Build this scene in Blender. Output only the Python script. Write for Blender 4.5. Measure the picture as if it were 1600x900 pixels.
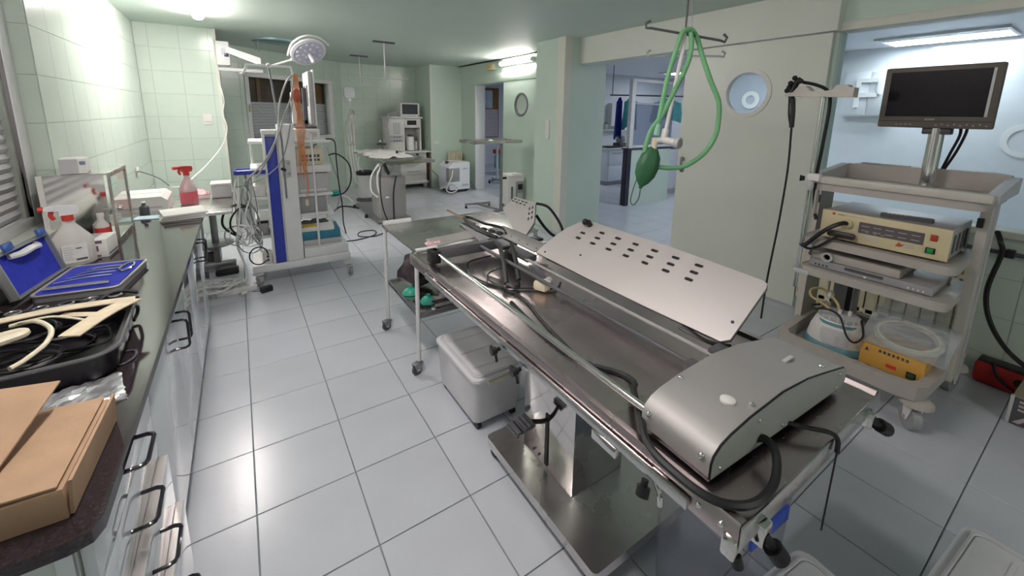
import bpy, bmesh, math, random
from mathutils import Vector, Matrix
random.seed(7)
for _o in list(bpy.data.objects): bpy.data.objects.remove(_o, do_unlink=True)
SC = bpy.context.scene
COL = SC.collection
R = math.radians
# ------------------------------------------------------------------ camera
cam = bpy.data.cameras.new('camera'); cam.sensor_width = 36.0; cam.sensor_fit = 'HORIZONTAL'
cam.lens = 644.7 / 1600 * 36; cam.shift_y = -150 / 1600; cam.clip_start = 0.02; cam.clip_end = 100
camo = bpy.data.objects.new('camera', cam); COL.objects.link(camo); SC.camera = camo
def _cam_matrix():
    p, y, r = R(10.717), R(33.4635), R(0.898)
    F = Vector((math.sin(y)*math.cos(p), math.cos(y)*math.cos(p), -math.sin(p)))
    X = Vector((math.cos(y), -math.sin(y), 0)); U = X.cross(F)
    X2 = X*math.cos(r) + U*math.sin(r); U2 = U*math.cos(r) - X*math.sin(r)
    return Matrix(((X2.x, U2.x, -F.x, 0), (X2.y, U2.y, -F.y, 0), (X2.z, U2.z, -F.z, 1.678), (0, 0, 0, 1)))
camo.matrix_world = _cam_matrix()
# ------------------------------------------------------------------ world, exposure
w = bpy.data.worlds.new('world'); SC.world = w; w.use_nodes = True
w.node_tree.nodes['Background'].inputs[0].default_value = (0.75, 0.85, 1, 1)
w.node_tree.nodes['Background'].inputs[1].default_value = 0.05
SC.view_settings.view_transform = 'Standard'; SC.view_settings.look = 'None'
SC.cycles.transparent_max_bounces = 32
SC.view_settings.exposure = 0.85; SC.view_settings.gamma = 1; SC.view_settings.use_curve_mapping = False
TUBE_POWER = 50.0; ROOM2_POWER = 12.0
# ------------------------------------------------------------------ helpers
MATS = {}
def mat(name, col, rough=0.5, metal=0.0, var=0.04, vscale=9.0, bump=0.0, bscale=60.0, trans=0.0, alpha=1.0,
        emit=None, estr=0.0, coat=0.0, stretch=None, spec=0.5, rvar=0.0, ior=1.45, rand=0.0, stain=None):
    if name in MATS: return MATS[name]
    m = bpy.data.materials.new(name); m.use_nodes = True; MATS[name] = m
    nt = m.node_tree; N = nt.nodes; L = nt.links; b = N['Principled BSDF']
    b.inputs['Roughness'].default_value = rough; b.inputs['Metallic'].default_value = metal
    b.inputs['IOR'].default_value = ior; b.inputs['Specular IOR Level'].default_value = spec
    b.inputs['Transmission Weight'].default_value = trans; b.inputs['Alpha'].default_value = alpha
    b.inputs['Coat Weight'].default_value = coat; b.inputs['Coat Roughness'].default_value = 0.05
    tc = N.new('ShaderNodeTexCoord'); mp = N.new('ShaderNodeMapping'); L.new(tc.outputs['Object'], mp.inputs[0])
    if stretch: mp.inputs['Scale'].default_value = stretch
    nz = N.new('ShaderNodeTexNoise'); nz.inputs['Scale'].default_value = vscale; nz.inputs['Detail'].default_value = 4
    L.new(mp.outputs[0], nz.inputs['Vector'])
    rp = N.new('ShaderNodeValToRGB'); L.new(nz.outputs['Fac'], rp.inputs[0])
    c0 = [max(0, c*(1-var)) for c in col]; c1 = [min(1, c*(1+var)) for c in col]
    rp.color_ramp.elements[0].position = 0.3; rp.color_ramp.elements[1].position = 0.7
    rp.color_ramp.elements[0].color = (*c0, 1); rp.color_ramp.elements[1].color = (*c1, 1)
    out = rp.outputs[0]
    if stain:
        n2 = N.new('ShaderNodeTexNoise'); n2.inputs['Scale'].default_value = stain[1]; n2.inputs['Detail'].default_value = 6
        L.new(tc.outputs['Object'], n2.inputs['Vector'])
        r2 = N.new('ShaderNodeValToRGB'); L.new(n2.outputs['Fac'], r2.inputs[0])
        r2.color_ramp.elements[0].position = stain[2]; r2.color_ramp.elements[1].position = stain[3]
        mx = N.new('ShaderNodeMixRGB'); L.new(r2.outputs[0], mx.inputs[0]); L.new(out, mx.inputs[1])
        mx.inputs[2].default_value = (*stain[0], 1); out = mx.outputs[0]
    if rand:
        oi = N.new('ShaderNodeObjectInfo'); hs = N.new('ShaderNodeHueSaturation')
        mr = N.new('ShaderNodeMapRange'); mr.inputs[3].default_value = 1-rand; mr.inputs[4].default_value = 1+rand
        L.new(oi.outputs['Random'], mr.inputs[0]); L.new(mr.outputs[0], hs.inputs['Value'])
        L.new(out, hs.inputs['Color']); out = hs.outputs[0]
    L.new(out, b.inputs['Base Color'])
    if rvar:
        mr = N.new('ShaderNodeMapRange'); mr.inputs[3].default_value = max(0.01, rough-rvar); mr.inputs[4].default_value = rough+rvar
        L.new(nz.outputs['Fac'], mr.inputs[0]); L.new(mr.outputs[0], b.inputs['Roughness'])
    if bump:
        n3 = N.new('ShaderNodeTexNoise'); n3.inputs['Scale'].default_value = bscale; L.new(mp.outputs[0], n3.inputs['Vector'])
        bp = N.new('ShaderNodeBump'); bp.inputs['Strength'].default_value = bump; bp.inputs['Distance'].default_value = 0.01
        L.new(n3.outputs['Fac'], bp.inputs['Height']); L.new(bp.outputs[0], b.inputs['Normal'])
    if emit:
        b.inputs['Emission Color'].default_value = (*emit, 1); b.inputs['Emission Strength'].default_value = estr
    return m
def smooth_pts(pts, res=6, closed=False):
    P = [Vector(p) for p in pts]
    if len(P) < 3: return P
    out = []; n = len(P)
    for i in range(n if closed else n-1):
        a = P[(i-1) % n] if closed or i > 0 else P[0]
        b, c = P[i], P[(i+1) % n]
        d = P[(i+2) % n] if closed or i+2 < n else P[-1]
        for k in range(res):
            t = k/res
            out.append(0.5*((2*b)+(c-a)*t+(2*a-5*b+4*c-d)*t*t+(3*b-a-3*c+d)*t**3))
    if not closed: out.append(P[-1])
    return out
class MB:
    def __init__(s): s.v = []; s.f = []
    def add(s, vs, fs, M=None):
        o = len(s.v)
        for p in vs:
            p = Vector(p); s.v.append(M @ p if M else p)
        for f in fs: s.f.append(tuple(i+o for i in f))
        return s
    def box(s, c, size, r=0.0, seg=2, rot=None, M=None):
        sx, sy, sz = [q/2 for q in size]
        bm = bmesh.new(); bmesh.ops.create_cube(bm, size=1.0)
        for q in bm.verts: q.co = Vector((q.co.x*2*sx, q.co.y*2*sy, q.co.z*2*sz))
        if r > 0: bmesh.ops.bevel(bm, geom=list(bm.edges), offset=min(r, 0.98*min(sx, sy, sz)), segments=seg, profile=0.5, affect='EDGES')
        bm.verts.index_update()
        T = Matrix.Translation(Vector(c))
        if rot: T = T @ Matrix.Rotation(rot[2], 4, 'Z') @ Matrix.Rotation(rot[1], 4, 'Y') @ Matrix.Rotation(rot[0], 4, 'X')
        if M: T = M @ T
        s.add([q.co.copy() for q in bm.verts], [[q.index for q in f.verts] for f in bm.faces], T); bm.free(); return s
    def b2(s, lo, hi, r=0.0, seg=2, M=None):
        return s.box([(a+b)/2 for a, b in zip(lo, hi)], [abs(b-a) for a, b in zip(lo, hi)], r, seg, None, M)
    def cyl(s, p0, p1, r0, r1=None, n=16, caps=True, M=None):
        p0, p1 = Vector(p0), Vector(p1); r1 = r0 if r1 is None else r1
        ax = (p1-p0).normalized(); u = ax.orthogonal().normalized(); w_ = ax.cross(u)
        vs = []
        for p, r in ((p0, r0), (p1, r1)):
            for k in range(n):
                a = 2*math.pi*k/n; vs.append(p+(u*math.cos(a)+w_*math.sin(a))*r)
        fs = [(k, (k+1) % n, n+(k+1) % n, n+k) for k in range(n)]
        if caps: fs += [tuple(range(n-1, -1, -1)), tuple(range(n, 2*n))]
        return s.add(vs, fs, M)
    def tube(s, pts, r, n=8, res=6, closed=False, smooth=True, flat=None, M=None):
        P = smooth_pts(pts, res, closed) if smooth else [Vector(p) for p in pts]
        m = len(P); vs = []; up = None; fs = []
        for i, p in enumerate(P):
            a = P[i-1] if (i > 0 or closed) else P[0]; b = P[(i+1) % m] if (i < m-1 or closed) else P[-1]
            t = (b-a); t = t.normalized() if t.length > 1e-9 else Vector((0, 0, 1))
            if up is None: up = t.orthogonal().normalized()
            up = (up - t*up.dot(t)); up = up.normalized() if up.length > 1e-6 else t.orthogonal().normalized()
            w_ = t.cross(up)
            rr = r(i/(m-1)) if callable(r) else r
            for k in range(n):
                an = 2*math.pi*k/n
                vs.append(p + up*math.cos(an)*rr + w_*math.sin(an)*rr*(flat or 1))
        for i in range(m if closed else m-1):
            j = (i+1) % m
            for k in range(n): fs.append((i*n+k, i*n+(k+1) % n, j*n+(k+1) % n, j*n+k))
        if not closed: fs += [tuple(range(n-1, -1, -1)), tuple(range((m-1)*n, m*n))]
        return s.add(vs, fs, M)
    def lathe(s, prof, c=(0, 0, 0), n=24, M=None, sx=1.0, sy=1.0, axis='z', caps=True):
        vs = []; fs = []; c = Vector(c)
        for r, z in prof:
            for k in range(n):
                a = 2*math.pi*k/n; q = (r*math.cos(a)*sx, r*math.sin(a)*sy, z)
                if axis == 'x': q = (z, q[0], q[1])
                if axis == 'y': q = (q[0], z, q[1])
                vs.append(c+Vector(q))
        for i in range(len(prof)-1):
            for k in range(n): fs.append((i*n+k, i*n+(k+1) % n, (i+1)*n+(k+1) % n, (i+1)*n+k))
        caps = caps and prof[0] != prof[-1]
        if caps and prof[0][0] > 1e-6: fs.append(tuple(range(n-1, -1, -1)))
        if caps and prof[-1][0] > 1e-6: fs.append(tuple(range((len(prof)-1)*n, len(prof)*n)))
        return s.add(vs, fs, M)
    def prism(s, poly, a, b, axis='z', M=None, closed=True):
        # poly: 2D points; axis z -> (x,y), y -> (x,z), x -> (y,z)
        def P(q, h): return {'z': (q[0], q[1], h), 'y': (q[0], h, q[1]), 'x': (h, q[0], q[1])}[axis]
        n = len(poly); vs = [P(q, a) for q in poly]+[P(q, b) for q in poly]
        fs = [(k, (k+1) % n, n+(k+1) % n, n+k) for k in range(n)]+[tuple(range(n-1, -1, -1)), tuple(range(n, 2*n))]
        return s.add(vs, fs, M)
    def sphere(s, c, r, n=12, sc=(1, 1, 1), M=None):
        pr = [(r*math.sin(math.pi*i/(n//2+2)), -r*math.cos(math.pi*i/(n//2+2))) for i in range(n//2+3)]
        o = len(s.v); s.lathe([(max(a, 0), b) for a, b in pr], (0, 0, 0), n)
        for i in range(o, len(s.v)):
            q = s.v[i]; q = Vector((q.x*sc[0], q.y*sc[1], q.z*sc[2]))+Vector(c); s.v[i] = M @ q if M else q
        return s
    def rring(s, lo, hi, t, r, z0, z1, M=None):
        # open rectangular wall frame (tray rim): four walls
        x0, y0 = lo; x1, y1 = hi
        s.b2((x0, y0, z0), (x1, y0+t, z1), M=M); s.b2((x0, y1-t, z0), (x1, y1, z1), M=M)
        s.b2((x0, y0+t, z0), (x0+t, y1-t, z1), M=M); s.b2((x1-t, y0+t, z0), (x1, y1-t, z1), M=M); return s
    def mesh(s, name, m, smooth=38):
        me = bpy.data.meshes.new(name); me.from_pydata([tuple(p) for p in s.v], [], s.f)
        bm = bmesh.new(); bm.from_mesh(me); bmesh.ops.remove_doubles(bm, verts=bm.verts, dist=1e-6)
        bmesh.ops.dissolve_degenerate(bm, edges=bm.edges, dist=1e-7)
        bmesh.ops.recalc_face_normals(bm, faces=bm.faces); bm.to_mesh(me); bm.free()
        if smooth:
            me.polygons.foreach_set('use_smooth', [True]*len(me.polygons)); me.set_sharp_from_angle(angle=R(smooth))
        if m: me.materials.append(m)
        return me
    def build(s, name, m, parent=None, label=None, smooth=38, loc=None):
        o = bpy.data.objects.new(name, s.mesh(name, m, smooth)); COL.objects.link(o)
        if parent: o.parent = parent
        if label: o['label'] = label
        if loc: o.location = loc
        return o
def tag(o, label, cat, group=None, kind=None):
    if label: o['label'] = label
    if cat: o['category'] = cat
    if group: o['group'] = group
    if kind: o['kind'] = kind
    return o
def thing(name, label, cat, loc=(0, 0, 0), rz=0.0, group=None, rx=0.0, ry=0.0):
    o = bpy.data.objects.new(name, None); o.empty_display_size = 0.05; COL.objects.link(o)
    o.location = loc; o.rotation_euler = (rx, ry, rz); return tag(o, label, cat, group)
def struct(o): o['kind'] = 'structure'; return o
def copy_tree(o, parent=None):
    c = o.copy(); COL.objects.link(c); c.parent = parent
    for ch in list(o.children): copy_tree(ch, c)
    return c
def rpoly(w_, h, r, n=5, cx=0, cy=0):
    out = []
    for sx, sy, a0 in ((1, 1, 0), (-1, 1, 90), (-1, -1, 180), (1, -1, 270)):
        for k in range(n+1):
            a = R(a0+90*k/n); out.append((cx+sx*(w_/2-r)+r*math.cos(a), cy+sy*(h/2-r)+r*math.sin(a)))
    return out
# ------------------------------------------------------------------ materials
m_tilef = mat('floor_tile_ceramic', (0.57, 0.595, 0.65), rough=0.24, var=0.03, vscale=3, rand=0.025, bump=0.02, bscale=90)
m_grout = mat('grout_grey', (0.22, 0.25, 0.26), rough=0.8, var=0.15)
m_wall = mat('mint_wall_paint', (0.575, 0.69, 0.60), rough=0.42, var=0.02, vscale=2)
m_wtile = mat('mint_wall_tile', (0.61, 0.70, 0.62), rough=0.22, var=0.02, vscale=4, rand=0.012)
m_wgrout = mat('wall_grout', (0.43, 0.48, 0.43), rough=0.8, var=0.05)
m_ceil = mat('ceiling_paint', (0.61, 0.70, 0.63), rough=0.6, var=0.02, vscale=2)
m_trim = mat('cream_trim', (0.70, 0.70, 0.62), rough=0.45, var=0.03)
m_door = mat('cream_door_laminate', (0.715, 0.735, 0.67), rough=0.32, var=0.02, vscale=3)
m_white = mat('white_enamel', (0.78, 0.78, 0.78), rough=0.35, var=0.03)
m_whitew = mat('white_wall', (0.78, 0.81, 0.86), rough=0.5, var=0.02)
m_plastic = mat('white_plastic', (0.76, 0.74, 0.72), rough=0.4, var=0.03)
m_cream = mat('cream_plastic', (0.70, 0.64, 0.48), rough=0.42, var=0.03)
m_grey = mat('grey_plastic', (0.32, 0.32, 0.33), rough=0.45, var=0.05)
m_lgrey = mat('light_grey_plastic', (0.52, 0.52, 0.53), rough=0.42, var=0.04)
m_dgrey = mat('dark_grey_plastic', (0.09, 0.09, 0.10), rough=0.45, var=0.08)
m_black = mat('black_rubber', (0.012, 0.012, 0.014), rough=0.45, var=0.2)
m_steel = mat('brushed_steel', (0.60, 0.58, 0.57), rough=0.27, metal=1.0, var=0.06, vscale=5, rvar=0.06)
m_steel2 = mat('polished_steel', (0.68, 0.66, 0.64), rough=0.10, metal=1.0, var=0.05, rvar=0.05, vscale=4)
m_chrome = mat('chrome', (0.80, 0.79, 0.77), rough=0.08, metal=1.0, var=0.03)
m_alu = mat('satin_aluminium', (0.44, 0.42, 0.415), rough=0.58, metal=0.6, var=0.04, vscale=5, rvar=0.05)
m_dmetal = mat('dull_grey_metal', (0.33, 0.33, 0.34), rough=0.4, metal=0.8, var=0.08)
m_blue = mat('royal_blue_plastic', (0.03, 0.05, 0.38), rough=0.4, var=0.08)
m_red = mat('red_plastic', (0.62, 0.05, 0.04), rough=0.4, var=0.08)
m_card = mat('brown_cardboard', (0.40, 0.26, 0.165), rough=0.85, var=0.07, vscale=14, bump=0.05, bscale=150)
m_paper = mat('white_paper', (0.80, 0.79, 0.76), rough=0.8, var=0.04)
m_lamp = mat('fluorescent_diffuser', (0.9, 0.9, 0.9), rough=0.5, emit=(1.0, 0.905, 0.885), estr=TUBE_POWER)
m_lamp2 = mat('cold_light_panel', (0.9, 0.9, 0.9), rough=0.5, emit=(0.86, 0.92, 1.0), estr=ROOM2_POWER)
def thin_glass(name, tint, fres=1.45, milk=0.0, milk_col=(0.8, 0.8, 0.82), rough=0.03, bump=0.0, bscale=20, back=0.35):
    # thin transparent sheet: straight-through tinted transmission, Fresnel gloss, optional milky diffuse share
    m = bpy.data.materials.new(name); m.use_nodes = True; MATS[name] = m; nt = m.node_tree; N = nt.nodes; L = nt.links
    N.remove(N['Principled BSDF']); out = N['Material Output']
    tr = N.new('ShaderNodeBsdfTransparent'); tr.inputs[0].default_value = (*tint, 1)
    gl = N.new('ShaderNodeBsdfGlossy'); gl.inputs['Roughness'].default_value = rough
    df = N.new('ShaderNodeBsdfDiffuse'); tl = N.new('ShaderNodeBsdfTranslucent')
    nz = N.new('ShaderNodeTexNoise'); nz.inputs['Scale'].default_value = bscale
    rp = N.new('ShaderNodeValToRGB'); L.new(nz.outputs['Fac'], rp.inputs[0])
    rp.color_ramp.elements[0].color = (*[c*0.94 for c in milk_col], 1); rp.color_ramp.elements[1].color = (*milk_col, 1)
    L.new(rp.outputs[0], df.inputs[0]); L.new(rp.outputs[0], tl.inputs[0])
    m0 = N.new('ShaderNodeMixShader'); m0.inputs[0].default_value = back; L.new(df.outputs[0], m0.inputs[1]); L.new(tl.outputs[0], m0.inputs[2])
    m1 = N.new('ShaderNodeMixShader'); m1.inputs[0].default_value = milk; L.new(tr.outputs[0], m1.inputs[1]); L.new(m0.outputs[0], m1.inputs[2])
    fr = N.new('ShaderNodeFresnel'); fr.inputs[0].default_value = fres
    ge = N.new('ShaderNodeNewGeometry'); ma = N.new('ShaderNodeMath'); ma.operation = 'MULTIPLY'; mi = N.new('ShaderNodeMath'); mi.operation = 'SUBTRACT'; mi.inputs[0].default_value = 1.0
    L.new(ge.outputs['Backfacing'], mi.inputs[1]); L.new(fr.outputs[0], ma.inputs[0]); L.new(mi.outputs[0], ma.inputs[1])
    m2 = N.new('ShaderNodeMixShader'); L.new(ma.outputs[0], m2.inputs[0]); L.new(m1.outputs[0], m2.inputs[1]); L.new(gl.outputs[0], m2.inputs[2])
    if bump:
        bp = N.new('ShaderNodeBump'); bp.inputs['Strength'].default_value = bump; bp.inputs['Distance'].default_value = 0.01; L.new(nz.outputs['Fac'], bp.inputs['Height'])
        L.new(bp.outputs[0], gl.inputs['Normal']); L.new(bp.outputs[0], fr.inputs['Normal'])
    L.new(m2.outputs[0], out.inputs[0]); return m
m_glass = thin_glass('clear_glass_sheet', (0.93, 0.97, 0.96), 1.35)
CEIL = 2.70
# ------------------------------------------------------------------ lamps (ceiling tubes the rooms are lit by, the last an added fill)
def tube_lamp(label, c, ang, group='fluorescent tube lamps', L=1.24, wd=0.105, wall=False):
    t = thing('fluorescent_lamp', label, 'lamp', c, ang, group)
    b = MB()
    if wall:
        b.b2((-0.05, -L/2, -0.04), (-0.02, L/2, 0.04), 0.006)
        b.build('lamp_base', m_white, t)
        d = MB(); d.tube([(0, -L/2+0.03, 0), (0, L/2-0.03, 0)], 0.035, 14, smooth=False); d.build('diffuser', m_lamp, t)
        for s_ in (-1, 1): MB().cyl((0, s_*L/2, 0), (0, s_*(L/2-0.04), 0), 0.038).build('end_cap', m_plastic, t)
    else:
        b.b2((-wd/2+0.012, -L/2, -0.02), (wd/2-0.012, L/2, 0.0), 0.005); b.build('lamp_base', m_white, t)
        d = MB()
        prof = [(-wd/2, -0.012), (-wd/2, -0.04), (-wd*0.38, -0.062), (-wd*0.15, -0.074), (wd*0.15, -0.074), (wd*0.38, -0.062), (wd/2, -0.04), (wd/2, -0.012)]
        vs = []; 
        for y, sc in ((-L/2, 0.55), (-L/2+0.03, 0.9), (-L/2+0.06, 1), (L/2-0.06, 1), (L/2-0.03, 0.9), (L/2, 0.55)):
            for x, z in prof: vs.append((x*sc, y, -0.012+(z+0.012)*sc))
        n = len(prof); fs = [(i*n+k, i*n+k+1, (i+1)*n+k+1, (i+1)*n+k) for i in range(5) for k in range(n-1)]
        fs += [tuple(range(n)), tuple(range(5*n, 6*n)[::-1])]
        d.add(vs, fs); d.build('diffuser', m_lamp, t)
    return t
tube_lamp('bright tube lamp on the ceiling beside the white left wall', (-0.25, 5.27, CEIL), R(0))
tube_lamp('tube lamp high on the wall above the far sliding door', (4.27, 6.42, 2.60), R(180), L=1.05, wall=True)
tube_lamp('tube lamp on the ceiling above the cabinet drawers', (0.0, 1.4, CEIL), 0, L=0.9)
tube_lamp('added fill tube lamp, out of view on the ceiling at the far end behind the viewer', (1.4, -3.0, CEIL), R(90), L=0.75)  # unseen fill lamp, added to brighten faces turned towards the viewer
# ------------------------------------------------------------------ structure: floor
floor = struct(MB().b2((-1.3, -4.1, -0.2), (4.5, 10.0, -0.006)).build('floor', m_grout))
def tile_mesh(name, sx, sy, sz, m, r=0.0015):
    b = MB(); b.prism([(-sx/2, -sy/2), (sx/2, -sy/2), (sx/2, sy/2), (-sx/2, sy/2)], -sz, -r)
    b.v = b.v[:]; b.f = [f for f in b.f if f != (4, 5, 6, 7)]
    o = len(b.v); k = r
    b.v += [Vector((-sx/2+k, -sy/2+k, 0)), Vector((sx/2-k, -sy/2+k, 0)), Vector((sx/2-k, sy/2-k, 0)), Vector((-sx/2+k, sy/2-k, 0))]
    b.f += [(o, o+1, o+2, o+3)]+[(4+i, 4+(i+1) % 4, o+(i+1) % 4, o+i) for i in range(4)]
    return b.mesh(name, m, 0)
TS = 0.40; ft = tile_mesh('floor_tile', TS-0.005, TS-0.005, 0.008, m_tilef)
CM = camo.matrix_world.inverted()
def seen(p, mg=1.12):
    q = CM @ Vector(p)
    if q.z > -0.05: return False
    u = 644.7*q.x/-q.z; v = 644.7*q.y/-q.z
    return abs(u) < 800*mg and -600*mg < v < 320*mg
rest = []
ntile = 0
for i in range(-3, 12):
    for j in range(-20, 16):
        cx = -0.078+TS*(i+0.5); cy = 3.792+TS*(j+0.5)
        if not (-1.15 < cx < 4.5 and -4.0 < cy < 9.9): continue
        if cx < -0.1 and cy > 7.0 : continue
        near = any(seen((cx+a, cy+b_, 0), 1.0) for a in (-.2, .2) for b_ in (-.2, .2)) and cx > -0.5 and (cx < 4.2)
        if cx < 0.1 and cy > 8.4: near = False
        if cx < 1.6 and cy > 9.4: near = False
        if near and ntile < 300:
            o = bpy.data.objects.new('floor_tile', ft); COL.objects.link(o); o.parent = floor; o.location = (cx, cy, 0); ntile += 1
        else: rest.append((cx, cy))
b = MB()
for cx, cy in rest: b.add([Vector(v.co)+Vector((cx, cy, 0)) for v in ft.vertices], [tuple(p.vertices) for p in ft.polygons])
o = b.build('floor_tiles_out_of_view', m_tilef, floor, smooth=0); o['kind'] = 'stuff'; o.name = 'floor_tiling'
# ------------------------------------------------------------------ structure: walls
def wall(name, lo, hi, m=None): return struct(MB().b2(lo, hi).build(name, m or m_wgrout, smooth=0))
TILES = {}
def wall_tiles(parent, origin, ang, width, z0, z1, tw=0.30, th=0.27, u0=0.0, holes=(), gap=0.003):
    # tiles on a vertical face: origin = left end on the face (seen from the room), ang = direction of u, tile normal = u x z
    u = Vector((math.cos(ang), math.sin(ang), 0)); nrm = Vector((u.y, -u.x, 0))
    us = [0.0]; x = u0 if u0 > 0.02 else tw
    while x < width-0.02: us.append(x); x += tw
    us.append(width)
    zs = [z1]; z = z1-th
    while z > z0+0.02: zs.append(z); z -= th
    zs.append(z0); zs = zs[::-1]
    for a, b_ in zip(us, us[1:]):
        for c, d in zip(zs, zs[1:]):
            rects = [(a, b_, c, d)]
            for (ha, hb, hc, hd) in holes:
                nr = []
                for (p, q, r_, s_) in rects:
                    if q <= ha or p >= hb or s_ <= hc or r_ >= hd: nr.append((p, q, r_, s_)); continue
                    if p < ha: nr.append((p, ha, r_, s_))
                    if q > hb: nr.append((hb, q, r_, s_))
                    pm, qm = max(p, ha), min(q, hb)
                    if r_ < hc: nr.append((pm, qm, r_, hc))
                    if s_ > hd: nr.append((pm, qm, hd, s_))
                rects = nr
            for (p, q, r_, s_) in rects:
                if q-p < 0.015 or s_-r_ < 0.015: continue
                key = (round(q-p, 3), round(s_-r_, 3))
                if key not in TILES: TILES[key] = tile_mesh('wall_tile', key[0]-gap, key[1]-gap, 0.006, m_wtile, 0.001)
                o = bpy.data.objects.new('wall_tile', TILES[key]); COL.objects.link(o); o.parent = parent
                c_ = Vector(origin)+u*((p+q)/2); c_.z = (r_+s_)/2; c_ += nrm*0.004
                o.matrix_local = Matrix(((u.x, 0, nrm.x, c_.x), (u.y, 0, nrm.y, c_.y), (0, 1, 0, c_.z), (0, 0, 0, 1)))
ceiling = struct(MB().b2((-1.35, -4.1, CEIL), (4.5, 10.0, CEIL+0.12)).build('ceiling', m_ceil))
# left wall with the window recess
wl = wall('wall_left', (-1.2, 3.62, 0), (-0.956, 6.99, CEIL))
wall_tiles(wl, (-0.956, 3.62, 0), R(90), 3.23, 0.10, CEIL, th=0.28)
wlow = wall('wall_left_low', (-1.2, -4.0, 0), (-0.95, 3.62, 0.97), m_wall)
wall('wall_left_top', (-1.2, -4.0, 2.42), (-0.95, 3.62, CEIL), m_wall)
wj = wall('wall_left_reveal', (-1.2, 3.612, 0.97), (-0.962, 3.62, 2.42))
wall_tiles(wj, (-1.2, 3.612, 0), 0, 0.245, 1.0, 2.42, tw=0.3, th=0.28)
wb = wall('wall_back_left', (-1.2, 6.856, 0), (-0.15, 7.0, CEIL))
wall_tiles(wb, (-0.95, 6.856, 0), 0, 0.80, 0, CEIL, th=0.28, u0=0.13)
wall('trim_1', (-0.17, 6.835, 0), (-0.135, 6.856, CEIL), m_trim)
ws = wall('wall_side_left', (-0.30, 7.0, 0), (-0.156, 8.2, CEIL))
PA = Vector((-0.15, 8.17, 0)); PB = Vector((1.93, 9.65, 0)); AA = math.atan2(PB.y-PA.y, PB.x-PA.x); AW = (PB-PA).length
def ang_pt(u, d, z):  # point on the angled wall: u along it, d out into the room
    c, s_ = math.cos(AA), math.sin(AA); return Vector((PA.x+c*u+s_*d, PA.y+s_*u-c*d, z))
def ang_box(mb, u0, u1, d0, d1, z0, z1, r=0.0):
    M = Matrix.Translation(PA) @ Matrix.Rotation(AA, 4, 'Z')
    return mb.b2((u0, -d1, z0), (u1, -d0, z1), r, 2, M)
WU0, WU1, WZ0, WZ1 = 0.38, 2.30, 1.12, 2.30
b = MB(); ang_box(b, -0.1, WU0, -0.25, -0.006, 0, CEIL); ang_box(b, WU1, AW, -0.25, -0.006, 0, CEIL)
ang_box(b, WU0, WU1, -0.25, -0.006, 0, WZ0); ang_box(b, WU0, WU1, -0.25, -0.006, WZ1, CEIL)
wa = struct(b.build('wall_angled', m_wgrout, smooth=0))
wall_tiles(wa, tuple(ang_pt(0, -0.006, 0)), AA, AW, 0, CEIL, th=0.27, holes=((WU0, WU1, WZ0, WZ1),))
wf = wall('wall_far', (1.9, 9.656, 0), (3.75, 9.85, CEIL))
wall_tiles(wf, (1.93, 9.656, 0), 0, 1.67, 0, CEIL, tw=0.297, th=0.25, u0=0.16)
wn = wall('wall_nook_side', (3.606, 8.9, 0), (3.75, 9.70, CEIL), m_wall)
wn2 = wall('wall_nook', (3.60, 8.75, 0), (4.36, 8.9, CEIL), m_wall)
wall('trim_2', (3.585, 8.735, 0), (3.62, 8.75, CEIL), m_trim)
# right far wall with the opening of the far sliding door
struct(MB().b2((4.35, 8.03, 0), (4.55, 8.85, CEIL)).b2((4.35, 4.8, 2.28), (4.55, 8.03, CEIL)).b2((4.35, 4.8, 0), (4.55, 6.05, 2.28)).build('wall_right_far', m_wall, smooth=0))
b = MB(); b.b2((4.30, 5.05, 2.28), (4.35, 8.16, 2.44), 0.004); struct(b.build('trim_3', m_wall))
b = MB(); b.b2((4.325, 8.02, 0), (4.56, 8.06, 2.28), 0.004); struct(b.build('trim_4', m_white))
# pillar between the two openings
pl = struct(MB().b2((3.74, 4.42, 0), (4.52, 5.06, CEIL)).build('wall_pillar', m_wall, smooth=0))
struct(MB().prism([(3.728, 4.408), (3.85, 4.408), (3.85, 4.418), (3.738, 4.418), (3.738, 4.56), (3.728, 4.56)], 0, CEIL).build('trim_5', m_trim, smooth=0))
b = MB(); b.b2((3.72, 4.70, 1.33), (3.742, 4.79, 1.60), 0.006)
pc = b.build('pull_cord_plate', m_plastic); tag(pc, 'narrow white plate on the pillar side', 'wall plate')
# header and right wall
struct(MB().b2((4.0, 1.46, 2.365), (4.25, 4.42, CEIL), 0.003).build('wall_header', m_door, smooth=0))
struct(MB().b2((4.10, 1.475, 0), (4.25, 1.52, CEIL)).build('wall_right_post', m_wall, smooth=0))
wr = wall('wall_right_low', (4.106, -4.0, 0), (4.25, 1.475, 0.94))
wall_tiles(wr, (4.106, 1.475, 0), R(-90), 2.3, 0, 0.94, th=0.27)
struct(MB().b2((4.10, -4.0, 2.43), (4.25, 1.46, CEIL)).build('wall_right_top', m_wall, smooth=0))
struct(MB().b2((4.06, -4.0, 0.94), (4.25, 1.475, 0.985), 0.004).build('trim_6', m_trim))
struct(MB().b2((4.07, -4.0, 2.365), (4.25, 1.46, 2.43), 0.004).build('trim_7', m_trim))
struct(MB().b2((4.16, -4.0, 0.985), (4.17, 1.475, 2.365)).build('window_3', m_glass, smooth=0))
wall('wall_near', (-1.2, -4.15, 0), (4.3, -4.0, CEIL), m_wall)
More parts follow.
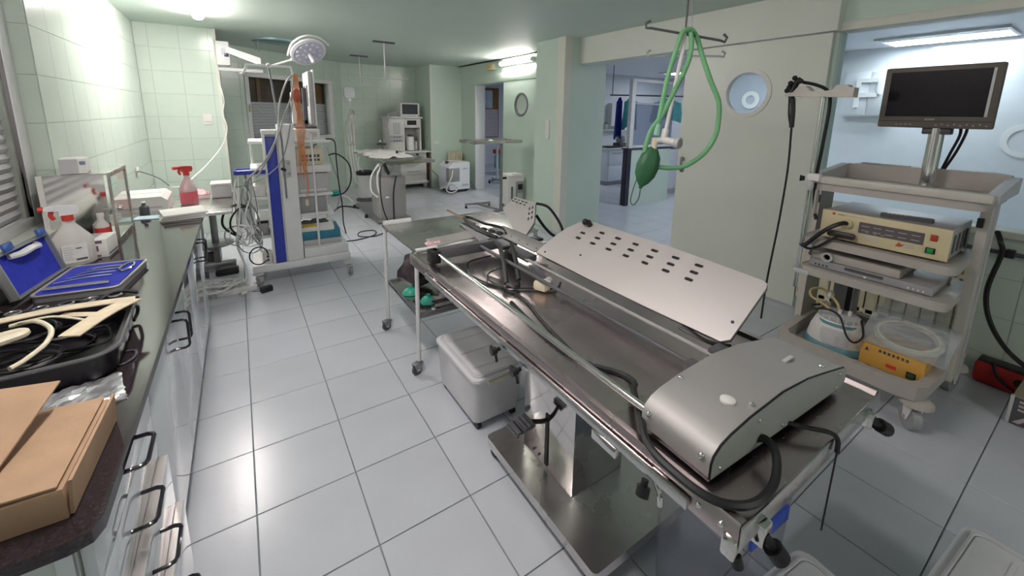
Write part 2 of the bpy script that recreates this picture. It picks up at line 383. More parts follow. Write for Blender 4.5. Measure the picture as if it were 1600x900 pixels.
# ------------------------------------------------------------------ doors, windows
def ring_profile(mb, c, r0, r1, h0, h1, n=40, axis='x'):
    prof = [(r0, h0), (r1, h0), (r1, h1), (r0, h1), (r0, h0)]
    return mb.lathe(prof, c, n, axis=axis)
def porthole_panel(mb, x0, x1, ya, yb, za, zb, yc, zc, r, n=40):
    # slab in the yz-plane between x0 and x1 with a round hole
    vs = []; fs = []
    for x in (x0, x1):
        for k in range(n):
            a = 2*math.pi*k/n; vs.append((x, yc+r*math.cos(a), zc+r*math.sin(a)))
        for k in range(n):
            a = 2*math.pi*k/n; c, s_ = math.cos(a), math.sin(a)
            t = min(((yb-yc) if c > 0 else (ya-yc))/c if abs(c) > 1e-6 else 1e9, ((zb-zc) if s_ > 0 else (za-zc))/s_ if abs(s_) > 1e-6 else 1e9)
            vs.append((x, yc+c*t, zc+s_*t))
    for o in (0, 2*n):
        for k in range(n): fs.append((o+k, o+(k+1) % n, o+n+(k+1) % n, o+n+k))
    for k in range(n): fs.append((k, (k+1) % n, 2*n+(k+1) % n, 2*n+k))
    for k in range(n): fs.append((n+k, n+(k+1) % n, 3*n+(k+1) % n, 3*n+k))
    for k in range(n): pass
    mb.add(vs, fs)
    # square corners are cut by the fan, so fill them
    cor = [(ya, za), (yb, za), (yb, zb), (ya, zb)]
    for (y, z) in cor:
        a = math.atan2(z-zc, y-yc) % (2*math.pi); k = int(a/(2*math.pi/n)); p = vs[n+k]; q = vs[n+(k+1) % n]
        v6 = [p, (x0, y, z), q, (x1, p[1], p[2]), (x1, y, z), (x1, q[1], q[2])]
        mb.add(v6, [(0, 1, 2), (3, 4, 5), (0, 1, 4, 3), (1, 2, 5, 4)])
    return mb
def sliding_door(name, x, ya, yb, zt, yc, zc, r, m, frame_m, gm=None):
    d = struct(porthole_panel(MB(), x, x+0.04, ya, yb, 0.012, zt, yc, zc, r).build(name, m, smooth=25))
    ring_profile(MB(), (x+0.02, yc, zc), r-0.012, r+0.028, -0.03, 0.03).build('porthole_frame', frame_m, d)
    MB().lathe([(0, -0.003), (r-0.005, -0.003), (r-0.005, 0.003), (0, 0.003)], (x+0.02, yc, zc), 40, axis='x').build('porthole_glass', gm or m_glass, d)
    return d
d1 = sliding_door('door_1', 4.045, 1.50, 2.80, 2.358, 2.135, 1.905, 0.20, m_door, m_plastic)
# recessed oval pull on the near door
b = MB(); b.tube([(4.03, 2.735, 1.09), (4.015, 2.735, 1.10), (4.012, 2.735, 1.16), (4.015, 2.735, 1.22), (4.03, 2.735, 1.235)], 0.012, 8)
b.sphere((4.035, 2.735, 1.10), 0.024).sphere((4.035, 2.735, 1.225), 0.024)
b.build('door_handle', m_dmetal, d1)
d2 = sliding_door('door_2', 4.305, 5.30, 6.86, 2.275, 6.255, 1.845, 0.185, m_wall, m_dmetal, mat('frosted_mint_glass', (0.52, 0.60, 0.55), rough=0.25, var=0.03))
# window in the angled wall: white frame, two glazed leaves, roller shutter behind, brown pelmet above it
win = struct(MB().build('window_1', None)) if False else None
b = MB(); fw = 0.075
ang_box(b, WU0, WU1, -0.09, 0.012, WZ1-fw, WZ1, 0.004); ang_box(b, WU0, WU1, -0.09, 0.012, WZ0, WZ0+fw, 0.004)
ang_box(b, WU0, WU0+fw, -0.09, 0.012, WZ0+fw, WZ1-fw, 0.004); ang_box(b, WU1-fw*1.4, WU1, -0.09, 0.012, WZ0+fw, WZ1-fw, 0.004)
ang_box(b, 1.36, 1.46, -0.09, 0.008, WZ0+fw, WZ1-fw, 0.004)
win = struct(b.build('window_1', m_white))
g = MB(); ang_box(g, WU0+fw, 1.36, -0.05, -0.044, WZ0+fw, WZ1-fw); ang_box(g, 1.46, WU1-fw, -0.05, -0.044, WZ0+fw, WZ1-fw)
m_pane = thin_glass('window_pane', (0.92, 0.95, 0.95), 1.45)
g.build('pane', m_pane, win)
m_slat = mat('shutter_slat', (0.72, 0.66, 0.68), rough=0.5, var=0.04)
m_brown = mat('brown_night_room', (0.10, 0.055, 0.035), rough=0.6, var=0.5, vscale=3)
M_A = Matrix.Translation(PA) @ Matrix.Rotation(AA, 4, 'Z')
def slat_profile(mb, u0, u1, z, h, d, M=None):
    mb.add([(u0, d, z), (u0, d-0.012, z+h*0.25), (u0, d-0.012, z+h*0.75), (u0, d, z+h*0.96), (u0, d+0.012, z+h*0.5), (u1, d, z), (u1, d-0.012, z+h*0.25), (u1, d-0.012, z+h*0.75), (u1, d, z+h*0.96), (u1, d+0.012, z+h*0.5)],
           [(0, 1, 6, 5), (1, 2, 7, 6), (2, 3, 8, 7), (3, 4, 9, 8), (4, 0, 5, 9), (0, 1, 2, 3, 4), (5, 6, 7, 8, 9)], M)
SM = MB(); slat_profile(SM, WU0+0.02, WU1-0.02, 0, 0.052, 0.15, M_A); SMe = SM.mesh('slat', m_slat)
for k in range(12):
    o = bpy.data.objects.new('slat', SMe); COL.objects.link(o); o.parent = win; o.location = (0, 0, WZ0+0.075+0.052*k)
b = MB(); ang_box(b, WU0, WU1, -0.24, -0.22, 1.6, WZ1); b.build('pelmet_board', m_brown, win)
m_brown2 = mat('ochre_wood', (0.22, 0.10, 0.035), rough=0.5, var=0.3, vscale=5)
for u0, u1 in ((0.75, 0.82), (1.7, 1.95), (2.02, 2.2)):
    b = MB(); ang_box(b, u0, u1, -0.22, -0.2, 1.80, WZ1-fw); b.build('wood_panel', m_brown2, win)
b = MB(); M0 = M_A
b.box((WU0+0.04, -0.03, 1.70), (0.03, 0.03, 0.12), 0.006, M=M0); b.tube([(WU0+0.04, -0.05, 1.73), (WU0+0.1, -0.09, 1.72), (WU0+0.2, -0.10, 1.62)], 0.011, 8, M=M0)
b.build('window_handle', m_cream, win)
# window in the left wall: sill, frame post, grey roller shutter slats
m_sill = mat('white_sill', (0.72, 0.74, 0.68), rough=0.35, var=0.03)
wsill = struct(MB().b2((-1.2, -3.9, 0.97), (-0.90, 3.61, 1.0), 0.005).build('trim_8', m_sill))
w2 = struct(MB().b2((-1.10, 3.47, 1.0), (-1.03, 3.60, 2.42), 0.006).b2((-1.10, -3.9, 1.0), (-1.03, 3.47, 1.05), 0.006).b2((-1.10, -3.9, 2.36), (-1.03, 3.47, 2.42), 0.006).build('window_2', m_white))
MB().b2((-1.12, 3.42, 1.0), (-1.05, 3.469, 2.42), 0.004).build('shutter_guide', mat('grey_green_guide', (0.33, 0.36, 0.32), rough=0.5), w2)
m_slat2 = mat('grey_shutter_slat', (0.42, 0.42, 0.43), rough=0.45, var=0.05)
S2 = MB(); slat_profile(S2, -3.9, 3.43, 0, 0.052, 0, Matrix(((0, 1, 0, -1.075), (1, 0, 0, 0), (0, 0, 1, 0), (0, 0, 0, 1)))); S2m = S2.mesh('slat', m_slat2)
for k in range(25):
    o = bpy.data.objects.new('slat', S2m); COL.objects.link(o); o.parent = w2; o.location = (0, 0, 1.06+0.052*k)
# outlets and small wall fittings
def socket(label, c, axis, w_=0.085, h=0.09, holes=True, cat='socket'):
    t = thing('wall_socket', label, cat, c, axis)
    MB().b2((-w_/2, -0.012, -h/2), (w_/2, 0, h/2), 0.004).build('plate', m_plastic, t)
    if holes:
        MB().cyl((0, -0.012, 0.012), (0, -0.016, 0.012), 0.02).build('outlet', m_plastic, t)
        MB().box((0, -0.013, -0.03), (w_*0.8, 0.006, 0.012)).build('lower_cover', m_lgrey, t)
    return t
socket('white double socket plate on the mint wall left of the lamp arm', (-0.32, 6.852, 1.545), 0, 0.10, 0.14)
socket('white wall socket above the white printer lid', (-0.95, 5.9, 1.0), R(90), 0.10, 0.10)
socket('small white socket plate low on the wall by the anaesthesia machine', (3.72, 8.75, 1.02), 0, 0.13, 0.06, False)
# emergency exit light above far door
t = thing('emergency_light', 'boxy white emergency light with yellow lamps on the far right wall', 'light', (4.35, 7.36, 2.585), R(-90))
MB().b2((-0.14, -0.06, -0.06), (0.14, 0, 0.06), 0.008).build('body', m_cream, t)
m_yel = mat('yellow_lens', (0.75, 0.55, 0.12), rough=0.3, var=0.1)
for x in (-0.07, 0.02): MB().box((x, -0.063, 0), (0.06, 0.012, 0.07), 0.005).build('lens', m_yel, t)
# ------------------------------------------------------------------ neighbouring room behind the sliding doors and the glass
fl2 = struct(MB().b2((4.5, -4.15, -0.2), (10.2, 12.2, -0.006)).build('floor_next_room', m_grout, smooth=0))
b = MB()
for i in range(11, 26):
    for j in range(-20, 22):
        cx = -0.078+TS*(i+0.5); cy = 3.792+TS*(j+0.5)
        if cx < 4.5 or cy < -4.0 or cy > 12: continue
        b.add([Vector(v.co)+Vector((cx, cy, 0)) for v in ft.vertices], [tuple(p.vertices) for p in ft.polygons])
o = b.build('floor_tiling', m_tilef, fl2, smooth=0); o['kind'] = 'stuff'
struct(MB().b2((4.25, -4.15, CEIL), (10.2, 12.2, CEIL+0.1)).build('ceiling_next_room', m_whitew, smooth=0))
wall('wall_next_room_east', (10.1, -4.15, 0), (10.2, 12.2, CEIL), m_whitew)
wall('wall_next_room_north', (4.5, 12.1, 0), (10.1, 12.2, CEIL), m_whitew)
wall('wall_next_room_south', (4.25, -4.15, 0), (10.1, -4.05, CEIL), m_whitew)
wall('wall_next_room_west', (4.4, 8.9, 0), (4.5, 12.1, CEIL), m_whitew)
wall('wall_next_room_glazed', (7.9, -4.05, 0), (7.98, 3.1, CEIL), m_whitew)
# light panels of that room
def panel(label, c, sx, sy):
    t = thing('ceiling_panel_lamp', label, 'lamp', c, 0, 'recessed light panels in the next room')
    MB().rring((-sx/2, -sy/2), (sx/2, sy/2), 0.03, 0, -0.03, 0).build('frame', m_white, t)
    MB().b2((-0.05, -sy/2+0.03, -0.02), (sx/2-0.03, sy/2-0.03, -0.012)).build('diffuser', m_lamp2, t); MB().b2((-sx/2+0.03, -sy/2+0.03, -0.018), (-0.05, sy/2-0.03, -0.010)).build('grey_half', m_lgrey, t)
    for k in (0.4, 1.6): MB().b2((k*sx*0.17-0.01, -sy/2+0.03, -0.03), (k*sx*0.17+0.01, sy/2-0.03, -0.02)).build('louvre', m_lgrey, t)
panel('long bright light panel seen through the glass partition', (7.35, 1.55, CEIL), 0.75, 1.15)
panel('light panel in the next room near the opening', (6.4, 3.4, CEIL), 0.6, 1.2)
panel('light panel in the next room behind the far door', (6.6, 8.6, CEIL), 0.6, 1.2)
panel('light panel in the far corner of the next room', (8.8, 6.0, CEIL), 0.6, 1.2)
# low mint wall with dark post and white framed glass screen
m_navy = mat('dark_plum_laminate', (0.035, 0.03, 0.055), rough=0.15, var=0.1)
t = thing('counter_screen', 'mint counter front with dark plum end post and dark top edge', 'counter', (6.06, 5.17, 0))
MB().b2((0, 0, 0.0), (1.15, 0.05, 1.05)).build('front_panel', m_wall, t)
MB().b2((-0.10, 0.0, 0.0), (0.0, 0.12, 1.06), 0.004).build('end_post', m_navy, t)
MB().b2((-0.10, -0.02, 1.06), (1.2, 0.16, 1.085), 0.004).build('counter_top', m_navy, t)
t = thing('glass_screen', 'white framed glass screen standing on the dark counter top', 'screen', (6.06, 5.17, 1.086))
b = MB(); b.b2((-0.06, 0.02, 0), (0.04, 0.10, 1.25), 0.004).b2((0.04, 0.02, 0), (1.2, 0.10, 0.05), 0.004).b2((0.04, 0.02, 1.2), (1.2, 0.10, 1.25), 0.004)
b.build('frame', m_white, t)
m_frost = thin_glass('smoked_glass', (0.62, 0.66, 0.74), 1.4, milk=0.25, milk_col=(0.5, 0.53, 0.62))
MB().b2((0.04, 0.055, 0.05), (1.2, 0.062, 0.80)).build('frosted_pane', m_frost, t)
MB().b2((0.04, 0.05, 0.80), (1.2, 0.07, 0.83)).build('rail', m_lgrey, t)
# low white box unit beyond
t = thing('low_unit', 'low white cupboard unit with grey plinth behind the mint counter front', 'cupboard', (7.4, 5.6, 0))
MB().b2((0, 0, 0.1), (1.3, 0.5, 0.98), 0.004).build('body', m_whitew, t); MB().b2((0.02, 0.02, 0), (1.28, 0.5, 0.1)).build('plinth', m_lgrey, t)
MB().b2((0, -0.005, 0.98), (1.3, 0.5, 1.0), 0.003).build('top', m_navy, t)
# kitchen style cabinets at the far side
t = thing('wall_counter', 'white base cabinets with pale worktop far beyond the opening', 'cabinet', (7.35, 6.95, 0), 0)
MB().b2((0, 0.02, 0.1), (2.4, 0.62, 0.86), 0.003).build('body', m_whitew, t)
for k in range(4):
    d = MB().b2((0.01+0.6*k, 0, 0.12), (0.59+0.6*k, 0.02, 0.48), 0.004).build('door', m_whitew, t)
    d = MB().b2((0.01+0.6*k, 0, 0.49), (0.59+0.6*k, 0.02, 0.85), 0.004).build('drawer', m_whitew, t)
    MB().b2((0.1+0.6*k, -0.025, 0.78), (0.5+0.6*k, -0.012, 0.795), 0.003).build('handle', m_dmetal, d)
MB().b2((0, 0.05, 0), (2.4, 0.6, 0.1)).build('plinth', m_grey, t)
MB().b2((-0.02, -0.02, 0.86), (2.42, 0.62, 0.91), 0.004).build('worktop', m_white, t)
wall('wall_next_room_inner', (7.3, 7.6, 0), (10.1, 7.7, CEIL), m_whitew)
t = thing('wall_shelf', 'shallow wall shelf with dark framed niche above the far worktop', 'shelf', (7.35, 7.45, 0))
MB().b2((0, 0, 1.30), (1.5, 0.15, 1.325), 0.003).build('board', m_white, t)
MB().rring((0.55, -0.0), (0.95, 0.15), 0.02, 0, 1.42, 1.98).build('niche_frame', m_white, t)
MB().b2((0.57, 0.12, 1.62), (0.93, 0.14, 1.96)).build('niche_back', m_dgrey, t)
for x, h, col, cap in ((0.08, 0.26, (0.75, 0.66, 0.5), m_plastic), (0.24, 0.30, (0.70, 0.62, 0.5), m_dgrey), (0.42, 0.17, (0.6, 0.6, 0.55), m_dgrey)):
    t = thing('storage_jar', {0.08: 'pale bottle at the left end of the far shelf', 0.24: 'tall beige jar with dark lid on the far shelf', 0.42: 'short jar on the far shelf beside the niche'}[x], 'jar', (7.35+x, 7.52, 1.326), 0, 'jars on the far shelf')
    MB().lathe([(0.05, 0), (0.055, h*0.1), (0.055, h*0.7), (0.03, h*0.82), (0.03, h*0.86)], n=16).build('body', mat('jar%d' % int(x*100), col, rough=0.4), t)
    MB().cyl((0, 0, h*0.86), (0, 0, h), 0.034).build('lid', cap, t)
t = thing('appliance', 'dark kitchen appliance on the far worktop', 'appliance', (8.0, 7.2, 0.911))
MB().b2((-0.15, -0.12, 0), (0.15, 0.12, 0.10), 0.02).build('base', m_dgrey, t)
MB().lathe([(0.10, 0.1), (0.12, 0.16), (0.10, 0.26), (0.03, 0.30)], (0, 0, 0), 16).build('dome', m_dmetal, t)
MB().b2((7.37, 6.98, 0.911), (7.85, 7.2, 0.945), 0.004).build('hob', m_black)
tag(bpy.data.objects['hob'], 'flat black hob on the far worktop', 'hob')
# hanging scrubs
def garment(label, c, col, w_, h, seed, grp, rz=0.0):
    rnd = random.Random(seed); b = MB(); n = 14; rows = 7
    for side in (0, 1):
        vs = []
        for i in range(rows):
            for k in range(n):
                u = k/(n-1)-0.5; z = -h*i/(rows-1); wd = w_*(0.8+0.2*(i/(rows-1)))
                y = 0.035*math.sin(k*1.9+seed)*(0.3+i/rows)+(0.03 if side else -0.03)*math.cos(u*3)
                vs.append((u*wd, y, z+0.09*math.cos(u*math.pi)**2-0.09))
        b.add(vs, [(i*n+k, i*n+k+1, (i+1)*n+k+1, (i+1)*n+k) for i in range(rows-1) for k in range(n-1)])
    o = b.build('hanging_gown', mat('gown%d' % seed, col, rough=0.9, var=0.15, vscale=12)); o.location = c; o.rotation_euler = (0, 0, rz)
    return tag(o, label, 'gown', grp)
garment('teal surgical gown hanging left of the white screen post', (7.02, 6.10, 2.06), (0.10, 0.42, 0.45), 0.34, 0.60, 1, 'hung scrubs', R(-30))
garment('dark blue scrubs hanging beside the teal gown', (6.80, 6.21, 2.06), (0.03, 0.04, 0.30), 0.16, 0.80, 2, 'hung scrubs', R(-30))
garment('pale teal gown seen through the frosted screen', (7.75, 5.73, 2.05), (0.16, 0.52, 0.56), 0.75, 0.42, 3, 'hung scrubs', R(-30))
b = MB(); b.tube([(6.6, 6.3, 2.10), (8.6, 5.2, 2.10)], 0.014, 8, smooth=False); b.build('clothes_rail', m_dgrey); tag(bpy.data.objects['clothes_rail'], 'dark rail that the scrubs hang from', 'rail')
for s_ in (0.02, 0.98): MB().tube([(6.6+2*s_, 6.3-1.1*s_, 2.10), (6.6+2*s_, 6.3-1.1*s_, CEIL)], 0.008, 6, smooth=False).build('drop_rod', m_dgrey, bpy.data.objects['clothes_rail'])
# white lettering on the glazed wall of the next room: ring and bar shapes seen through porthole and glass
m_let = mat('white_vinyl', (0.92, 0.92, 0.92), rough=0.5, var=0.0)
wp = thing('window_lettering', 'white ring and bar letters on the pane behind the near porthole', 'lettering', (7.49, 0, 0))
MB().lathe([(0.075, 0), (0.15, 0), (0.15, -0.012), (0.075, -0.012), (0.075, 0)], (0, 3.86, 1.98), 32, axis='x').build('letter_o', m_let, wp)
MB().b2((-0.012, 3.56, 1.85), (0, 3.61, 2.13)).build('letter_i', m_let, wp)
struct(MB().b2((7.50, 3.1, 0.9), (7.51, 4.6, 2.4)).b2((7.48, 4.28, 0), (7.53, 4.34, 2.7)).b2((7.48, 3.1, 0.85), (7.53, 4.6, 0.9)).build('window_4', mat('pale_blue_pane', (0.55, 0.60, 0.70), rough=0.2, var=0.06, vscale=2)))
# panelling lines, box and sign on the white wall behind the glass partition
t = thing('wall_cabinet', 'shallow white cabinet on the white wall left of the dark monitor', 'cabinet', (7.9, 2.3, 0))
MB().b2((-0.12, -0.3, 1.72), (0, 0.35, 2.38), 0.006).build('body', m_white, t); MB().b2((-0.13, -0.28, 1.74), (-0.12, 0.02, 2.36), 0.004).build('door', m_whitew, t); MB().b2((-0.13, 0.03, 1.74), (-0.12, 0.33, 2.36), 0.004).build('door', m_whitew, t)
b = MB(); b.b2((-0.02, 0, 0), (0, 0.06, 0.42)).b2((-0.02, -0.2, 0.36), (0, 0, 0.42)).b2((-0.02, -0.2, 0.15), (0, 0, 0.21)).b2((-0.02, -0.24, 0.19), (0, -0.19, 0.38))
o = b.build('wall_letter', m_let); o.location = (7.765, 2.42, 1.85); tag(o, 'pale letter P on the white cabinet left of the dark monitor', 'lettering')
o = MB().lathe([(0.14, 0), (0.20, 0), (0.20, -0.01), (0.14, -0.01), (0.14, 0)], (0, 0, 0), 32, axis='x').build('wall_ring', m_let); o.location = (7.9, 0.78, 1.45); tag(o, 'faint white letter O on the white wall right of the monitor', 'lettering')
# beyond the far door: shuttered window, white stand, red cart
t = thing('shuttered_window', 'brown shuttered window with pale curtain seen through the far doorway', 'window', (6.62, 12.09, 0))
MB().rring((-0.05, -0.04), (0.72, 0.0), 0.02, 0, 0, 0.001); MB().b2((-0.08, -0.05, 0.9), (0.75, -0.02, 2.5), 0.004).build('frame', mat('window_brown', (0.30, 0.14, 0.05), rough=0.5, var=0.2), t)
sm = MB(); slat_profile(sm, -0.04, 0.71, 0, 0.05, -0.07); sme = sm.mesh('slat', m_slat)
for k in range(18):
    o = bpy.data.objects.new('slat', sme); COL.objects.link(o); o.parent = t; o.location = (0, 0, 0.92+0.05*k)
b = MB(); n = 12; b.prism([(0.15+0.32*k/n, -0.10+0.02*math.sin(k*2)) for k in range(n+1)]+[(0.15+0.32*(n-k)/n, -0.085+0.02*math.sin((n-k)*2)) for k in range(n+1)], 1.85, 2.42)
b.build('curtain', mat('pale_curtain', (0.62, 0.70, 0.80), rough=0.8, var=0.08), t)
t = thing('red_cart', 'low cart with red tray and blue bin beyond the far doorway', 'cart', (6.2, 9.75, 0))
MB().b2((-0.3, -0.2, 0.58), (0.35, 0.2, 0.70), 0.02).build('tray', m_red, t)
MB().b2((-0.28, -0.15, 0.18), (0.02, 0.15, 0.55), 0.03).build('bin', mat('sky_blue_plastic', (0.10, 0.42, 0.60), rough=0.4), t)
for sx in (-0.26, 0.3):
    for sy in (-0.16, 0.16): MB().cyl((sx, sy, 0), (sx, sy, 0.58), 0.012, n=8).build('leg', m_chrome, t)
o = MB().sphere((6.15, 9.7, 0.735), 0.13, sc=(1, 0.8, 0.25)).build('black_glove_heap', m_dgrey); tag(o, 'crumpled dark cloth on the red tray', 'cloth')
t = thing('drip_stand', 'white wheeled stand just beyond the far doorway', 'stand', (5.25, 8.62, 0))
MB().cyl((0, 0, 0.08), (0, 0, 1.0), 0.03).build('pole', m_white, t); MB().b2((-0.25, -0.18, 1.0), (0.25, 0.18, 1.03), 0.01).build('top', m_white, t)
MB().b2((-0.25, -0.03, 0.06), (0.25, 0.03, 0.09), 0.01).b2((-0.03, -0.25, 0.06), (0.03, 0.25, 0.09), 0.01).build('foot', m_dmetal, t)
for sx, sy in ((-0.22, 0), (0.22, 0), (0, 0.22), (0, -0.22)): MB().cyl((sx-0.012, sy, 0.035), (sx+0.012, sy, 0.035), 0.035, n=14).build('castor', m_black, t)
# ------------------------------------------------------------------ left run of cabinets with dark worktop
m_gloss = mat('glossy_pale_front', (0.56, 0.61, 0.63), rough=0.05, var=0.015, coat=0.6, spec=0.8, ior=1.7)
m_carc = mat('cabinet_carcass', (0.55, 0.60, 0.56), rough=0.4, var=0.03)
m_granite = mat('dark_polished_granite', (0.028, 0.020, 0.024), rough=0.09, var=0.5, vscale=160, ior=1.6, spec=0.5)
m_plinth = mat('grey_green_plinth', (0.16, 0.22, 0.22), rough=0.3, var=0.08)
m_hblack = mat('black_handle', (0.015, 0.013, 0.02), rough=0.12, var=0.1, coat=0.5)
CX = -0.305
def d_handle(parent, y0, y1, z, x, vertical=False, name='handle'):
    d = 0.048; r = 0.016
    if vertical: P = [(x, y0, z), (x+d-r, y0, z), (x+d-0.004, y0, z-0.006), (x+d, y0, z-r), (x+d, y0, z-y1+r), (x+d-0.004, y0, z-y1+0.006), (x+d-r, y0, z-y1), (x, y0, z-y1)]
    else: P = [(x, y0, z), (x+d-r, y0, z), (x+d-0.004, y0+0.006, z), (x+d, y0+r, z), (x+d, y1-r, z), (x+d-0.004, y1-0.006, z), (x+d-r, y1, z), (x, y1, z)]
    return MB().tube(P, 0.0055, 8, smooth=False).build(name, m_hblack, parent)
t = thing('drawer_cabinet', 'glossy pale drawer cabinet at the near end with two drawers ajar', 'cabinet', (0, 0, 0))
MB().b2((-0.93, 0.987, 0.12), (CX-0.024, 1.56, 0.855), 0.002).build('body', m_carc, t)
MB().b2((-0.90, 0.99, 0), (CX-0.05, 1.56, 0.12)).build('plinth', m_plinth, t)
MB().b2((CX-0.05, 0.975, 0.02), (CX-0.026, 0.987, 0.855)).build('end_strip', m_gloss, t)
m_alus = mat('drawer_aluminium', (0.66, 0.61, 0.60), rough=0.3, metal=0.6, var=0.05, stretch=(20, 1, 1))
for z0, z1, dx, hz in ((0.748, 0.852, 0, 0.828), (0.592, 0.742, 0, 0.66), (0.408, 0.585, 0.024, 0.52), (0.135, 0.40, 0.045, 0.33)):
    d = MB().b2((CX+dx-0.02, 0.988, z0), (CX+dx, 1.558, z1), 0.002).build('drawer', m_gloss, t)
    d_handle(d, 1.20, 1.325, hz, CX+dx)
    if dx:
        MB().b2((CX-0.022, 0.992, z1-0.02), (CX+dx-0.02, 1.555, z1-0.004)).build('drawer_rail', m_alus, d)
        MB().b2((CX+dx-0.0195, 0.99, z1), (CX+dx-0.001, 1.556, z1+0.0015)).build('drawer_edge', m_alus, d)
def door_unit(label, y0, y1, near):
    t = thing('door_cabinet', label, 'cabinet')
    MB().b2((-0.93, y0+0.001, 0.12), (CX-0.022, y1-0.001, 0.855), 0.002).build('body', m_carc, t)
    MB().b2((-0.90, y0, 0), (CX-0.05, y1, 0.12)).build('plinth', m_plinth, t)
    ym = (y0+y1)/2
    for a, b_, hy in ((y0+0.003, ym-0.002, ym-0.045), (ym+0.002, y1-0.003, ym+0.045)):
        d = MB().b2((CX-0.02, a, 0.13), (CX, b_, 0.852), 0.002).build('door', m_gloss, t)
        d_handle(d, hy, 0.13, 0.79, CX, True)
door_unit('glossy pale double door cabinet next to the drawers', 1.562, 2.80, True)
door_unit('glossy pale double door cabinet at the far end of the worktop', 2.802, 4.06, False)
o = MB().prism([(-0.95, 0.972), (-0.335, 0.972), (-0.302, 0.982), (-0.29, 1.01), (-0.278, 4.12), (-0.95, 4.12)], 0.856, 0.885).build('worktop', m_granite)
tag(o, 'long dark polished granite worktop over the cabinets', 'worktop')
WT = 0.8852
# cardboard box, flaps open
m_card2 = mat('cardboard_edge', (0.42, 0.28, 0.17), rough=0.9, var=0.1)
t = thing('cardboard_box', 'flat brown cardboard box with raised flap on the near worktop', 'box', (-0.345, 1.035, WT), R(-2))
bw, bl, bh = 0.34, 0.30, 0.072
MB().b2((-bw, 0, 0), (0, bl, bh-0.004), 0.002).build('box_body', m_card, t)
M_ = Matrix.Translation((0.004, 0.02, bh-0.001)) @ Matrix.Rotation(R(2), 4, 'Y')
MB().b2((-bw, -0.018, 0), (-0.012, bl-0.02, 0.004), M=M_).build('lid_panel', m_card, t)
MB().b2((-0.002, 0.006, 0.004), (0.004, bl, bh+0.006), M=Matrix.Translation((0.003, 0, 0)) @ Matrix.Rotation(R(4), 4, 'Y')).build('side_flap', m_card, t)
M_ = Matrix.Translation((-0.12, 0.03, bh+0.004)) @ Matrix.Rotation(R(14), 4, 'X') @ Matrix.Rotation(R(-9), 4, 'Z')
MB().b2((-0.24, 0.0, 0), (0.0, 0.28, 0.004), M=M_).build('raised_flap', m_card, t)
# silvery crinkled pouch behind the box
def crumple(mb, sx, sy, h, nx, ny, seed, z0=0.0, thick=0.004):
    rnd = random.Random(seed); H = [[(rnd.random()*h if 0 < i < nx and 0 < j < ny else rnd.random()*h*0.3) for j in range(ny+1)] for i in range(nx+1)]
    vs = [((i/nx-0.5)*sx+rnd.uniform(-1, 1)*sx/nx*0.25, (j/ny-0.5)*sy+rnd.uniform(-1, 1)*sy/ny*0.25, z0+thick+H[i][j]) for i in range(nx+1) for j in range(ny+1)]
    n = len(vs); vs += [((i/nx-0.5)*sx, (j/ny-0.5)*sy, z0) for i in range(nx+1) for j in range(ny+1)]
    w_ = ny+1; fs = []
    for i in range(nx):
        for j in range(ny):
            a = i*w_+j; fs += [(a, a+1, a+w_+1), (a, a+w_+1, a+w_), (n+a, n+a+w_, n+a+w_+1, n+a+1)]
    for i in range(nx):
        a = i*w_; fs.append((a, a+w_, n+a+w_, n+a)); a = i*w_+ny; fs.append((a, n+a, n+a+w_, a+w_))
    for j in range(ny):
        fs.append((j, n+j, n+j+1, j+1)); a = nx*w_+j; fs.append((a, a+1, n+a+1, n+a))
    return mb.add(vs, fs)
m_foil = mat('silver_pouch', (0.62, 0.64, 0.66), rough=0.25, metal=0.7, var=0.15, vscale=40)
o = crumple(MB(), 0.32, 0.16, 0.012, 22, 12, 3).build('foil_pouch', m_foil, smooth=20); o.location = (-0.50, 1.475, WT); o.rotation_euler = (0, 0, R(14))
tag(o, 'crinkled silvery sterile pouch between cardboard box and black case', 'pouch')
# open black case with cream straps, tubing and cables
t = thing('black_case', 'open black plastic carry case full of cables and tubing', 'case', (-0.60, 1.78, WT), R(3))
def shell(mb, pts, h, t_, flare=0.0):
    n = len(pts); c = (sum(p[0] for p in pts)/n, sum(p[1] for p in pts)/n)
    sc = lambda p, k: (c[0]+(p[0]-c[0])*k, c[1]+(p[1]-c[1])*k)
    ki = 1-t_
    rings = [[(*sc(p, 0.97-flare), 0) for p in pts], [(*sc(p, 1-flare), h*0.12) for p in pts], [(*p, h) for p in pts], [(*sc(p, ki), h) for p in pts], [(*sc(p, ki*(1-flare)), 0.012) for p in pts]]
    vs = [v for r_ in rings for v in r_]; fs = []
    for i in range(4):
        for k in range(n): fs.append((i*n+k, i*n+(k+1) % n, (i+1)*n+(k+1) % n, (i+1)*n+k))
    fs += [tuple(range(n)), tuple(range(4*n, 5*n))]
    return mb.add(vs, fs)
m_case = mat('black_moulded_plastic', (0.010, 0.008, 0.013), rough=0.4, var=0.2)
shell(MB(), rpoly(0.46, 0.46, 0.07, 5), 0.085, 0.06, 0.05).build('case_shell', m_case, t)
rim = MB(); rim.tube([(*p, 0.085) for p in rpoly(0.465, 0.465, 0.07, 5)], 0.006, 6, closed=True, smooth=False); rim.build('case_rim', m_dgrey, t)
for k, x in enumerate((0.10, 0.16)): MB().box((0.225, 0.02+0.09*k-0.08, 0.06), (0.018, 0.05, 0.03), 0.004).build('latch', m_lgrey, t)
MB().tube([(0.21, 0.10, 0.08), (0.235, 0.16, 0.07), (0.23, 0.2, 0.03), (0.22, 0.17, 0.012)], 0.006, 8).build('case_handle', m_case, t)
rnd = random.Random(5)
tl = thing('lead_bundle', 'tangle of thin black leads lying inside the open black case', 'cables', tuple(t.location), t.rotation_euler.z)
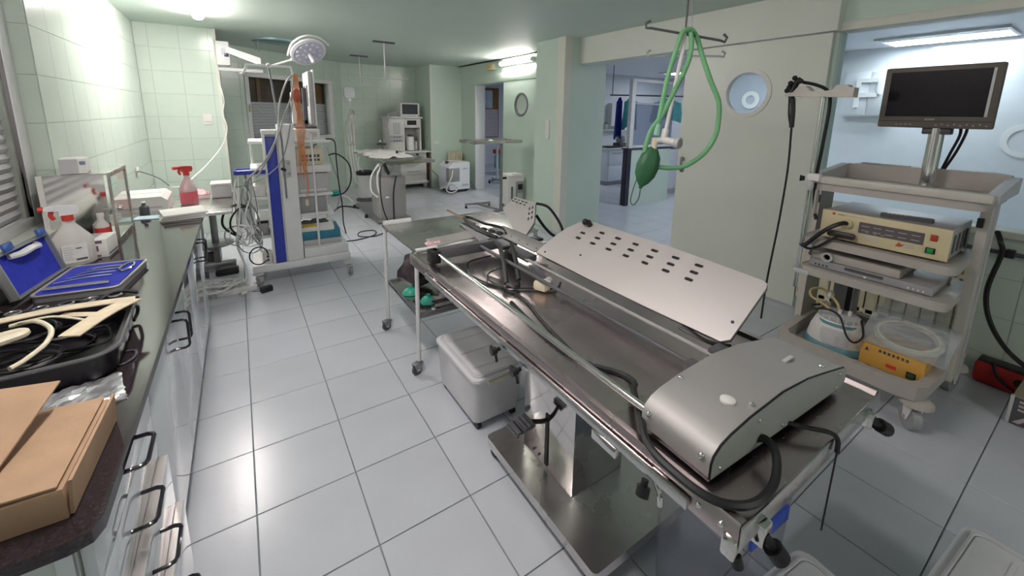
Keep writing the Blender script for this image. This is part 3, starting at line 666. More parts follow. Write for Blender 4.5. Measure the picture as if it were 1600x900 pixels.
for i in range(7):
    cx, cy = rnd.uniform(-0.12, 0.12), rnd.uniform(-0.12, 0.12); r0 = rnd.uniform(0.04, 0.08)
    pts = [(max(-0.17, min(0.17, cx+r0*1.5*math.cos(a))), max(-0.17, min(0.17, cy+r0*math.sin(a))), 0.022+0.009*i+0.004*math.sin(a*2)) for a in [k*1.1+i for k in range(9)]]
    MB().tube(pts, 0.0045, 6).build('lead', m_black, tl)
m_strap = mat('cream_strap', (0.68, 0.58, 0.42), rough=0.7, var=0.12, vscale=20)
m_ctube = mat('cream_tubing', (0.72, 0.66, 0.50), rough=0.4, var=0.06)
def strap(label, p0, p1, wd, sag, twist=0.0):
    p0, p1 = Vector(p0), Vector(p1); d = (p1-p0); side = d.cross(Vector((0, 0, 1))).normalized()*wd/2; n = 10; vs = []
    for i in range(n+1):
        q = p0+d*(i/n); q.z += sag*math.sin(math.pi*i/n); s2 = side+Vector((0, 0, twist*math.sin(math.pi*i/n)))
        vs += [q-s2, q+s2, q+s2+Vector((0, 0, 0.004)), q-s2+Vector((0, 0, 0.004))]
    fs = [(i*4+k, i*4+(k+1) % 4, i*4+4+(k+1) % 4, i*4+4+k) for i in range(n) for k in range(4)]+[(0, 1, 2, 3), (n*4, n*4+1, n*4+2, n*4+3)]
    o = MB().add(vs, fs).build('cuff_strap', m_strap); return tag(o, label, 'strap', 'cream straps on the carry case')
strap('long cream fabric strap across the far side of the black case', (-0.78, 1.93, 0.985), (-0.375, 1.955, 0.982), 0.045, 0.012)
strap('wide cream strap slanting across the open black case', (-0.49, 1.71, 0.985), (-0.375, 1.93, 0.991), 0.06, 0.008)
strap('short cream strap under the long strap in the case', (-0.56, 1.93, 0.978), (-0.45, 1.86, 0.982), 0.03, 0.0)
o = MB().tube([(-0.80, 1.70, 0.985), (-0.70, 1.745, 1.0), (-0.615, 1.775, 1.005), (-0.60, 1.765, 1.0), (-0.66, 1.73, 0.995), (-0.80, 1.63, 0.985)], 0.013, 8).build('cream_tube', m_ctube); tag(o, 'thick pale cream tube bent over at the left of the case', 'tube')
o = MB().tube([(-0.66, 1.88, 0.99), (-0.60, 1.86, 1.0), (-0.545, 1.78, 0.995), (-0.535, 1.70, 0.985), (-0.555, 1.62, 0.98), (-0.575, 1.585, 0.978)], 0.007, 8).build('cream_tube', m_ctube); tag(o, 'thin cream tube arching out over the case rim', 'tube')
o = MB().tube([(-0.64, 1.87, 1.0), (-0.56, 1.86, 1.005), (-0.47, 1.80, 0.995)], 0.004, 6).build('cream_tube', m_ctube); tag(o, 'thin cream tube lying under the slanting strap', 'tube')
o = MB().tube([(-0.395, 1.67, WT+0.004), (-0.37, 1.64, WT+0.004), (-0.345, 1.67, WT+0.004), (-0.35, 1.72, WT+0.004), (-0.375, 1.73, WT+0.004)], 0.003, 6).build('loose_cable_loop', m_dgrey); tag(o, 'thin dark cable loop lying on the worktop right of the case', 'cable')
# black clamps and cup between black case and blue case
t = thing('black_clamp', 'tangle of black plastic clamps in front of the blue lined case', 'clamp', (-0.63, 2.24, WT), R(4))
for i in range(5):
    x = -0.14+0.07*i; MB().tube([(x-0.06, -0.02, 0.010), (x, 0.015*(-1)**i, 0.018+0.004*i), (x+0.07, 0.02, 0.012)], 0.008, 6).build('clamp_arm', m_black, t)
    MB().tube([(x+0.02*math.cos(a), 0.02*math.sin(a), 0.026) for a in [k*1.05 for k in range(6)]], 0.004, 6, closed=True).build('clamp_ring', m_dmetal, t)
t = thing('black_cup', 'small black rubber cup against the wall behind the black case', 'cup', (-0.86, 2.21, WT))
MB().lathe([(0.035, 0), (0.042, 0.005), (0.045, 0.06), (0.05, 0.065), (0.04, 0.065), (0.036, 0.01), (0, 0.01)], n=20).build('cup_body', m_black, t)
MB().tube([(0.045, 0, 0.05), (0.07, 0, 0.04), (0.05, 0, 0.015)], 0.005, 6).build('cup_handle', m_black, t)
# blue lined instrument case
t = thing('instrument_case', 'open grey instrument case with royal blue lining', 'case', (-0.612, 2.555, WT), R(-7))
m_cg = mat('grey_case_shell', (0.30, 0.31, 0.31), rough=0.4, metal=0.3, var=0.05)
m_velvet = mat('blue_velvet', (0.025, 0.04, 0.42), rough=0.9, var=0.15, vscale=30)
cw, cl = 0.28, 0.38
MB().prism(rpoly(cw, cl, 0.03), 0, 0.026).build('case_tray', m_cg, t)
MB().prism(rpoly(cw-0.02, cl-0.02, 0.025), 0.026, 0.030).build('blue_lining', m_velvet, t)
MB().tube([(*p, 0.027) for p in rpoly(cw, cl, 0.03)], 0.005, 6, closed=True, smooth=False).build('tray_rim', m_alu, t)
ML = Matrix.Translation((-cw/2-0.002, 0, 0.045)) @ Matrix.Rotation(R(-105), 4, 'Y')
lid = MB().rring((-0.0, -cl/2), (0.19, cl/2), 0.008, 0, 0.018, 0.05, M=Matrix.Translation((-cw/2-0.004, 0, 0.03)) @ Matrix.Rotation(R(-104), 4, 'Y')).build('case_lid', m_cg, t)
ML = Matrix.Translation((-cw/2-0.004, 0, 0.03)) @ Matrix.Rotation(R(-104), 4, 'Y')
MB().b2((0.0, -cl/2, 0.042), (0.19, cl/2, 0.05), M=ML).build('lid_back', m_cg, t)
MB().b2((0.008, -cl/2+0.008, 0.036), (0.182, cl/2-0.008, 0.042), M=ML).build('lid_lining', m_velvet, t)
MB().tube([(0.165, -0.10, 0.03), (0.16, -0.06, 0.01), (0.165, 0.0, 0.0), (0.16, 0.06, 0.01), (0.165, 0.10, 0.03)], 0.016, 8, flat=0.6, M=ML).build('lid_bag', m_lgrey, t)
m_sblue = mat('blue_latch', (0.06, 0.13, 0.40), rough=0.35, metal=0.4)
for y in (-0.12, 0.12): MB().b2((0.19, y-0.03, 0.0), (0.225, y+0.03, 0.012), 0.004, M=ML).build('blue_latch', m_sblue, t)
for i in range(4):
    y = -0.07+0.045*i; o = MB().tube([(-0.11+0.02*i, y, 0.036), (-0.02, y+0.03, 0.038), (0.07, y+0.04, 0.036)], 0.0035, 6).build('probe', m_chrome)
    o.location = t.location; o.rotation_euler = t.rotation_euler; tag(o, ['thin steel probe on the blue lining, nearest the thick rod', 'thin steel probe second from the thick rod on the blue lining', 'thin steel probe third from the thick rod on the blue lining', 'thin steel probe on the blue lining, farthest from the thick rod'][i], 'probe', 'probes in the blue case')
o = MB().tube([(-0.11, -0.15, 0.041), (0.10, -0.15, 0.041)], 0.009, 8, smooth=False).build('steel_rod', m_chrome); o.location = t.location; o.rotation_euler = t.rotation_euler; tag(o, 'thick steel rod along the near edge of the blue case', 'rod')
o = MB().tube([(0.095+0.022*math.cos(a), 0.07+0.06*math.sin(a), 0.037) for a in [k*math.pi/5 for k in range(10)]], 0.005, 6, closed=True).build('forceps_ring', m_chrome); o.location = t.location; o.rotation_euler = t.rotation_euler; tag(o, 'chrome oval handle at the right end of the blue case', 'instrument')
# spray bottles
def spray(label, c, rz, body_m, head_m, trig_m, s=1.0, liquid=None, lab=True, wx=1.0, white_head=False):
    t = thing('spray_bottle', label, 'spray bottle', c, rz)
    t.scale = (s, s, s)
    MB().lathe([(0.052, 0), (0.058, 0.008), (0.058, 0.12), (0.05, 0.15), (0.03, 0.19), (0.018, 0.215), (0.018, 0.235)], n=24, sx=1.15*wx, sy=0.72).build('bottle', body_m, t)
    MB().cyl((0, 0, 0.233), (0, 0, 0.262), 0.022, n=20).build('collar', head_m, t)
    MB().prism([(-0.03, 0.262), (0.035, 0.262), (0.045, 0.285), (0.04, 0.305), (-0.02, 0.312), (-0.075, 0.308), (-0.08, 0.292), (-0.03, 0.285)], -0.016, 0.016, 'y').build('spray_head', m_white if white_head else head_m, t)
    MB().tube([(-0.05, 0, 0.287), (-0.055, 0, 0.265), (-0.045, 0, 0.245)], 0.009, 8).build('trigger', trig_m, t)
    MB().cyl((-0.075, 0, 0.30), (-0.095, 0, 0.30), 0.013, n=12).build('nozzle', head_m, t)
    if liquid: MB().lathe([(0.0525, 0.004), (0.0585, 0.01), (0.0588, 0.1)], n=24, sx=1.15*wx, sy=0.725, caps=True).build('liquid', liquid, t)
    if lab:
        l = MB(); l.b2((-0.045, -0.0436, 0.02), (0.045, -0.0425, 0.115)).build('label_sheet', m_paper, t)
        for i in range(6): MB().b2((-0.04, -0.0445, 0.10-0.012*i), (-0.005 if i % 2 else -0.012, -0.0435, 0.103-0.012*i)).build('printed_line', m_lgrey, t)
        MB().b2((0.004, -0.0445, 0.09), (0.025, -0.0435, 0.095)).build('printed_line', m_dgrey, t); MB().b2((0.0, -0.0445, 0.03), (0.04, -0.0435, 0.04)).build('barcode', m_dgrey, t)
    return t
m_bott = mat('milky_bottle', (0.78, 0.75, 0.71), rough=0.35, var=0.03, trans=0.15)
spray('big milky white spray bottle with red collar and trigger', (-0.755, 2.905, WT), R(20), m_bott, m_red, m_red, 1.0, wx=1.2, white_head=True)
m_clearp = mat('clear_pink_bottle', (0.85, 0.72, 0.74), rough=0.2, trans=0.5, var=0.02)
m_pink = mat('pink_liquid', (0.80, 0.16, 0.20), rough=0.25, var=0.05)
t = spray('spray bottle half full of pink liquid with red head', (-0.43, 4.74, 0.821), R(40), m_clearp, m_red, m_red, 1.12, m_pink, lab=False)
# boxed supplies
def print_box(label, c, rz, size, printed=True):
    t = thing('supply_carton', label, 'carton', c, rz); sx, sy, sz = size
    MB().b2((-sx/2, -sy/2, 0), (sx/2, sy/2, sz), 0.003).build('carton_body', m_paper, t)
    m_p = mat('mauve_print', (0.17, 0.12, 0.15), rough=0.7)
    MB().b2((-sx/2+0.004, -sy/2-0.0012, sz*0.78), (sx/2-0.02, -sy/2, sz*0.94)).build('print_band', m_p, t)
    MB().b2((-sx/2+0.004, -sy/2-0.0012, sz*0.06), (sx/2-0.03, -sy/2, sz*0.16)).build('print_band', m_p, t)
    MB().b2((0.03, -sy/2-0.0012, sz*0.36), (0.038, -sy/2, sz*0.66)).build('print_mark', m_p, t)
    MB().b2((sx/2, -sy/2+0.01, sz*0.1), (sx/2+0.0012, sy/2-0.01, sz*0.2)).build('print_band', m_p, t)
    MB().b2((-0.02, -sy/2+0.002, sz), (0.02, sy/2-0.002, sz+0.0008)).build('tape', m_lgrey, t)
print_box('white supply carton with dark print behind the white spray bottle', (-0.712, 3.055, WT), R(-4), (0.15, 0.16, 0.10))
# steel sterilising cabinet with glazed side
t = thing('steel_cabinet', 'polished steel table cabinet with glass door on the worktop', 'cabinet', (-0.80, 3.48, WT))
b = MB(); b.b2((-0.14, -0.22, 0), (0.14, 0.22, 0.012)).b2((-0.14, -0.22, 0.408), (0.14, 0.22, 0.42)).b2((-0.14, -0.22, 0.012), (-0.128, 0.22, 0.408))
b.build('cabinet_shell', m_steel2, t)
MB().b2((-0.128, -0.22, 0.012), (0.125, -0.212, 0.408)).build('mirror_panel', m_chrome, t)
MB().b2((-0.14, -0.226, 0.0), (-0.118, -0.214, 0.42)).build('corner_strip', m_plastic, t)
d = MB().rring((0, 0), (0, 0), 0, 0, 0, 0); b = MB()
b.b2((0.14, -0.22, 0), (0.152, -0.195, 0.42)).b2((0.14, 0.195, 0), (0.152, 0.22, 0.42)).b2((0.14, -0.195, 0), (0.152, 0.195, 0.025)).b2((0.14, -0.195, 0.395), (0.152, 0.195, 0.42))
d = b.build('glass_door', m_steel, t)
MB().b2((0.1445, -0.195, 0.025), (0.1485, 0.195, 0.395)).build('door_pane', m_glass, d)
MB().cyl((0.152, -0.15, 0.2), (0.175, -0.15, 0.2), 0.012).build('knob', m_chrome, d)
t = thing('tissue_box', 'small grey and white box on top of the steel cabinet', 'box', (-0.80, 3.33, WT+0.421), R(8))
MB().b2((-0.055, -0.05, 0), (0.055, 0.11, 0.085), 0.003).build('box_body', m_paper, t); MB().b2((-0.0545, -0.0515, 0.001), (0.02, -0.05, 0.084)).build('grey_end', m_lgrey, t)
MB().b2((0.026, -0.0512, 0.05), (0.05, -0.05, 0.07)).build('blue_print', mat('slate_print', (0.2, 0.24, 0.36)), t)
t = thing('medicine_bottle', 'small bottle with red label inside the glazed steel cabinet', 'bottle', (-0.70, 3.195, WT))
MB().lathe([(0.03, 0), (0.032, 0.004), (0.032, 0.13), (0.015, 0.16), (0.015, 0.18)], n=18).build('bottle', m_bott, t); MB().lathe([(0.0328, 0.04), (0.0328, 0.12)], n=18, caps=False).build('red_label', m_red, t); MB().cyl((0, 0, 0.18), (0, 0, 0.20), 0.017).build('cap', m_plastic, t)
t['label'] = 'small bottle with red label in front of the steel mirror panel'
# paper pile, blue sheet at the far end
for i in range(3):
    o = MB().b2((-0.13, -0.13, 0), (0.13, 0.13, 0.016), 0.003).build('paper_ream', m_paper); o.location = (-0.405+0.006*i, 3.86-0.008*i, WT+0.0165*i); o.rotation_euler = (0, 0, R(6+3*i))
    tag(o, ['bottom white pad of the pile at the far worktop end', 'middle white pad of the pile at the far worktop end', 'top white pad of the pile at the far worktop end'][i], 'pad', 'pads piled at the far worktop end')
o = MB().b2((-0.09, -0.06, 0), (0.09, 0.06, 0.004), 0.001).build('blue_sheet', mat('pale_blue_paper', (0.55, 0.72, 0.80), rough=0.7)); o.location = (-0.60, 3.93, WT); o.rotation_euler = (0, 0, R(-10)); tag(o, 'pale blue paper slip beside the white pads', 'paper')
t = thing('pill_bottles', 'tiny bottle with dark label behind the blue slip', 'bottle', (-0.645, 4.06, WT)); MB().lathe([(0.03, 0), (0.03, 0.06), (0.012, 0.075), (0.012, 0.09)], n=14).build('vial', m_dgrey, t); MB().cyl((0, 0, 0.09), (0, 0, 0.1), 0.014).build('cap', m_white, t); t.name = 'glass_vial'
# ------------------------------------------------------------------ steel instrument table past the worktop
t = thing('instrument_table', 'steel topped side table on a single grey column past the worktop', 'table', (-0.50, 4.75, 0))
MB().b2((-0.44, -0.52, 0.79), (0.40, 0.50, 0.82), 0.006).build('top', m_steel, t)
MB().b2((0.17, 0.39, 0.09), (0.23, 0.45, 0.79), 0.006).build('column', m_dmetal, t)
MB().lathe([(0.02, 0.28), (0.16, 0.285), (0.17, 0.30), (0.16, 0.305), (0.02, 0.31)], (0.20, 0.42, 0), 28).build('round_shelf', m_dmetal, t)
MB().b2((-0.40, 0.38, 0.03), (0.36, 0.46, 0.09), 0.008).b2((-0.02, 0.0, 0.03), (0.06, 0.46, 0.09), 0.008).build('foot', m_dmetal, t)
MB().tube([(0.2, 0.40, 0.22), (0.05, 0.2, 0.35), (-0.15, 0.1, 0.6), (-0.2, 0.05, 0.79)], 0.01, 6, smooth=False).build('brace', m_dmetal, t)
for x in (-0.37, 0.33): MB().cyl((x-0.012, 0.42, 0.015), (x+0.012, 0.42, 0.015), 0.015, n=12).build('castor', m_black, t)
t = thing('label_printer', 'white printer with sloping lid on the steel side table', 'printer', (-0.73, 4.62, 0.821), R(2))
MB().prism([(-0.17, 0), (0.17, 0), (0.17, 0.09), (0.13, 0.125), (-0.17, 0.125), (-0.19, 0.10)], -0.14, 0.32, 'y').build('printer_body', m_plastic, t)
MB().b2((-0.15, -0.142, 0.03), (0.13, -0.139, 0.045)).build('paper_slot', m_lgrey, t)
MB().b2((-0.16, 0.08, 0.126), (0.12, 0.084, 0.128)).build('lid_seam', m_lgrey, t)
o = MB().tube([(-0.945, 5.88, 1.0), (-0.90, 5.75, 1.02), (-0.72, 5.4, 0.99), (-0.60, 5.05, 0.955)], 0.005, 6).build('power_lead', m_dgrey); tag(o, 'thin dark lead running from the wall socket to the printer', 'cable')
t = thing('steel_dish_box', 'white lidded steel box at the right end of the side table', 'box', (-0.19, 5.0, 0.821)); MB().b2((-0.08, -0.1, 0), (0.08, 0.1, 0.125), 0.012).build('box_body', m_lgrey, t); MB().b2((-0.085, -0.105, 0.125), (0.085, 0.105, 0.145), 0.006).build('lid', m_plastic, t); t.name = 'lidded_box'
t = thing('pink_wrap', 'bundle of pink wrapped packs on the side table', 'packs', (-0.37, 5.02, 0.821))
m_pw = mat('pink_wrap', (0.72, 0.42, 0.45), rough=0.5, var=0.2, vscale=20)
crumple(MB(), 0.15, 0.2, 0.05, 6, 6, 9, 0.03).build('wrap', m_pw, t); MB().b2((-0.075, -0.1, 0), (0.075, 0.1, 0.03), 0.003).build('tray', m_plastic, t); t.name = 'wrapped_pack'; t['category'] = 'pack'
o = MB().tube([(-0.16, 6.83, 2.1), (-0.12, 6.83, 1.8), (-0.15, 6.82, 1.62), (-0.12, 6.75, 1.45), (-0.17, 6.5, 1.25), (-0.30, 6.0, 1.08), (-0.42, 5.5, 0.98), (-0.50, 5.1, 0.935), (-0.57, 4.93, 0.95)], 0.008, 8).build('white_cable', m_white); tag(o, 'white cable drooping down the wall corner to the side table', 'cable')
# ------------------------------------------------------------------ white endoscopy tower with blue stripe
def castor(parent, x, y, zt, r=0.045, m_w=None, m_f=None, rz=0.0, w_=0.026):
    M = Matrix.Translation((x, y, 0)) @ Matrix.Rotation(rz, 4, 'Z')
    c = MB().cyl((0.02, -w_/2, r), (0.02, w_/2, r), r, n=20, M=M).build('castor_wheel', m_w or m_grey, parent)
    f = MB(); f.cyl((0, 0, r*1.9), (0, 0, zt), 0.012, n=12, M=M)
    f.prism([(-0.012, r*1.55), (-0.02, r*2.25), (0.05, r*2.25), (0.035, r*0.8), (0.005, r*0.8)], -w_/2-0.008, -w_/2-0.002, 'y', M=M)
    f.prism([(-0.012, r*1.55), (-0.02, r*2.25), (0.05, r*2.25), (0.035, r*0.8), (0.005, r*0.8)], w_/2+0.002, w_/2+0.008, 'y', M=M)
    f.box((0.015, 0, r*2.2), (0.07, w_+0.02, r*0.3), 0.004, M=M)
    f.build('castor_fork', m_f or m_lgrey, c)
    MB().cyl((0.02, -w_/2-0.01, r), (0.02, w_/2+0.01, r), 0.008, n=10, M=M).build('castor_hub', m_chrome, c)
t = thing('endoscopy_tower', 'white equipment tower with royal blue stripe and five shelves', 'equipment cart', (0.0, 4.42, 0), R(-1.5))
TW = t
MB().b2((0.0, 0.0, 0.145), (0.88, 0.52, 0.22), 0.012).build('base_frame', m_white, t)
MB().b2((0.45, 0.03, 0.22), (0.87, 0.50, 0.315), 0.012).build('base_tray', m_white, t)
MB().b2((0.12, 0.10, 0.11), (0.52, 0.42, 0.145), 0.006).build('underside_box', m_white, t)
for x, y, a in ((0.04, 0.03, 60), (0.85, -0.05, -80), (0.05, 0.49, 30), (0.84, 0.49, 200)):
    castor(t, x, y, 0.145, 0.045, m_grey, m_lgrey, R(a)); MB().lathe([(0.04, 0.128), (0.055, 0.132), (0.05, 0.145)], (x, y, 0), 18).build('bumper_disc', m_lgrey, t)
MB().b2((0.175, 0.0, 0.22), (0.198, 0.14, 1.48), 0.004).build('side_post', m_white, t)
MB().b2((0.198, -0.004, 0.225), (0.285, 0.13, 1.43), 0.006).build('blue_stripe', m_blue, t)
MB().b2((0.285, 0.0, 0.22), (0.30, 0.14, 1.45), 0.003).build('edge_post', m_lgrey, t)
MB().b2((0.30, 0.0, 0.22), (0.44, 0.14, 1.55), 0.006).build('front_panel', m_white, t)
MB().cyl((0.24, -0.006, 1.385), (0.24, 0.0, 1.385), 0.016).build('stripe_knob', m_dgrey, t)
MB().b2((0.17, 0.0, 1.455), (0.30, 0.14, 1.50), 0.01).build('top_cap', m_white, t)
MB().b2((0.06, 0.10, 1.365), (0.77, 0.50, 1.395), 0.01).build('shelf', m_white, t)
for z in (1.07, 0.83, 0.63):
    MB().b2((0.06, 0.10, z), (0.76, 0.50, z+(0.075 if z > 1 else 0.03)), 0.008).build('shelf', m_white, t)
MB().b2((0.05, 0.10, 0.455), (0.22, 0.50, 0.475), 0.006).build('shelf', m_white, t)
MB().cyl((0.59, 0.03, 0.315), (0.59, 0.06, 1.46), 0.011, n=10).build('upright_tube', m_white, t)
MB().cyl((0.74, 0.48, 0.315), (0.74, 0.48, 1.38), 0.012, n=10).build('upright_tube', m_white, t)
MB().cyl((0.08, 0.48, 0.22), (0.08, 0.48, 1.38), 0.012, n=10).build('upright_tube', m_white, t)
b = MB(); b.b2((0.315, -0.03, 1.06), (0.385, 0.0, 1.215), 0.006); br = b.build('pole_clamp', m_lgrey, t)
for z in (1.09, 1.19): MB().cyl((0.37, -0.034, z), (0.37, -0.03, z), 0.012).build('clamp_screw', m_dmetal, br)
MB().tube([(0.31, -0.035, 1.14), (0.34, -0.06, 1.13)], 0.012, 8, smooth=False).build('clamp_lever', m_black, br)
# blue side shelf
MB().b2((-0.05, -0.04, 1.11), (0.18, 0.14, 1.125), 0.003).build('side_shelf', m_white, t)
b = MB(); b.b2((-0.05, -0.055, 1.105), (0.18, -0.04, 1.14), 0.004).b2((-0.05, 0.14, 1.105), (0.18, 0.155, 1.14), 0.004).b2((-0.065, -0.055, 1.105), (-0.05, 0.155, 1.14), 0.004); b.build('side_shelf_rail', m_blue, t)
# drip pole with hooks, clamped to the tower
t = thing('drip_pole', 'thin grey pole with white hooked crossbar rising from the tower', 'pole', (0.33, 4.375, 0))
MB().tube([(0, 0, 0.86), (0, 0, 1.4), (-0.045, 0.1, 2.06)], 0.008, 8, smooth=False).build('pole', m_dmetal, t)
MB().sphere((-0.045, 0.1, 2.075), 0.022).build('ball_joint', m_white, t)
MB().tube([(-0.215, 0.10, 2.06), (-0.245, 0.10, 2.0), (-0.27, 0.10, 1.985), (-0.285, 0.10, 2.0)][::-1]+[(-0.20, 0.1, 2.07), (0.10, 0.1, 2.075), (0.135, 0.1, 2.06), (0.145, 0.1, 2.01)], 0.010, 8).build('hook_bar', m_white, t)
# monitor seen edge on
t = thing('edge_on_monitor', 'grey flat monitor seen edge-on above the tower', 'monitor', (0.62, 4.72, 1.502))
MB().b2((-0.05, -0.02, 0.04), (-0.012, 0.02, 0.40), 0.006).build('stand_arm', m_dgrey, t); MB().b2((-0.15, -0.12, 0), (0.05, 0.12, 0.02), 0.008).build('foot', m_dgrey, t); MB().b2((-0.06, -0.02, 0.02), (-0.02, 0.02, 0.08)).build('neck', m_dgrey, t)
MB().b2((-0.012, -0.19, 0.05), (0.03, 0.19, 0.555), 0.012).build('monitor_shell', m_lgrey, t)
MB().b2((0.03, -0.20, 0.03), (0.045, 0.20, 0.57), 0.008).build('screen_bezel', m_white, t); MB().b2((0.045, -0.18, 0.06), (0.047, 0.18, 0.54)).build('screen', m_black, t)
for y in (-0.12, 0.05): MB().b2((-0.016, y, 0.22), (-0.012, y+0.08, 0.42)).build('vent', m_dgrey, t)
# devices on the tower shelves
def device(label, name, lo, hi, m, face=None, cat='device', knobs=(), bands=()):
    cx, cy = (lo[0]+hi[0])/2, (lo[1]+hi[1])/2; t = thing(name, label, cat, (cx, cy, lo[2]), R(-1.5))
    w_, d, h = hi[0]-lo[0], hi[1]-lo[1], hi[2]-lo[2]
    MB().b2((-w_/2, -d/2, 0), (w_/2, d/2, h), 0.005).build('housing', m, t)
    MB().b2((-w_/2+0.006, -d/2-0.004, 0.006), (w_/2-0.006, -d/2, h-0.006), 0.002).build('rear_panel' if not face else 'front_panel', face or m, t)
    for (x, z, ww, hh, mm) in bands: MB().b2((x-ww/2, -d/2-0.007, z-hh/2), (x+ww/2, -d/2-0.004, z+hh/2)).build('panel_slot', mm, t)
    for (x, z, r, mm) in knobs: MB().cyl((x, -d/2-0.014, z), (x, -d/2-0.004, z), r, n=14).build('connector', mm, t)
    return t
device('white box unit on the top shelf of the tower', 'camera_unit', (0.45, 4.56, 1.396), (0.69, 4.88, 1.50), m_plastic, bands=((0.06, 0.05, 0.07, 0.05, m_lgrey),))
t = device('beige unit with rows of dark vents on the second tower shelf', 'light_source', (0.45, 4.53, 1.146), (0.70, 4.88, 1.31), m_cream, m_cream, bands=[(-0.06+0.035*k, 0.09, 0.024, 0.028, m_dgrey) for k in range(5)]+[(-0.06+0.035*k, 0.05, 0.024, 0.022, m_dgrey) for k in range(5)])
for x in (-0.06, 0.05): MB().tube([(x, -0.12, 0.165), (x, -0.12, 0.19), (x+0.03, -0.12, 0.2)], 0.006, 6).build('carry_clip', m_dgrey, t)
device('grey metal unit on the third tower shelf', 'recorder_unit', (0.445, 4.53, 0.861), (0.74, 4.88, 1.06), m_lgrey, m_lgrey, bands=((0, 0.03, 0.24, 0.02, m_plastic),))
device('grey unit on the fourth tower shelf', 'insufflator_unit', (0.45, 4.53, 0.661), (0.71, 4.88, 0.822), m_lgrey, m_grey)
for k, (z0, z1, mm, lb, dx) in enumerate(((0.316, 0.37, m_lgrey, 'grey ring binder at the bottom of the tower pile', 0), (0.371, 0.455, mat('teal_folder', (0.04, 0.22, 0.32), rough=0.5, var=0.1), 'teal folder box in the tower base tray', 0), (0.456, 0.50, m_paper, 'white folder lying on the teal folder box', -0.05))):
    o = MB().b2((-0.18, -0.19, 0), (0.18, 0.19, z1-z0), 0.006).build('folder', mm); o.location = (0.645+dx, 4.705+0.01*k, z0); o.rotation_euler = (0, 0, R(-2-2*k)); tag(o, lb, 'folder', 'folders in the tower base')
o = crumple(MB(), 0.14, 0.10, 0.02, 5, 5, 4).build('yellow_pack', mat('yellow_pack', (0.62, 0.46, 0.08), rough=0.5, var=0.15)); o.location = (0.53, 4.60, 0.501); tag(o, 'yellow pack on the white folder in the tower', 'pack')
o = crumple(MB(), 0.26, 0.14, 0.03, 8, 6, 14).build('dark_pouch', m_dgrey); o.location = (0.60, 4.77, 0.501); tag(o, 'dark crumpled pouch at the back of the tower pile', 'pouch')
device('white small unit on the upper left side of the tower', 'pump_unit', (0.065, 4.56, 0.861), (0.175, 4.85, 0.965), m_plastic, m_white)
device('dark unit on the lower left side of the tower', 'power_unit', (0.07, 4.56, 0.476), (0.175, 4.85, 0.60), m_dgrey, m_grey)
device('white socket block on the tower base', 'socket_block', (0.10, 4.46, 0.221), (0.17, 4.56, 0.33), m_plastic, m_plastic, knobs=((0.0, 0.07, 0.012, m_dgrey), (0.0, 0.035, 0.012, m_dgrey)))
# cables
def cable(label, pts, r, m, cat='cable', name='cable', grp=None, res=6):
    o = MB().tube(pts, r, 7, res).build(name, m); return tag(o, label, cat, grp)
m_orange = mat('orange_cable', (0.68, 0.28, 0.12), rough=0.45, var=0.15)
m_cgrey = mat('grey_cable', (0.42, 0.41, 0.40), rough=0.4, var=0.08)
ob = thing('orange_cable_bundle', 'bundle of orange cables hanging down the tower front', 'cables', (0.49, 4.40, 0))
rnd = random.Random(11)
for i in range(7):
    x = -0.035+0.012*i; e = rnd.uniform(0.8, 1.3)
    MB().tube([(0.0+0.004*i, 0.12, 2.02), (x*0.9, 0.08, 1.85), (x*0.5+0.01, 0.05, 1.65), (x+0.01, 0.02, 1.5), (x*0.7, -0.01, 1.35), (x, -0.02, e)], 0.0035, 6).build('orange_cable', m_orange, ob)
MB().tube([(-0.02, -0.025, 1.24), (0.03, -0.03, 1.26), (0.035, -0.03, 1.19), (0.0, -0.03, 1.16), (0.03, -0.03, 1.05), (0.01, -0.03, 0.83)], 0.005, 6).build('orange_cable', m_orange, ob)
MB().cyl((0.01, -0.03, 0.77), (0.01, -0.03, 0.83), 0.015, n=10).build('plug', m_cream, ob)
MB().sphere((0.0, 0.05, 1.82), 0.05, sc=(0.8, 0.5, 1.3)).build('red_wrap', mat('red_wrap', (0.5, 0.12, 0.06), rough=0.5, var=0.2), ob)
MB().b2((-0.045, 0.09, 1.55), (0.03, 0.15, 1.85), 0.01).build('white_sleeve', m_white, ob)
cable('thick pale grey hose looping from the pole hook to the tower', [(0.47, 4.46, 2.0), (0.41, 4.42, 1.93), (0.34, 4.38, 1.74), (0.30, 4.33, 1.48), (0.22, 4.30, 1.28), (0.10, 4.32, 1.08)], 0.009, m_cgrey, 'hose', 'grey_hose')
cable('second pale grey hose crossing in front of the tower', [(0.475, 4.45, 1.97), (0.44, 4.40, 1.80), (0.36, 4.34, 1.62), (0.29, 4.30, 1.44), (0.17, 4.29, 1.22), (0.02, 4.32, 1.06)], 0.008, m_cgrey, 'hose', 'grey_hose')
cable('dark grey lead crossing the blue stripe diagonally', [(0.46, 4.46, 1.95), (0.42, 4.37, 1.6), (0.33, 4.34, 1.26), (0.22, 4.32, 1.12), (0.08, 4.31, 1.04), (-0.05, 4.36, 1.0)], 0.005, m_dmetal)
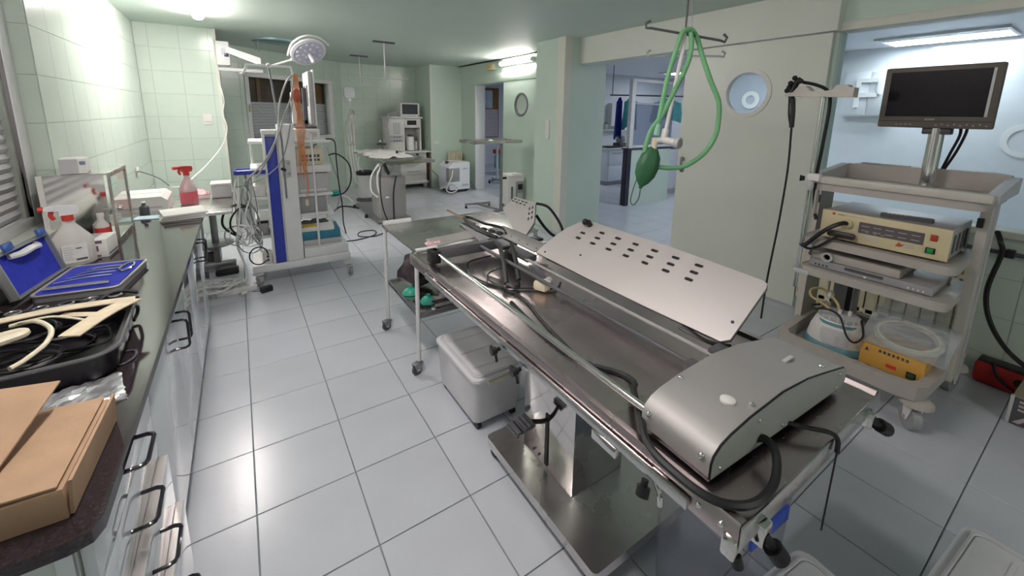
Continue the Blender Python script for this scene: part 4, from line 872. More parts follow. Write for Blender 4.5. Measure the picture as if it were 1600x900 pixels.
# cable jungle on the left side of the tower
rnd = random.Random(21)
cb = thing('cable_tangle', 'tangle of grey and white leads hanging off the left of the tower', 'cables', (0.02, 4.46, 0))
for i in range(11):
    x = rnd.uniform(-0.10, 0.07); y = rnd.uniform(-0.06, 0.0); z0 = rnd.uniform(1.0, 1.1); z1 = rnd.uniform(0.42, 0.6)
    MB().tube([(x, y, z0), (x+rnd.uniform(-.05, .05), y-0.02, 0.9), (x+rnd.uniform(-.06, .06), y, 0.72), (rnd.uniform(-0.05, 0.08), y-0.03, z1), (rnd.uniform(-0.05, 0.05), y, z1+0.12)], rnd.choice((0.004, 0.006, 0.008)), 6).build('lead', rnd.choice((m_cgrey, m_white, m_dmetal, m_dmetal)), cb)
for i in range(6):
    c = (rnd.uniform(-0.12, 0.02), rnd.uniform(-0.08, -0.02), rnd.uniform(0.42, 0.58)); r0 = rnd.uniform(0.05, 0.10); ph = rnd.random()*6
    MB().tube([(c[0]+r0*math.cos(a+ph), c[1]+0.02*math.sin(a*2), c[2]+r0*math.sin(a+ph)) for a in [k*0.9 for k in range(9)]], 0.005, 6).build('lead', rnd.choice((m_cgrey, m_white, m_white, m_dmetal)), cb)
cable('thick black cable looping at the left of the tower', [(0.03, 4.44, 0.78), (-0.06, 4.42, 0.83), (-0.16, 4.40, 0.78), (-0.19, 4.40, 0.66), (-0.12, 4.42, 0.56), (-0.05, 4.44, 0.52)], 0.010, m_black)
cable('second thick black cable loop beside the tower', [(0.03, 4.42, 0.80), (-0.05, 4.40, 0.80), (-0.12, 4.38, 0.72), (-0.13, 4.39, 0.62), (-0.08, 4.42, 0.54)], 0.008, m_black)
cable('thin black cable ring by the tower foot', [(0.06+0.075*math.cos(a), 4.37, 0.335+0.085*math.sin(a)) for a in [k*0.7 for k in range(9)]], 0.006, m_black)
cable('white hose dropping from the tangle to the floor sockets', [(-0.06, 4.42, 0.98), (-0.05, 4.40, 0.8), (-0.08, 4.38, 0.6), (-0.1, 4.42, 0.45), (-0.06, 4.46, 0.25), (-0.06, 4.48, 0.10), (-0.12, 4.46, 0.075), (-0.22, 4.40, 0.085)], 0.010, m_white, 'hose', 'white_hose')
cable('black cable bowing out right of the tower', [(0.74, 4.50, 1.24), (0.82, 4.46, 1.25), (0.92, 4.44, 1.15), (0.93, 4.43, 0.98), (0.86, 4.42, 0.86), (0.76, 4.50, 0.82)], 0.007, m_black)
cable('long black cable hanging down right of the tower', [(0.74, 4.56, 1.40), (0.80, 4.46, 1.38), (0.80, 4.42, 1.2), (0.81, 4.42, 0.95), (0.83, 4.42, 0.72), (0.83, 4.42, 0.55), (0.85, 4.42, 0.42)], 0.006, m_black)
cable('thin dark cable curving beside the tower shelves', [(0.73, 4.50, 1.32), (0.78, 4.46, 1.1), (0.82, 4.44, 0.92), (0.79, 4.45, 0.72), (0.76, 4.5, 0.66)], 0.004, m_dmetal)
o = crumple(MB(), 0.10, 0.06, 0.04, 5, 4, 8, thick=0.01).build('teal_connector', mat('teal_plastic', (0.05, 0.50, 0.40), rough=0.4, var=0.15)); o.location = (0.795, 4.55, 0.83); tag(o, 'small teal connector clipped at the right of the tower', 'connector'); o.rotation_euler = (R(70), 0, 0)
cable('white tube with black tip curling off the tower right side', [(0.80, 4.55, 0.80), (0.88, 4.5, 0.80), (0.95, 4.48, 0.74)], 0.008, m_white, 'tube', 'white_tube')
cable('black lead with blunt plug sticking out at the right', [(0.76, 4.52, 0.65), (0.82, 4.48, 0.70), (0.90, 4.45, 0.70), (1.0, 4.45, 0.67)], 0.008, m_black)
# power strips and white leads on the floor
def strip(label, c, rz, L=0.3):
    t = thing('power_strip', label, 'power strip', c, rz)
    MB().b2((-L/2, -0.03, 0), (L/2, 0.03, 0.05), 0.006).build('strip_body', m_plastic, t)
    for k in range(4): MB().lathe([(0.020, 0.05), (0.020, 0.0515), (0.012, 0.0515)], (-L/2+0.05+0.066*k, 0, 0), 14).build('outlet', m_lgrey, t)
    return t
strip('white power strip on the floor left of the tower wheel', (-0.14, 4.40, 0.001), R(8), 0.32)
strip('white power strip lying further back by the side table foot', (-0.25, 4.62, 0.001), R(-15), 0.26)
t = thing('plug_adapter', 'black power adapter on the floor beside the tower wheel', 'adapter', (0.09, 4.30, 0.001), R(15)); MB().b2((-0.05, -0.03, 0), (0.05, 0.03, 0.05), 0.006).build('adapter_body', m_black, t); MB().tube([(-0.05, 0, 0.02), (-0.08, 0.02, 0.02), (-0.1, 0.06, 0.01)], 0.004, 6).build('adapter_lead', m_black, t)
fl = thing('floor_lead_tangle', 'tangle of white leads lying over the floor power strips', 'cables', (-0.16, 4.42, 0))
rnd = random.Random(31)
for i in range(7):
    c = (rnd.uniform(-0.14, 0.10), rnd.uniform(-0.06, 0.14)); r0 = rnd.uniform(0.05, 0.11); ph = rnd.random()*6; n = 10
    MB().tube([(c[0]+r0*1.3*math.cos(a+ph)*(1-0.03*k), c[1]+r0*math.sin(a+ph), 0.062+0.007*i+0.02*math.sin(a*1.3)**2) for k, a in enumerate([q*0.85 for q in range(n)])], 0.0055, 6).build('white_lead', m_white, fl)
t = thing('white_plug', 'white mains plug on the floor in front of the power strip', 'plug', (-0.11, 4.30, 0.001), R(30)); MB().cyl((0, 0, 0.022), (0.05, 0, 0.022), 0.02, 0.014, n=12).build('plug_body', m_white, t)
for y in (-0.008, 0.008): MB().cyl((-0.02, y, 0.022), (0, y, 0.022), 0.003, n=6).build('pin', m_chrome, t)
# dark box and cloth near the side table foot
t = thing('foot_box', 'dark box on the floor behind the side table column', 'box', (-0.42, 5.45, 0.001)); MB().b2((-0.12, -0.15, 0), (0.14, 0.15, 0.17), 0.01).build('box_body', m_dgrey, t); MB().b2((-0.125, -0.155, 0.15), (0.145, 0.155, 0.175), 0.004).build('lid', m_black, t)
t = thing('pedal_unit', 'dark foot pedal under the left edge of the tower', 'pedal', (-0.22, 5.0, 0.001)); MB().b2((-0.1, -0.06, 0), (0.1, 0.06, 0.06), 0.015).build('pedal_body', m_black, t); MB().b2((-0.08, -0.05, 0.06), (0.08, 0.04, 0.075), 0.006).build('treadle', m_dgrey, t)
# ------------------------------------------------------------------ LED surgical lamp on wall arm
t = thing('surgical_lamp', 'white round LED surgical lamp on a wall mounted arm', 'lamp', (-0.06, 6.80, 2.40))
MB().b2((-0.09, -0.10, -0.16), (0.06, 0.03, 0.14), 0.012).build('wall_mount', m_white, t); MB().b2((-0.03, -0.108, -0.03), (0.03, -0.10, 0.05)).build('mount_recess', m_lgrey, t); MB().b2((0.0, -0.115, -0.05), (0.045, -0.10, -0.01), 0.003).build('control_pad', mat('navy_pad', (0.03, 0.03, 0.09), rough=0.3), t)
MB().prism([(0.02, 0.08), (0.40, -0.04), (0.40, -0.12), (0.34, -0.12), (0.02, -0.0)], -0.13, -0.05, 'y').build('arm_upper', m_white, t)
MB().b2((-0.08, -0.13, -0.235), (0.42, -0.06, -0.19), 0.01).build('arm_lower', m_lgrey, t)
MB().tube([(0.40, -0.10, -0.14), (0.48, -0.3, -0.15), (0.62, -0.62, -0.12), (0.70, -0.80, -0.10)], 0.014, 8).build('arm_rod', m_lgrey, t)
# head: tilted disc; its face looks down and towards the room
HC = Vector((0.86, -1.05, -0.02)); nrm = Vector((0.22, -0.62, -0.75)).normalized()
u_ = Vector((1, 0, 0.38)); u_ = (u_-nrm*u_.dot(nrm)).normalized(); v_ = nrm.cross(u_)
MH = Matrix(((u_.x, v_.x, nrm.x, HC.x), (u_.y, v_.y, nrm.y, HC.y), (u_.z, v_.z, nrm.z, HC.z), (0, 0, 0, 1)))
MB().lathe([(0, -0.07), (0.10, -0.065), (0.17, -0.04), (0.205, -0.01), (0.205, 0.012), (0.19, 0.02), (0, 0.02)], n=32, M=MH).build('lamp_head', m_white, t)
MB().tube([(-0.23, 0, -0.02), (-0.15, 0.165, -0.02), (0, 0.235, -0.02), (0.16, 0.165, -0.02), (0.25, 0.02, -0.01)], 0.013, 8, M=MH).build('rim_handle', m_white, t)
MB().lathe([(0, 0.021), (0.18, 0.021), (0.18, 0.026), (0, 0.026)], n=32, M=MH).build('face_plate', mat('lavender_lens', (0.60, 0.58, 0.72), rough=0.2), t)
led = MB().lathe([(0, 0.026), (0.022, 0.028), (0.017, 0.036), (0, 0.036)], n=12).mesh('led_lens', mat('led_lens', (0.72, 0.70, 0.82), rough=0.12))
for r0, n0 in ((0.0, 1), (0.065, 6), (0.135, 12)):
    for k in range(n0):
        a = 2*math.pi*k/n0; o = bpy.data.objects.new('led_lens', led); COL.objects.link(o); o.parent = t; o.matrix_local = MH @ Matrix.Translation((r0*math.cos(a), r0*math.sin(a), 0))
MB().cyl((0, 0, 0.02), (0, 0, 0.16), 0.022, 0.018, n=14, M=MH @ Matrix.Translation((0, -0.02, 0))).build('grip', m_plastic, t)
MB().tube([(0.70, -0.80, -0.10), (0.70, -0.92, -0.10), tuple(HC-nrm*0.03-u_*0.15)], 0.022, 8).build('joint', m_white, t)
# ceiling ring
t = thing('ceiling_ring', 'flat pale teal ring mount on the ceiling behind the surgical lamp', 'mount', (0.58, 7.34, CEIL)); m_teal = mat('pale_teal_metal', (0.30, 0.48, 0.48), rough=0.4, metal=0.3)
MB().lathe([(0.20, -0.002), (0.30, -0.002), (0.30, -0.03), (0.20, -0.03), (0.20, -0.002)], n=36).build('ring', m_teal, t); MB().b2((-0.30, -0.03, -0.03), (0.30, 0.03, -0.004)).build('cross_plate', m_dmetal, t)
MB().cyl((-0.22, 0.0, -0.18), (-0.22, 0, -0.03), 0.006, n=8).build('rod', m_dmetal, t); MB().cyl((-0.26, 0.05, -0.16), (-0.26, 0.05, -0.02), 0.006, n=8).build('rod', m_dmetal, t)
# ------------------------------------------------------------------ far operating table
t = thing('far_operating_table', 'stainless operating table on a box pedestal in the back of the room', 'operating table', (2.16, 6.95, 0))
MB().b2((-0.36, -0.82, 0.915), (0.40, 1.2, 0.95), 0.006).build('top', m_steel, t)
b = MB(); b.b2((-0.37, -0.83, 0.905), (0.41, -0.815, 0.955)).b2((-0.37, -0.815, 0.905), (-0.355, 1.2, 0.955)); b.build('top_rim', m_steel2, t)
MB().b2((-0.46, -0.78, 0.02), (-0.06, -0.30, 0.70), 0.006).build('pedestal', m_alu, t); MB().b2((-0.40, -0.72, 0.70), (-0.10, -0.36, 0.915), 0.006).build('pedestal_head', m_steel, t)
MB().b2((-0.52, -0.82, 0.02), (0.0, 0.6, 0.07), 0.01).build('base_plate', m_dmetal, t)
for x in (-0.56, 0.04):
    for y in (-0.3, 0.5): MB().cyl((x-0.02, y, 0.03), (x+0.02, y, 0.03), 0.03, n=14).build('castor', m_black, t)
MB().tube([(-0.38, -0.75, 0.90), (-0.36, -0.80, 0.86), (-0.33, -0.81, 0.76)], 0.022, 8).build('release_handle', m_black, t)
MB().tube([(-0.36, -0.62, 0.88), (-0.46, -0.70, 0.75), (-0.47, -0.72, 0.55), (-0.42, -0.74, 0.42), (-0.33, -0.80, 0.40)], 0.014, 8).build('white_hose', m_white, t)
MB().tube([(-0.40, -0.55, 0.88), (-0.54, -0.65, 0.72), (-0.55, -0.66, 0.5), (-0.47, -0.7, 0.40)], 0.014, 8).build('white_hose', m_white, t)
# draped white cloth
b = MB(); n, m_ = 16, 20; vs = []
for i in range(n+1):
    for j in range(m_+1):
        x = -0.40+0.62*i/n; y = -0.40+1.58*j/m_; z = 0.958+0.018*math.sin(i*1.1+j*0.7)+0.014*math.sin(j*1.9-i*0.6)+0.03*math.exp(-((x+0.1)**2+(y-0.3)**2)*8)
        if i == 0: z -= 0.03
        if j == 0: z -= 0.002
        vs.append((x+0.03*math.sin(j*1.3), y+0.03*math.sin(i*0.9), max(z, 0.956)))
k0 = len(vs); vs += [(p[0], p[1], p[2]-0.004) for p in vs]
w_ = m_+1; fs = []
for i in range(n):
    for j in range(m_):
        a = i*w_+j; fs += [(a, a+1, a+w_+1, a+w_), (k0+a, k0+a+w_, k0+a+w_+1, k0+a+1)]
for i in range(n): a = i*w_; fs.append((a, a+w_, k0+a+w_, k0+a)); a += m_; fs.append((a, k0+a, k0+a+w_, a+w_))
for j in range(m_): fs.append((j, k0+j, k0+j+1, j+1)); a = n*w_+j; fs.append((a, a+1, k0+a+1, k0+a))
o = MB().add(vs, fs).build('cloth', mat('white_cloth', (0.78, 0.74, 0.74), rough=0.9, var=0.05, vscale=10, bump=0.2, bscale=14), smooth=60); o.location = (2.16, 6.95, 0); tag(o, 'crumpled white cloth lying over the far operating table', 'cloth')
o = MB().sphere((2.22, 6.92, 1.01), 0.022).build('rubber_stopper', m_black); tag(o, 'small black rubber stopper lying on the white cloth', 'stopper')
cable('black cable looping from the far table down to the floor', [(1.82, 6.2, 0.94), (1.70, 6.05, 0.86), (1.66, 6.0, 0.6), (1.68, 5.98, 0.3), (1.74, 5.92, 0.08), (1.80, 5.86, 0.012)], 0.009, m_black)
cable('second black cable down the far table pedestal', [(1.92, 6.06, 0.74), (1.86, 6.02, 0.5), (1.84, 5.98, 0.2), (1.82, 5.92, 0.012), (1.74, 5.85, 0.012)], 0.012, m_black)
cable('thin black cable loops on the floor by the far pedestal', [(1.80, 5.86, 0.008), (1.6, 5.66, 0.008), (1.42, 5.55, 0.008), (1.25, 5.66, 0.008), (1.32, 5.86, 0.008), (1.5, 5.84, 0.008), (1.45, 5.62, 0.008), (1.2, 5.5, 0.008), (1.02, 5.52, 0.008)], 0.007, m_black)
t = thing('suction_canister', 'grey suction canister with black rim behind the far table', 'canister', (1.95, 8.05, 0))
MB().lathe([(0.13, 0.06), (0.14, 0.07), (0.14, 0.50), (0.13, 0.52)], n=20).build('canister', m_lgrey, t); MB().lathe([(0.155, 0.50), (0.16, 0.51), (0.16, 0.56), (0.10, 0.58), (0.05, 0.58)], n=20).build('lid', m_black, t); MB().lathe([(0.18, 0), (0.18, 0.03), (0.13, 0.06)], n=20).build('foot', m_dgrey, t)
MB().tube([(-0.05, -0.1, 0.57), (-0.14, -0.14, 0.70), (-0.12, -0.12, 0.85)], 0.01, 6).build('hose', m_white, t)
# ------------------------------------------------------------------ anaesthesia machine with monitor
t = thing('anaesthesia_machine', 'white anaesthesia machine with drawers and gauge panel at the back wall', 'anaesthesia machine', (3.10, 9.0, 0))
MB().b2((-0.42, -0.18, 0.14), (0.40, 0.42, 0.80), 0.012).build('lower_body', m_plastic, t)
MB().prism([(-0.30, 0.62)]+[(-0.30+0.66*k/12, 0.62-0.13*math.sin(math.pi*k/12)) for k in range(1, 12)]+[(0.36, 0.62), (0.36, 0.79), (-0.30, 0.79)], -0.20, -0.18, 'y').build('drawer_apron', m_lgrey, t)
MB().b2((-0.40, -0.20, 0.32), (0.38, -0.18, 0.46), 0.006).build('drawer', m_plastic, t); MB().b2((-0.05, -0.215, 0.38), (0.25, -0.20, 0.40), 0.004).build('drawer_pull', m_lgrey, t)
MB().b2((-0.42, -0.24, 0.80), (0.50, 0.42, 0.83), 0.01).build('worktop', m_plastic, t)
MB().b2((-0.44, -0.22, 0.10), (0.44, 0.42, 0.16), 0.02).build('base', m_plastic, t)
for x in (-0.36, 0.36):
    for y in (-0.16, 0.34): MB().cyl((x-0.02, y, 0.07), (x+0.02, y, 0.07), 0.07, n=20).build('castor', m_white, t)
MB().b2((-0.40, 0.0, 0.83), (-0.02, 0.36, 1.54), 0.01).build('flowmeter_cabinet', m_plastic, t)
MB().b2((-0.02, 0.0, 1.34), (0.36, 0.36, 1.54), 0.01).build('ventilator_head', m_plastic, t)
MB().b2((-0.02, 0.30, 0.83), (0.36, 0.36, 1.34), 0.006).build('back_panel', m_lgrey, t); MB().b2((0.33, 0.0, 0.83), (0.36, 0.30, 1.34), 0.004).build('side_cheek', m_plastic, t)
MB().b2((-0.43, -0.03, 1.54), (0.40, 0.38, 1.58), 0.01).build('top_shelf', m_plastic, t)
g = MB().b2((-0.27, -0.008, 1.20), (-0.12, 0.0, 1.45)).build('flow_window', m_lgrey, t)
for k in range(3): MB().cyl((-0.24+0.045*k, -0.014, 1.22), (-0.24+0.045*k, -0.014, 1.43), 0.009, n=8).build('flow_tube', m_white, g)
MB().b2((0.04, -0.008, 1.40), (0.25, 0.0, 1.50)).build('display', m_black, t)
for z in (1.06, 1.14): MB().b2((-0.36, -0.006, z-0.035), (-0.06, 0.0, z+0.035)).build('control_strip', m_lgrey, t)
for x in (-0.26, -0.20, -0.14):
    for z in (1.06, 1.14): MB().cyl((x, -0.02, z), (x, -0.006, z), 0.014, n=10).build('knob', m_dgrey, t)
MB().lathe([(0.085, 0.84), (0.085, 1.10), (0.07, 1.14), (0.05, 1.15)], (0.12, 0.05, 0), 20).build('absorber', m_white, t); MB().lathe([(0.06, 1.15), (0.07, 1.16), (0.07, 1.19), (0.03, 1.2)], (0.12, 0.05, 0), 20).build('absorber_cap', m_dgrey, t)
MB().lathe([(0.04, 0.84), (0.045, 1.0), (0.02, 1.04)], (0.26, 0.10, 0), 14).build('bellows', m_lgrey, t)
for x, z in ((-0.15, 0.74), (0.18, 0.75)): MB().b2((x-0.03, -0.215, z-0.02), (x+0.03, -0.20, z+0.03), 0.003).build('apron_clip', m_black, t)
MB().b2((-0.10, -0.22, 0.66), (0.14, -0.20, 0.69), 0.004).build('apron_handle', m_white, t)
MB().tube([(0.42, -0.1, 0.2), (0.43, -0.12, 0.5), (0.42, -0.1, 0.78)], 0.05, 8).build('bag_arm', mat('dark_red_bag', (0.12, 0.03, 0.025), rough=0.4), t)
t = thing('patient_monitor', 'white cased patient monitor with dark screen on the anaesthesia machine', 'monitor', (3.22, 9.12, 1.581))
MB().b2((-0.22, -0.12, 0.0), (0.22, 0.18, 0.30), 0.02).build('case', m_plastic, t); MB().b2((-0.18, -0.126, 0.055), (0.17, -0.12, 0.27)).build('screen', mat('monitor_glass', (0.05, 0.055, 0.065), rough=0.15), t)
MB().tube([(-0.14, 0.02, 0.30), (-0.13, 0.02, 0.325), (0.13, 0.02, 0.325), (0.14, 0.02, 0.30)], 0.012, 6).build('carry_handle', m_lgrey, t); MB().cyl((0.18, -0.128, 0.025), (0.18, -0.12, 0.025), 0.012).build('knob', m_dgrey, t)
lb = thing('monitor_leads', 'grey leads trailing from the patient monitor down its left side', 'cables', (2.70, 9.0, 0))
rnd = random.Random(41)
for i in range(6):
    x = rnd.uniform(-0.05, 0.05); MB().tube([(0.27, 0.08, 1.72-0.02*i), (0.10, -0.0, 1.66-0.02*i), (0.02+x*0.4, -0.06, 1.62), (-0.06+x, -0.1, 1.35), (-0.03+x, -0.12, 1.05), (-0.06+x, -0.1, 0.90)], 0.007, 6).build('lead', m_cgrey, lb)
t = thing('lead_basket', 'small chrome fitting with dark leads beside the anaesthesia machine', 'fitting', (2.52, 8.98, 0.98)); MB().sphere((0, 0, 0.07), 0.04).build('chrome_ball', m_chrome, t); MB().b2((-0.06, -0.06, 0), (0.16, 0.06, 0.03), 0.01).build('dark_tray', m_dgrey, t); MB().cyl((0.05, 0.0, -0.97), (0.05, 0.0, 0.0), 0.015, n=8).build('post', m_dmetal, t)
# ------------------------------------------------------------------ oxygen concentrator, radiator
t = thing('oxygen_concentrator', 'white oxygen concentrator with dark grey corner panel and hose by the far door', 'oxygen concentrator', (3.88, 8.14, 0), R(5))
MB().prism([(-0.24, 0.06), (0.24, 0.06), (0.24, 0.62), (-0.20, 0.62), (-0.27, 0.55), (-0.27, 0.12)], -0.22, 0.24, 'y').build('case', m_whitew, t)
MB().b2((-0.276, -0.226, 0.24), (-0.02, -0.10, 0.53), 0.004).build('dark_panel', m_grey, t)
MB().prism([(-0.20, 0.62), (0.24, 0.62), (0.23, 0.645), (-0.17, 0.645)], -0.20, 0.22, 'y').build('top_cover', m_plastic, t); MB().b2((-0.16, -0.16, 0.645), (0.0, -0.02, 0.66), 0.005).build('control_panel', m_lgrey, t); MB().b2((-0.22, -0.05, 0.61), (-0.17, 0.05, 0.665), 0.01).build('carry_grip', m_dgrey, t)
MB().b2((-0.22, -0.20, 0.03), (0.22, 0.22, 0.06)).build('underside', m_black, t)
for x in (-0.18, 0.18):
    for y in (-0.16, 0.18): MB().cyl((x-0.015, y, 0.02), (x+0.015, y, 0.02), 0.02, n=12).build('castor', m_black, t)
MB().b2((0.06, -0.224, 0.5), (0.17, -0.22, 0.515)).build('vent_slot', m_grey, t)
for k in range(4): MB().prism(rpoly(0.03, 0.05, 0.008, 3, 0.06+0.042*k, 0.15), -0.224, -0.22, 'y').build('logo_letter', m_lgrey, t)
cable('white hose looping in front of the concentrator', [(3.70, 7.87, 0.50), (3.66, 7.84, 0.36), (3.58, 7.80, 0.25), (3.52, 7.80, 0.12), (3.56, 7.78, 0.05), (3.68, 7.76, 0.05), (3.75, 7.76, 0.12), (3.66, 7.78, 0.22), (3.56, 7.86, 0.16), (3.46, 8.0, 0.1)], 0.014, m_white, 'hose', 'oxygen_hose')
cable('dark cable from the machine to the concentrator', [(3.52, 8.74, 0.45), (3.55, 8.6, 0.4), (3.60, 8.42, 0.3), (3.62, 8.35, 0.2)], 0.010, m_dmetal)
cable('dark cable from the concentrator to the doorway', [(4.14, 8.30, 0.25), (4.24, 8.28, 0.22), (4.28, 8.12, 0.14), (4.30, 7.95, 0.02)], 0.009, m_dmetal)
t = thing('far_radiator', 'cream ribbed radiator behind the oxygen concentrator', 'radiator', (4.14, 8.64, 0.20))
for k in range(6): MB().prism(rpoly(0.05, 0.12, 0.02, 4, -0.16+0.056*k, 0), 0, 0.60).build('radiator_rib', m_cream, t)
MB().b2((-0.18, -0.02, 0.04), (0.15, 0.02, 0.08)).build('header_pipe', m_cream, t); MB().cyl((0.15, 0, 0.55), (0.20, 0, 0.55), 0.022).build('valve', m_chrome, t)
for x in (-0.14, 0.1): MB().b2((x-0.01, -0.02, -0.2), (x+0.01, 0.02, 0.02)).build('leg', m_cream, t)
# ------------------------------------------------------------------ instrument stand near the far door
t = thing('mayo_stand', 'steel instrument stand with flat tray in front of the far door', 'instrument stand', (3.61, 5.80, 0))
MB().b2((-0.02, -0.02, 0.06), (0.02, 0.02, 1.22), 0.004).build('pole', m_dmetal, t)
MB().b2((-0.34, -0.03, 0.055), (0.03, 0.03, 0.085), 0.004, M=Matrix.Rotation(R(-70), 4, 'Z')).build('foot_bar', m_dmetal, t) if False else MB().tube([(0, 0, 0.07), (-0.09, 0.62, 0.07)], 0.025, 4, smooth=False).build('foot_bar', m_dmetal, t)
MB().tube([(-0.34, 0.66, 0.075), (0.14, 0.60, 0.075)], 0.024, 4, smooth=False).build('cross_foot', m_dmetal, t)
MB().tube([(-0.22, -0.06, 0.07), (0.2, 0.04, 0.07)], 0.024, 4, smooth=False).build('cross_foot', m_dmetal, t)
for x, y in ((-0.32, 0.66), (0.12, 0.60), (-0.2, -0.05), (0.18, 0.04)): MB().cyl((x-0.012, y, 0.025), (x+0.012, y, 0.025), 0.025, n=12).build('castor', m_black, t)
MB().cyl((0.03, -0.02, 0.62), (0.09, -0.02, 0.62), 0.02, n=12).build('height_knob', m_black, t)
MB().b2((-0.66, -0.26, 1.215), (0.24, 0.22, 1.228), 0.003).build('tray', m_steel, t); MB().rring((-0.66, -0.26), (0.24, 0.22), 0.012, 0, 1.228, 1.262).build('tray_rim', m_steel, t); MB().cyl((0.0, 0.0, 1.228), (0, 0, 1.31), 0.012).build('pole_tip', m_dmetal, t)
for i, (x, y) in enumerate(((-0.20, 0.0), (-0.14, 0.05))):
    o = crumple(MB(), 0.10, 0.08, 0.035, 4, 4, 60+i, thick=0.012).build('gauze_pack', m_paper); o.location = (3.61+x, 5.80+y-0.03*i, 1.2285); o.rotation_euler = (0, 0, R(30*i)); tag(o, ['white gauze pack on the steel stand tray', 'smaller white gauze pack beside the pole on the tray'][i], 'gauze', 'gauze on the stand tray')
    if i: o.scale = (0.6, 0.6, 0.6); o.location = (3.61-0.06, 5.80-0.12, 1.2285)
# second concentrator beside the far door
t = thing('small_concentrator', 'white boxy concentrator with grey display panel against the far door', 'concentrator', (4.12, 6.22, 0), R(-8))
MB().b2((-0.17, -0.18, 0.04), (0.15, 0.20, 0.56), 0.02).build('case', m_plastic, t); MB().b2((-0.02, -0.188, 0.10), (0.135, -0.178, 0.49), 0.006).build('grey_panel', m_grey, t); MB().b2((0.02, -0.194, 0.34), (0.11, -0.187, 0.44)).build('display', m_black, t); MB().b2((0.01, -0.192, 0.16), (0.12, -0.187, 0.28)).build('label_plate', m_lgrey, t)
MB().prism([(-0.17, 0.56), (0.15, 0.56), (0.14, 0.60), (-0.15, 0.60)], -0.17, 0.19, 'y').build('top_cover', m_plastic, t); MB().prism(rpoly(0.16, 0.12, 0.03, 4, 0.05, -0.08), 0.60, 0.615).build('top_button_plate', m_lgrey, t)
MB().cyl((-0.10, -0.195, 0.18), (-0.10, -0.195, 0.40), 0.016, n=10).build('flow_tube', m_dgrey, t)
for x in (-0.12, 0.1):
    for y in (-0.13, 0.15): MB().cyl((x-0.012, y, 0.022), (x+0.012, y, 0.022), 0.022, n=12).build('castor', m_black, t)
# ------------------------------------------------------------------ ceiling drip hangers
def hanger(label, x, y, zb, x0, x1, ang=0.0, m=m_chrome, plate=True, tilt=0.0, rr=0.010):
    t = thing('drip_hanger', label, 'drip hanger', (x, y, CEIL), ang); MT = Matrix.Translation((0, 0, zb-CEIL)) @ Matrix.Rotation(tilt, 4, 'Y') @ Matrix.Translation((0, 0, CEIL-zb))
    if plate: MB().b2((-0.16, -0.03, -0.022), (0.16, 0.03, 0), 0.004).build('ceiling_track', m_dgrey, t)
    MB().cyl((0, 0, zb-CEIL), (0, 0, -0.022 if plate else 0), rr, n=10).build('rod', m, t)
    MB().tube([(x0, 0, zb-CEIL+0.035), (x0-0.022, 0, zb-CEIL+0.02), (x0-0.016, 0, zb-CEIL-0.004), (x0+0.012, 0, zb-CEIL), (0, 0, zb-CEIL), (x1-0.012, 0, zb-CEIL), (x1+0.016, 0, zb-CEIL-0.004), (x1+0.022, 0, zb-CEIL+0.02), (x1, 0, zb-CEIL+0.035)], 0.007, 8, smooth=False, M=MT).build('hook_bar', m, t)
    return t
hanger('steel drip hanger over the far operating table, nearer the lamp', 1.92, 6.41, 2.17, -0.33, 0.33, 0, m_lgrey)
hanger('steel drip hanger near the back wall holding the clear bag', 2.0, 8.25, 2.17, -0.22, 0.32, 0, m_lgrey)
t = thing('drip_bag', 'clear fluid bag hanging from the rear drip hanger', 'drip bag', (1.79, 8.25, 0))
m_bag = mat('clear_bag', (0.80, 0.82, 0.86), rough=0.25, trans=0.4, var=0.03)
MB().prism(rpoly(0.19, 0.20, 0.05, 5, 0, 2.02), -0.03, 0.03, 'y').build('bag', m_bag, t); MB().tube([(0, 0, 2.12), (0.0, 0, 2.16)], 0.008, 6, smooth=False).build('loop', m_plastic, t)
MB().lathe([(0.012, 1.86), (0.03, 1.90), (0.03, 1.93)], n=12).build('port', m_white, t); MB().cyl((0, 0, 1.74), (0, 0, 1.86), 0.014, n=10).build('drip_chamber', m_bag, t)
for k in range(4): MB().tube([(0, 0, 1.74), (-0.03+0.03*k, 0.02, 1.62), (-0.10+0.06*k, 0.03, 1.35), (-0.05+0.04*k, 0.03, 1.05), (0.02, 0.03, 1.15), (0.0, 0.02, 1.55)], 0.006, 6).build('drip_line', m_cgrey, t)
t = thing('hanging_hoses', 'pale corrugated hoses hanging down the back wall under the drip bag', 'hoses', (1.84, 8.42, 0)); 
for k in range(3): MB().tube([(0.03*k, 0, 1.62), (0.05*k-0.06, 0.03, 1.2), (0.05*k-0.04, 0.02, 0.7), (0.06*k+0.02, 0, 0.32), (0.12+0.03*k, -0.05, 0.22)], 0.012, 8).build('hose', m_white, t)
MB().tube([(0, 0, 1.62), (0.03, -0.02, 1.70), (0.06, 0, 1.62)], 0.010, 6).build('hook', m_dmetal, t)
# ------------------------------------------------------------------ foreground operating table
m_top = mat('worn_steel_top', (0.63, 0.53, 0.54), rough=0.28, metal=1.0, var=0.06, vscale=3, rvar=0.08, stain=((0.44, 0.38, 0.38), 3.0, 0.5, 0.8))
t = thing('operating_table', 'stainless steel operating table on a square column in the foreground', 'operating table', (0, 0, 0)); OT = t
MB().prism(rpoly(0.53, 0.76, 0.02, 3, 1.165, 1.18), 0.055, 0.10).build('base_plate', m_steel, t)
for x, y in ((0.93, 0.84), (1.40, 0.84), (0.93, 1.52), (1.40, 1.52)):
    MB().cyl((x-0.014, y, 0.024), (x+0.014, y, 0.024), 0.024, n=16).build('castor', m_black, t); MB().cyl((x, y, 0.03), (x, y, 0.056), 0.02, n=12).build('castor_stem', m_black, t)
MB().b2((1.03, 1.07, 0.10), (1.33, 1.42, 0.80), 0.004).build('column', m_steel2, t)
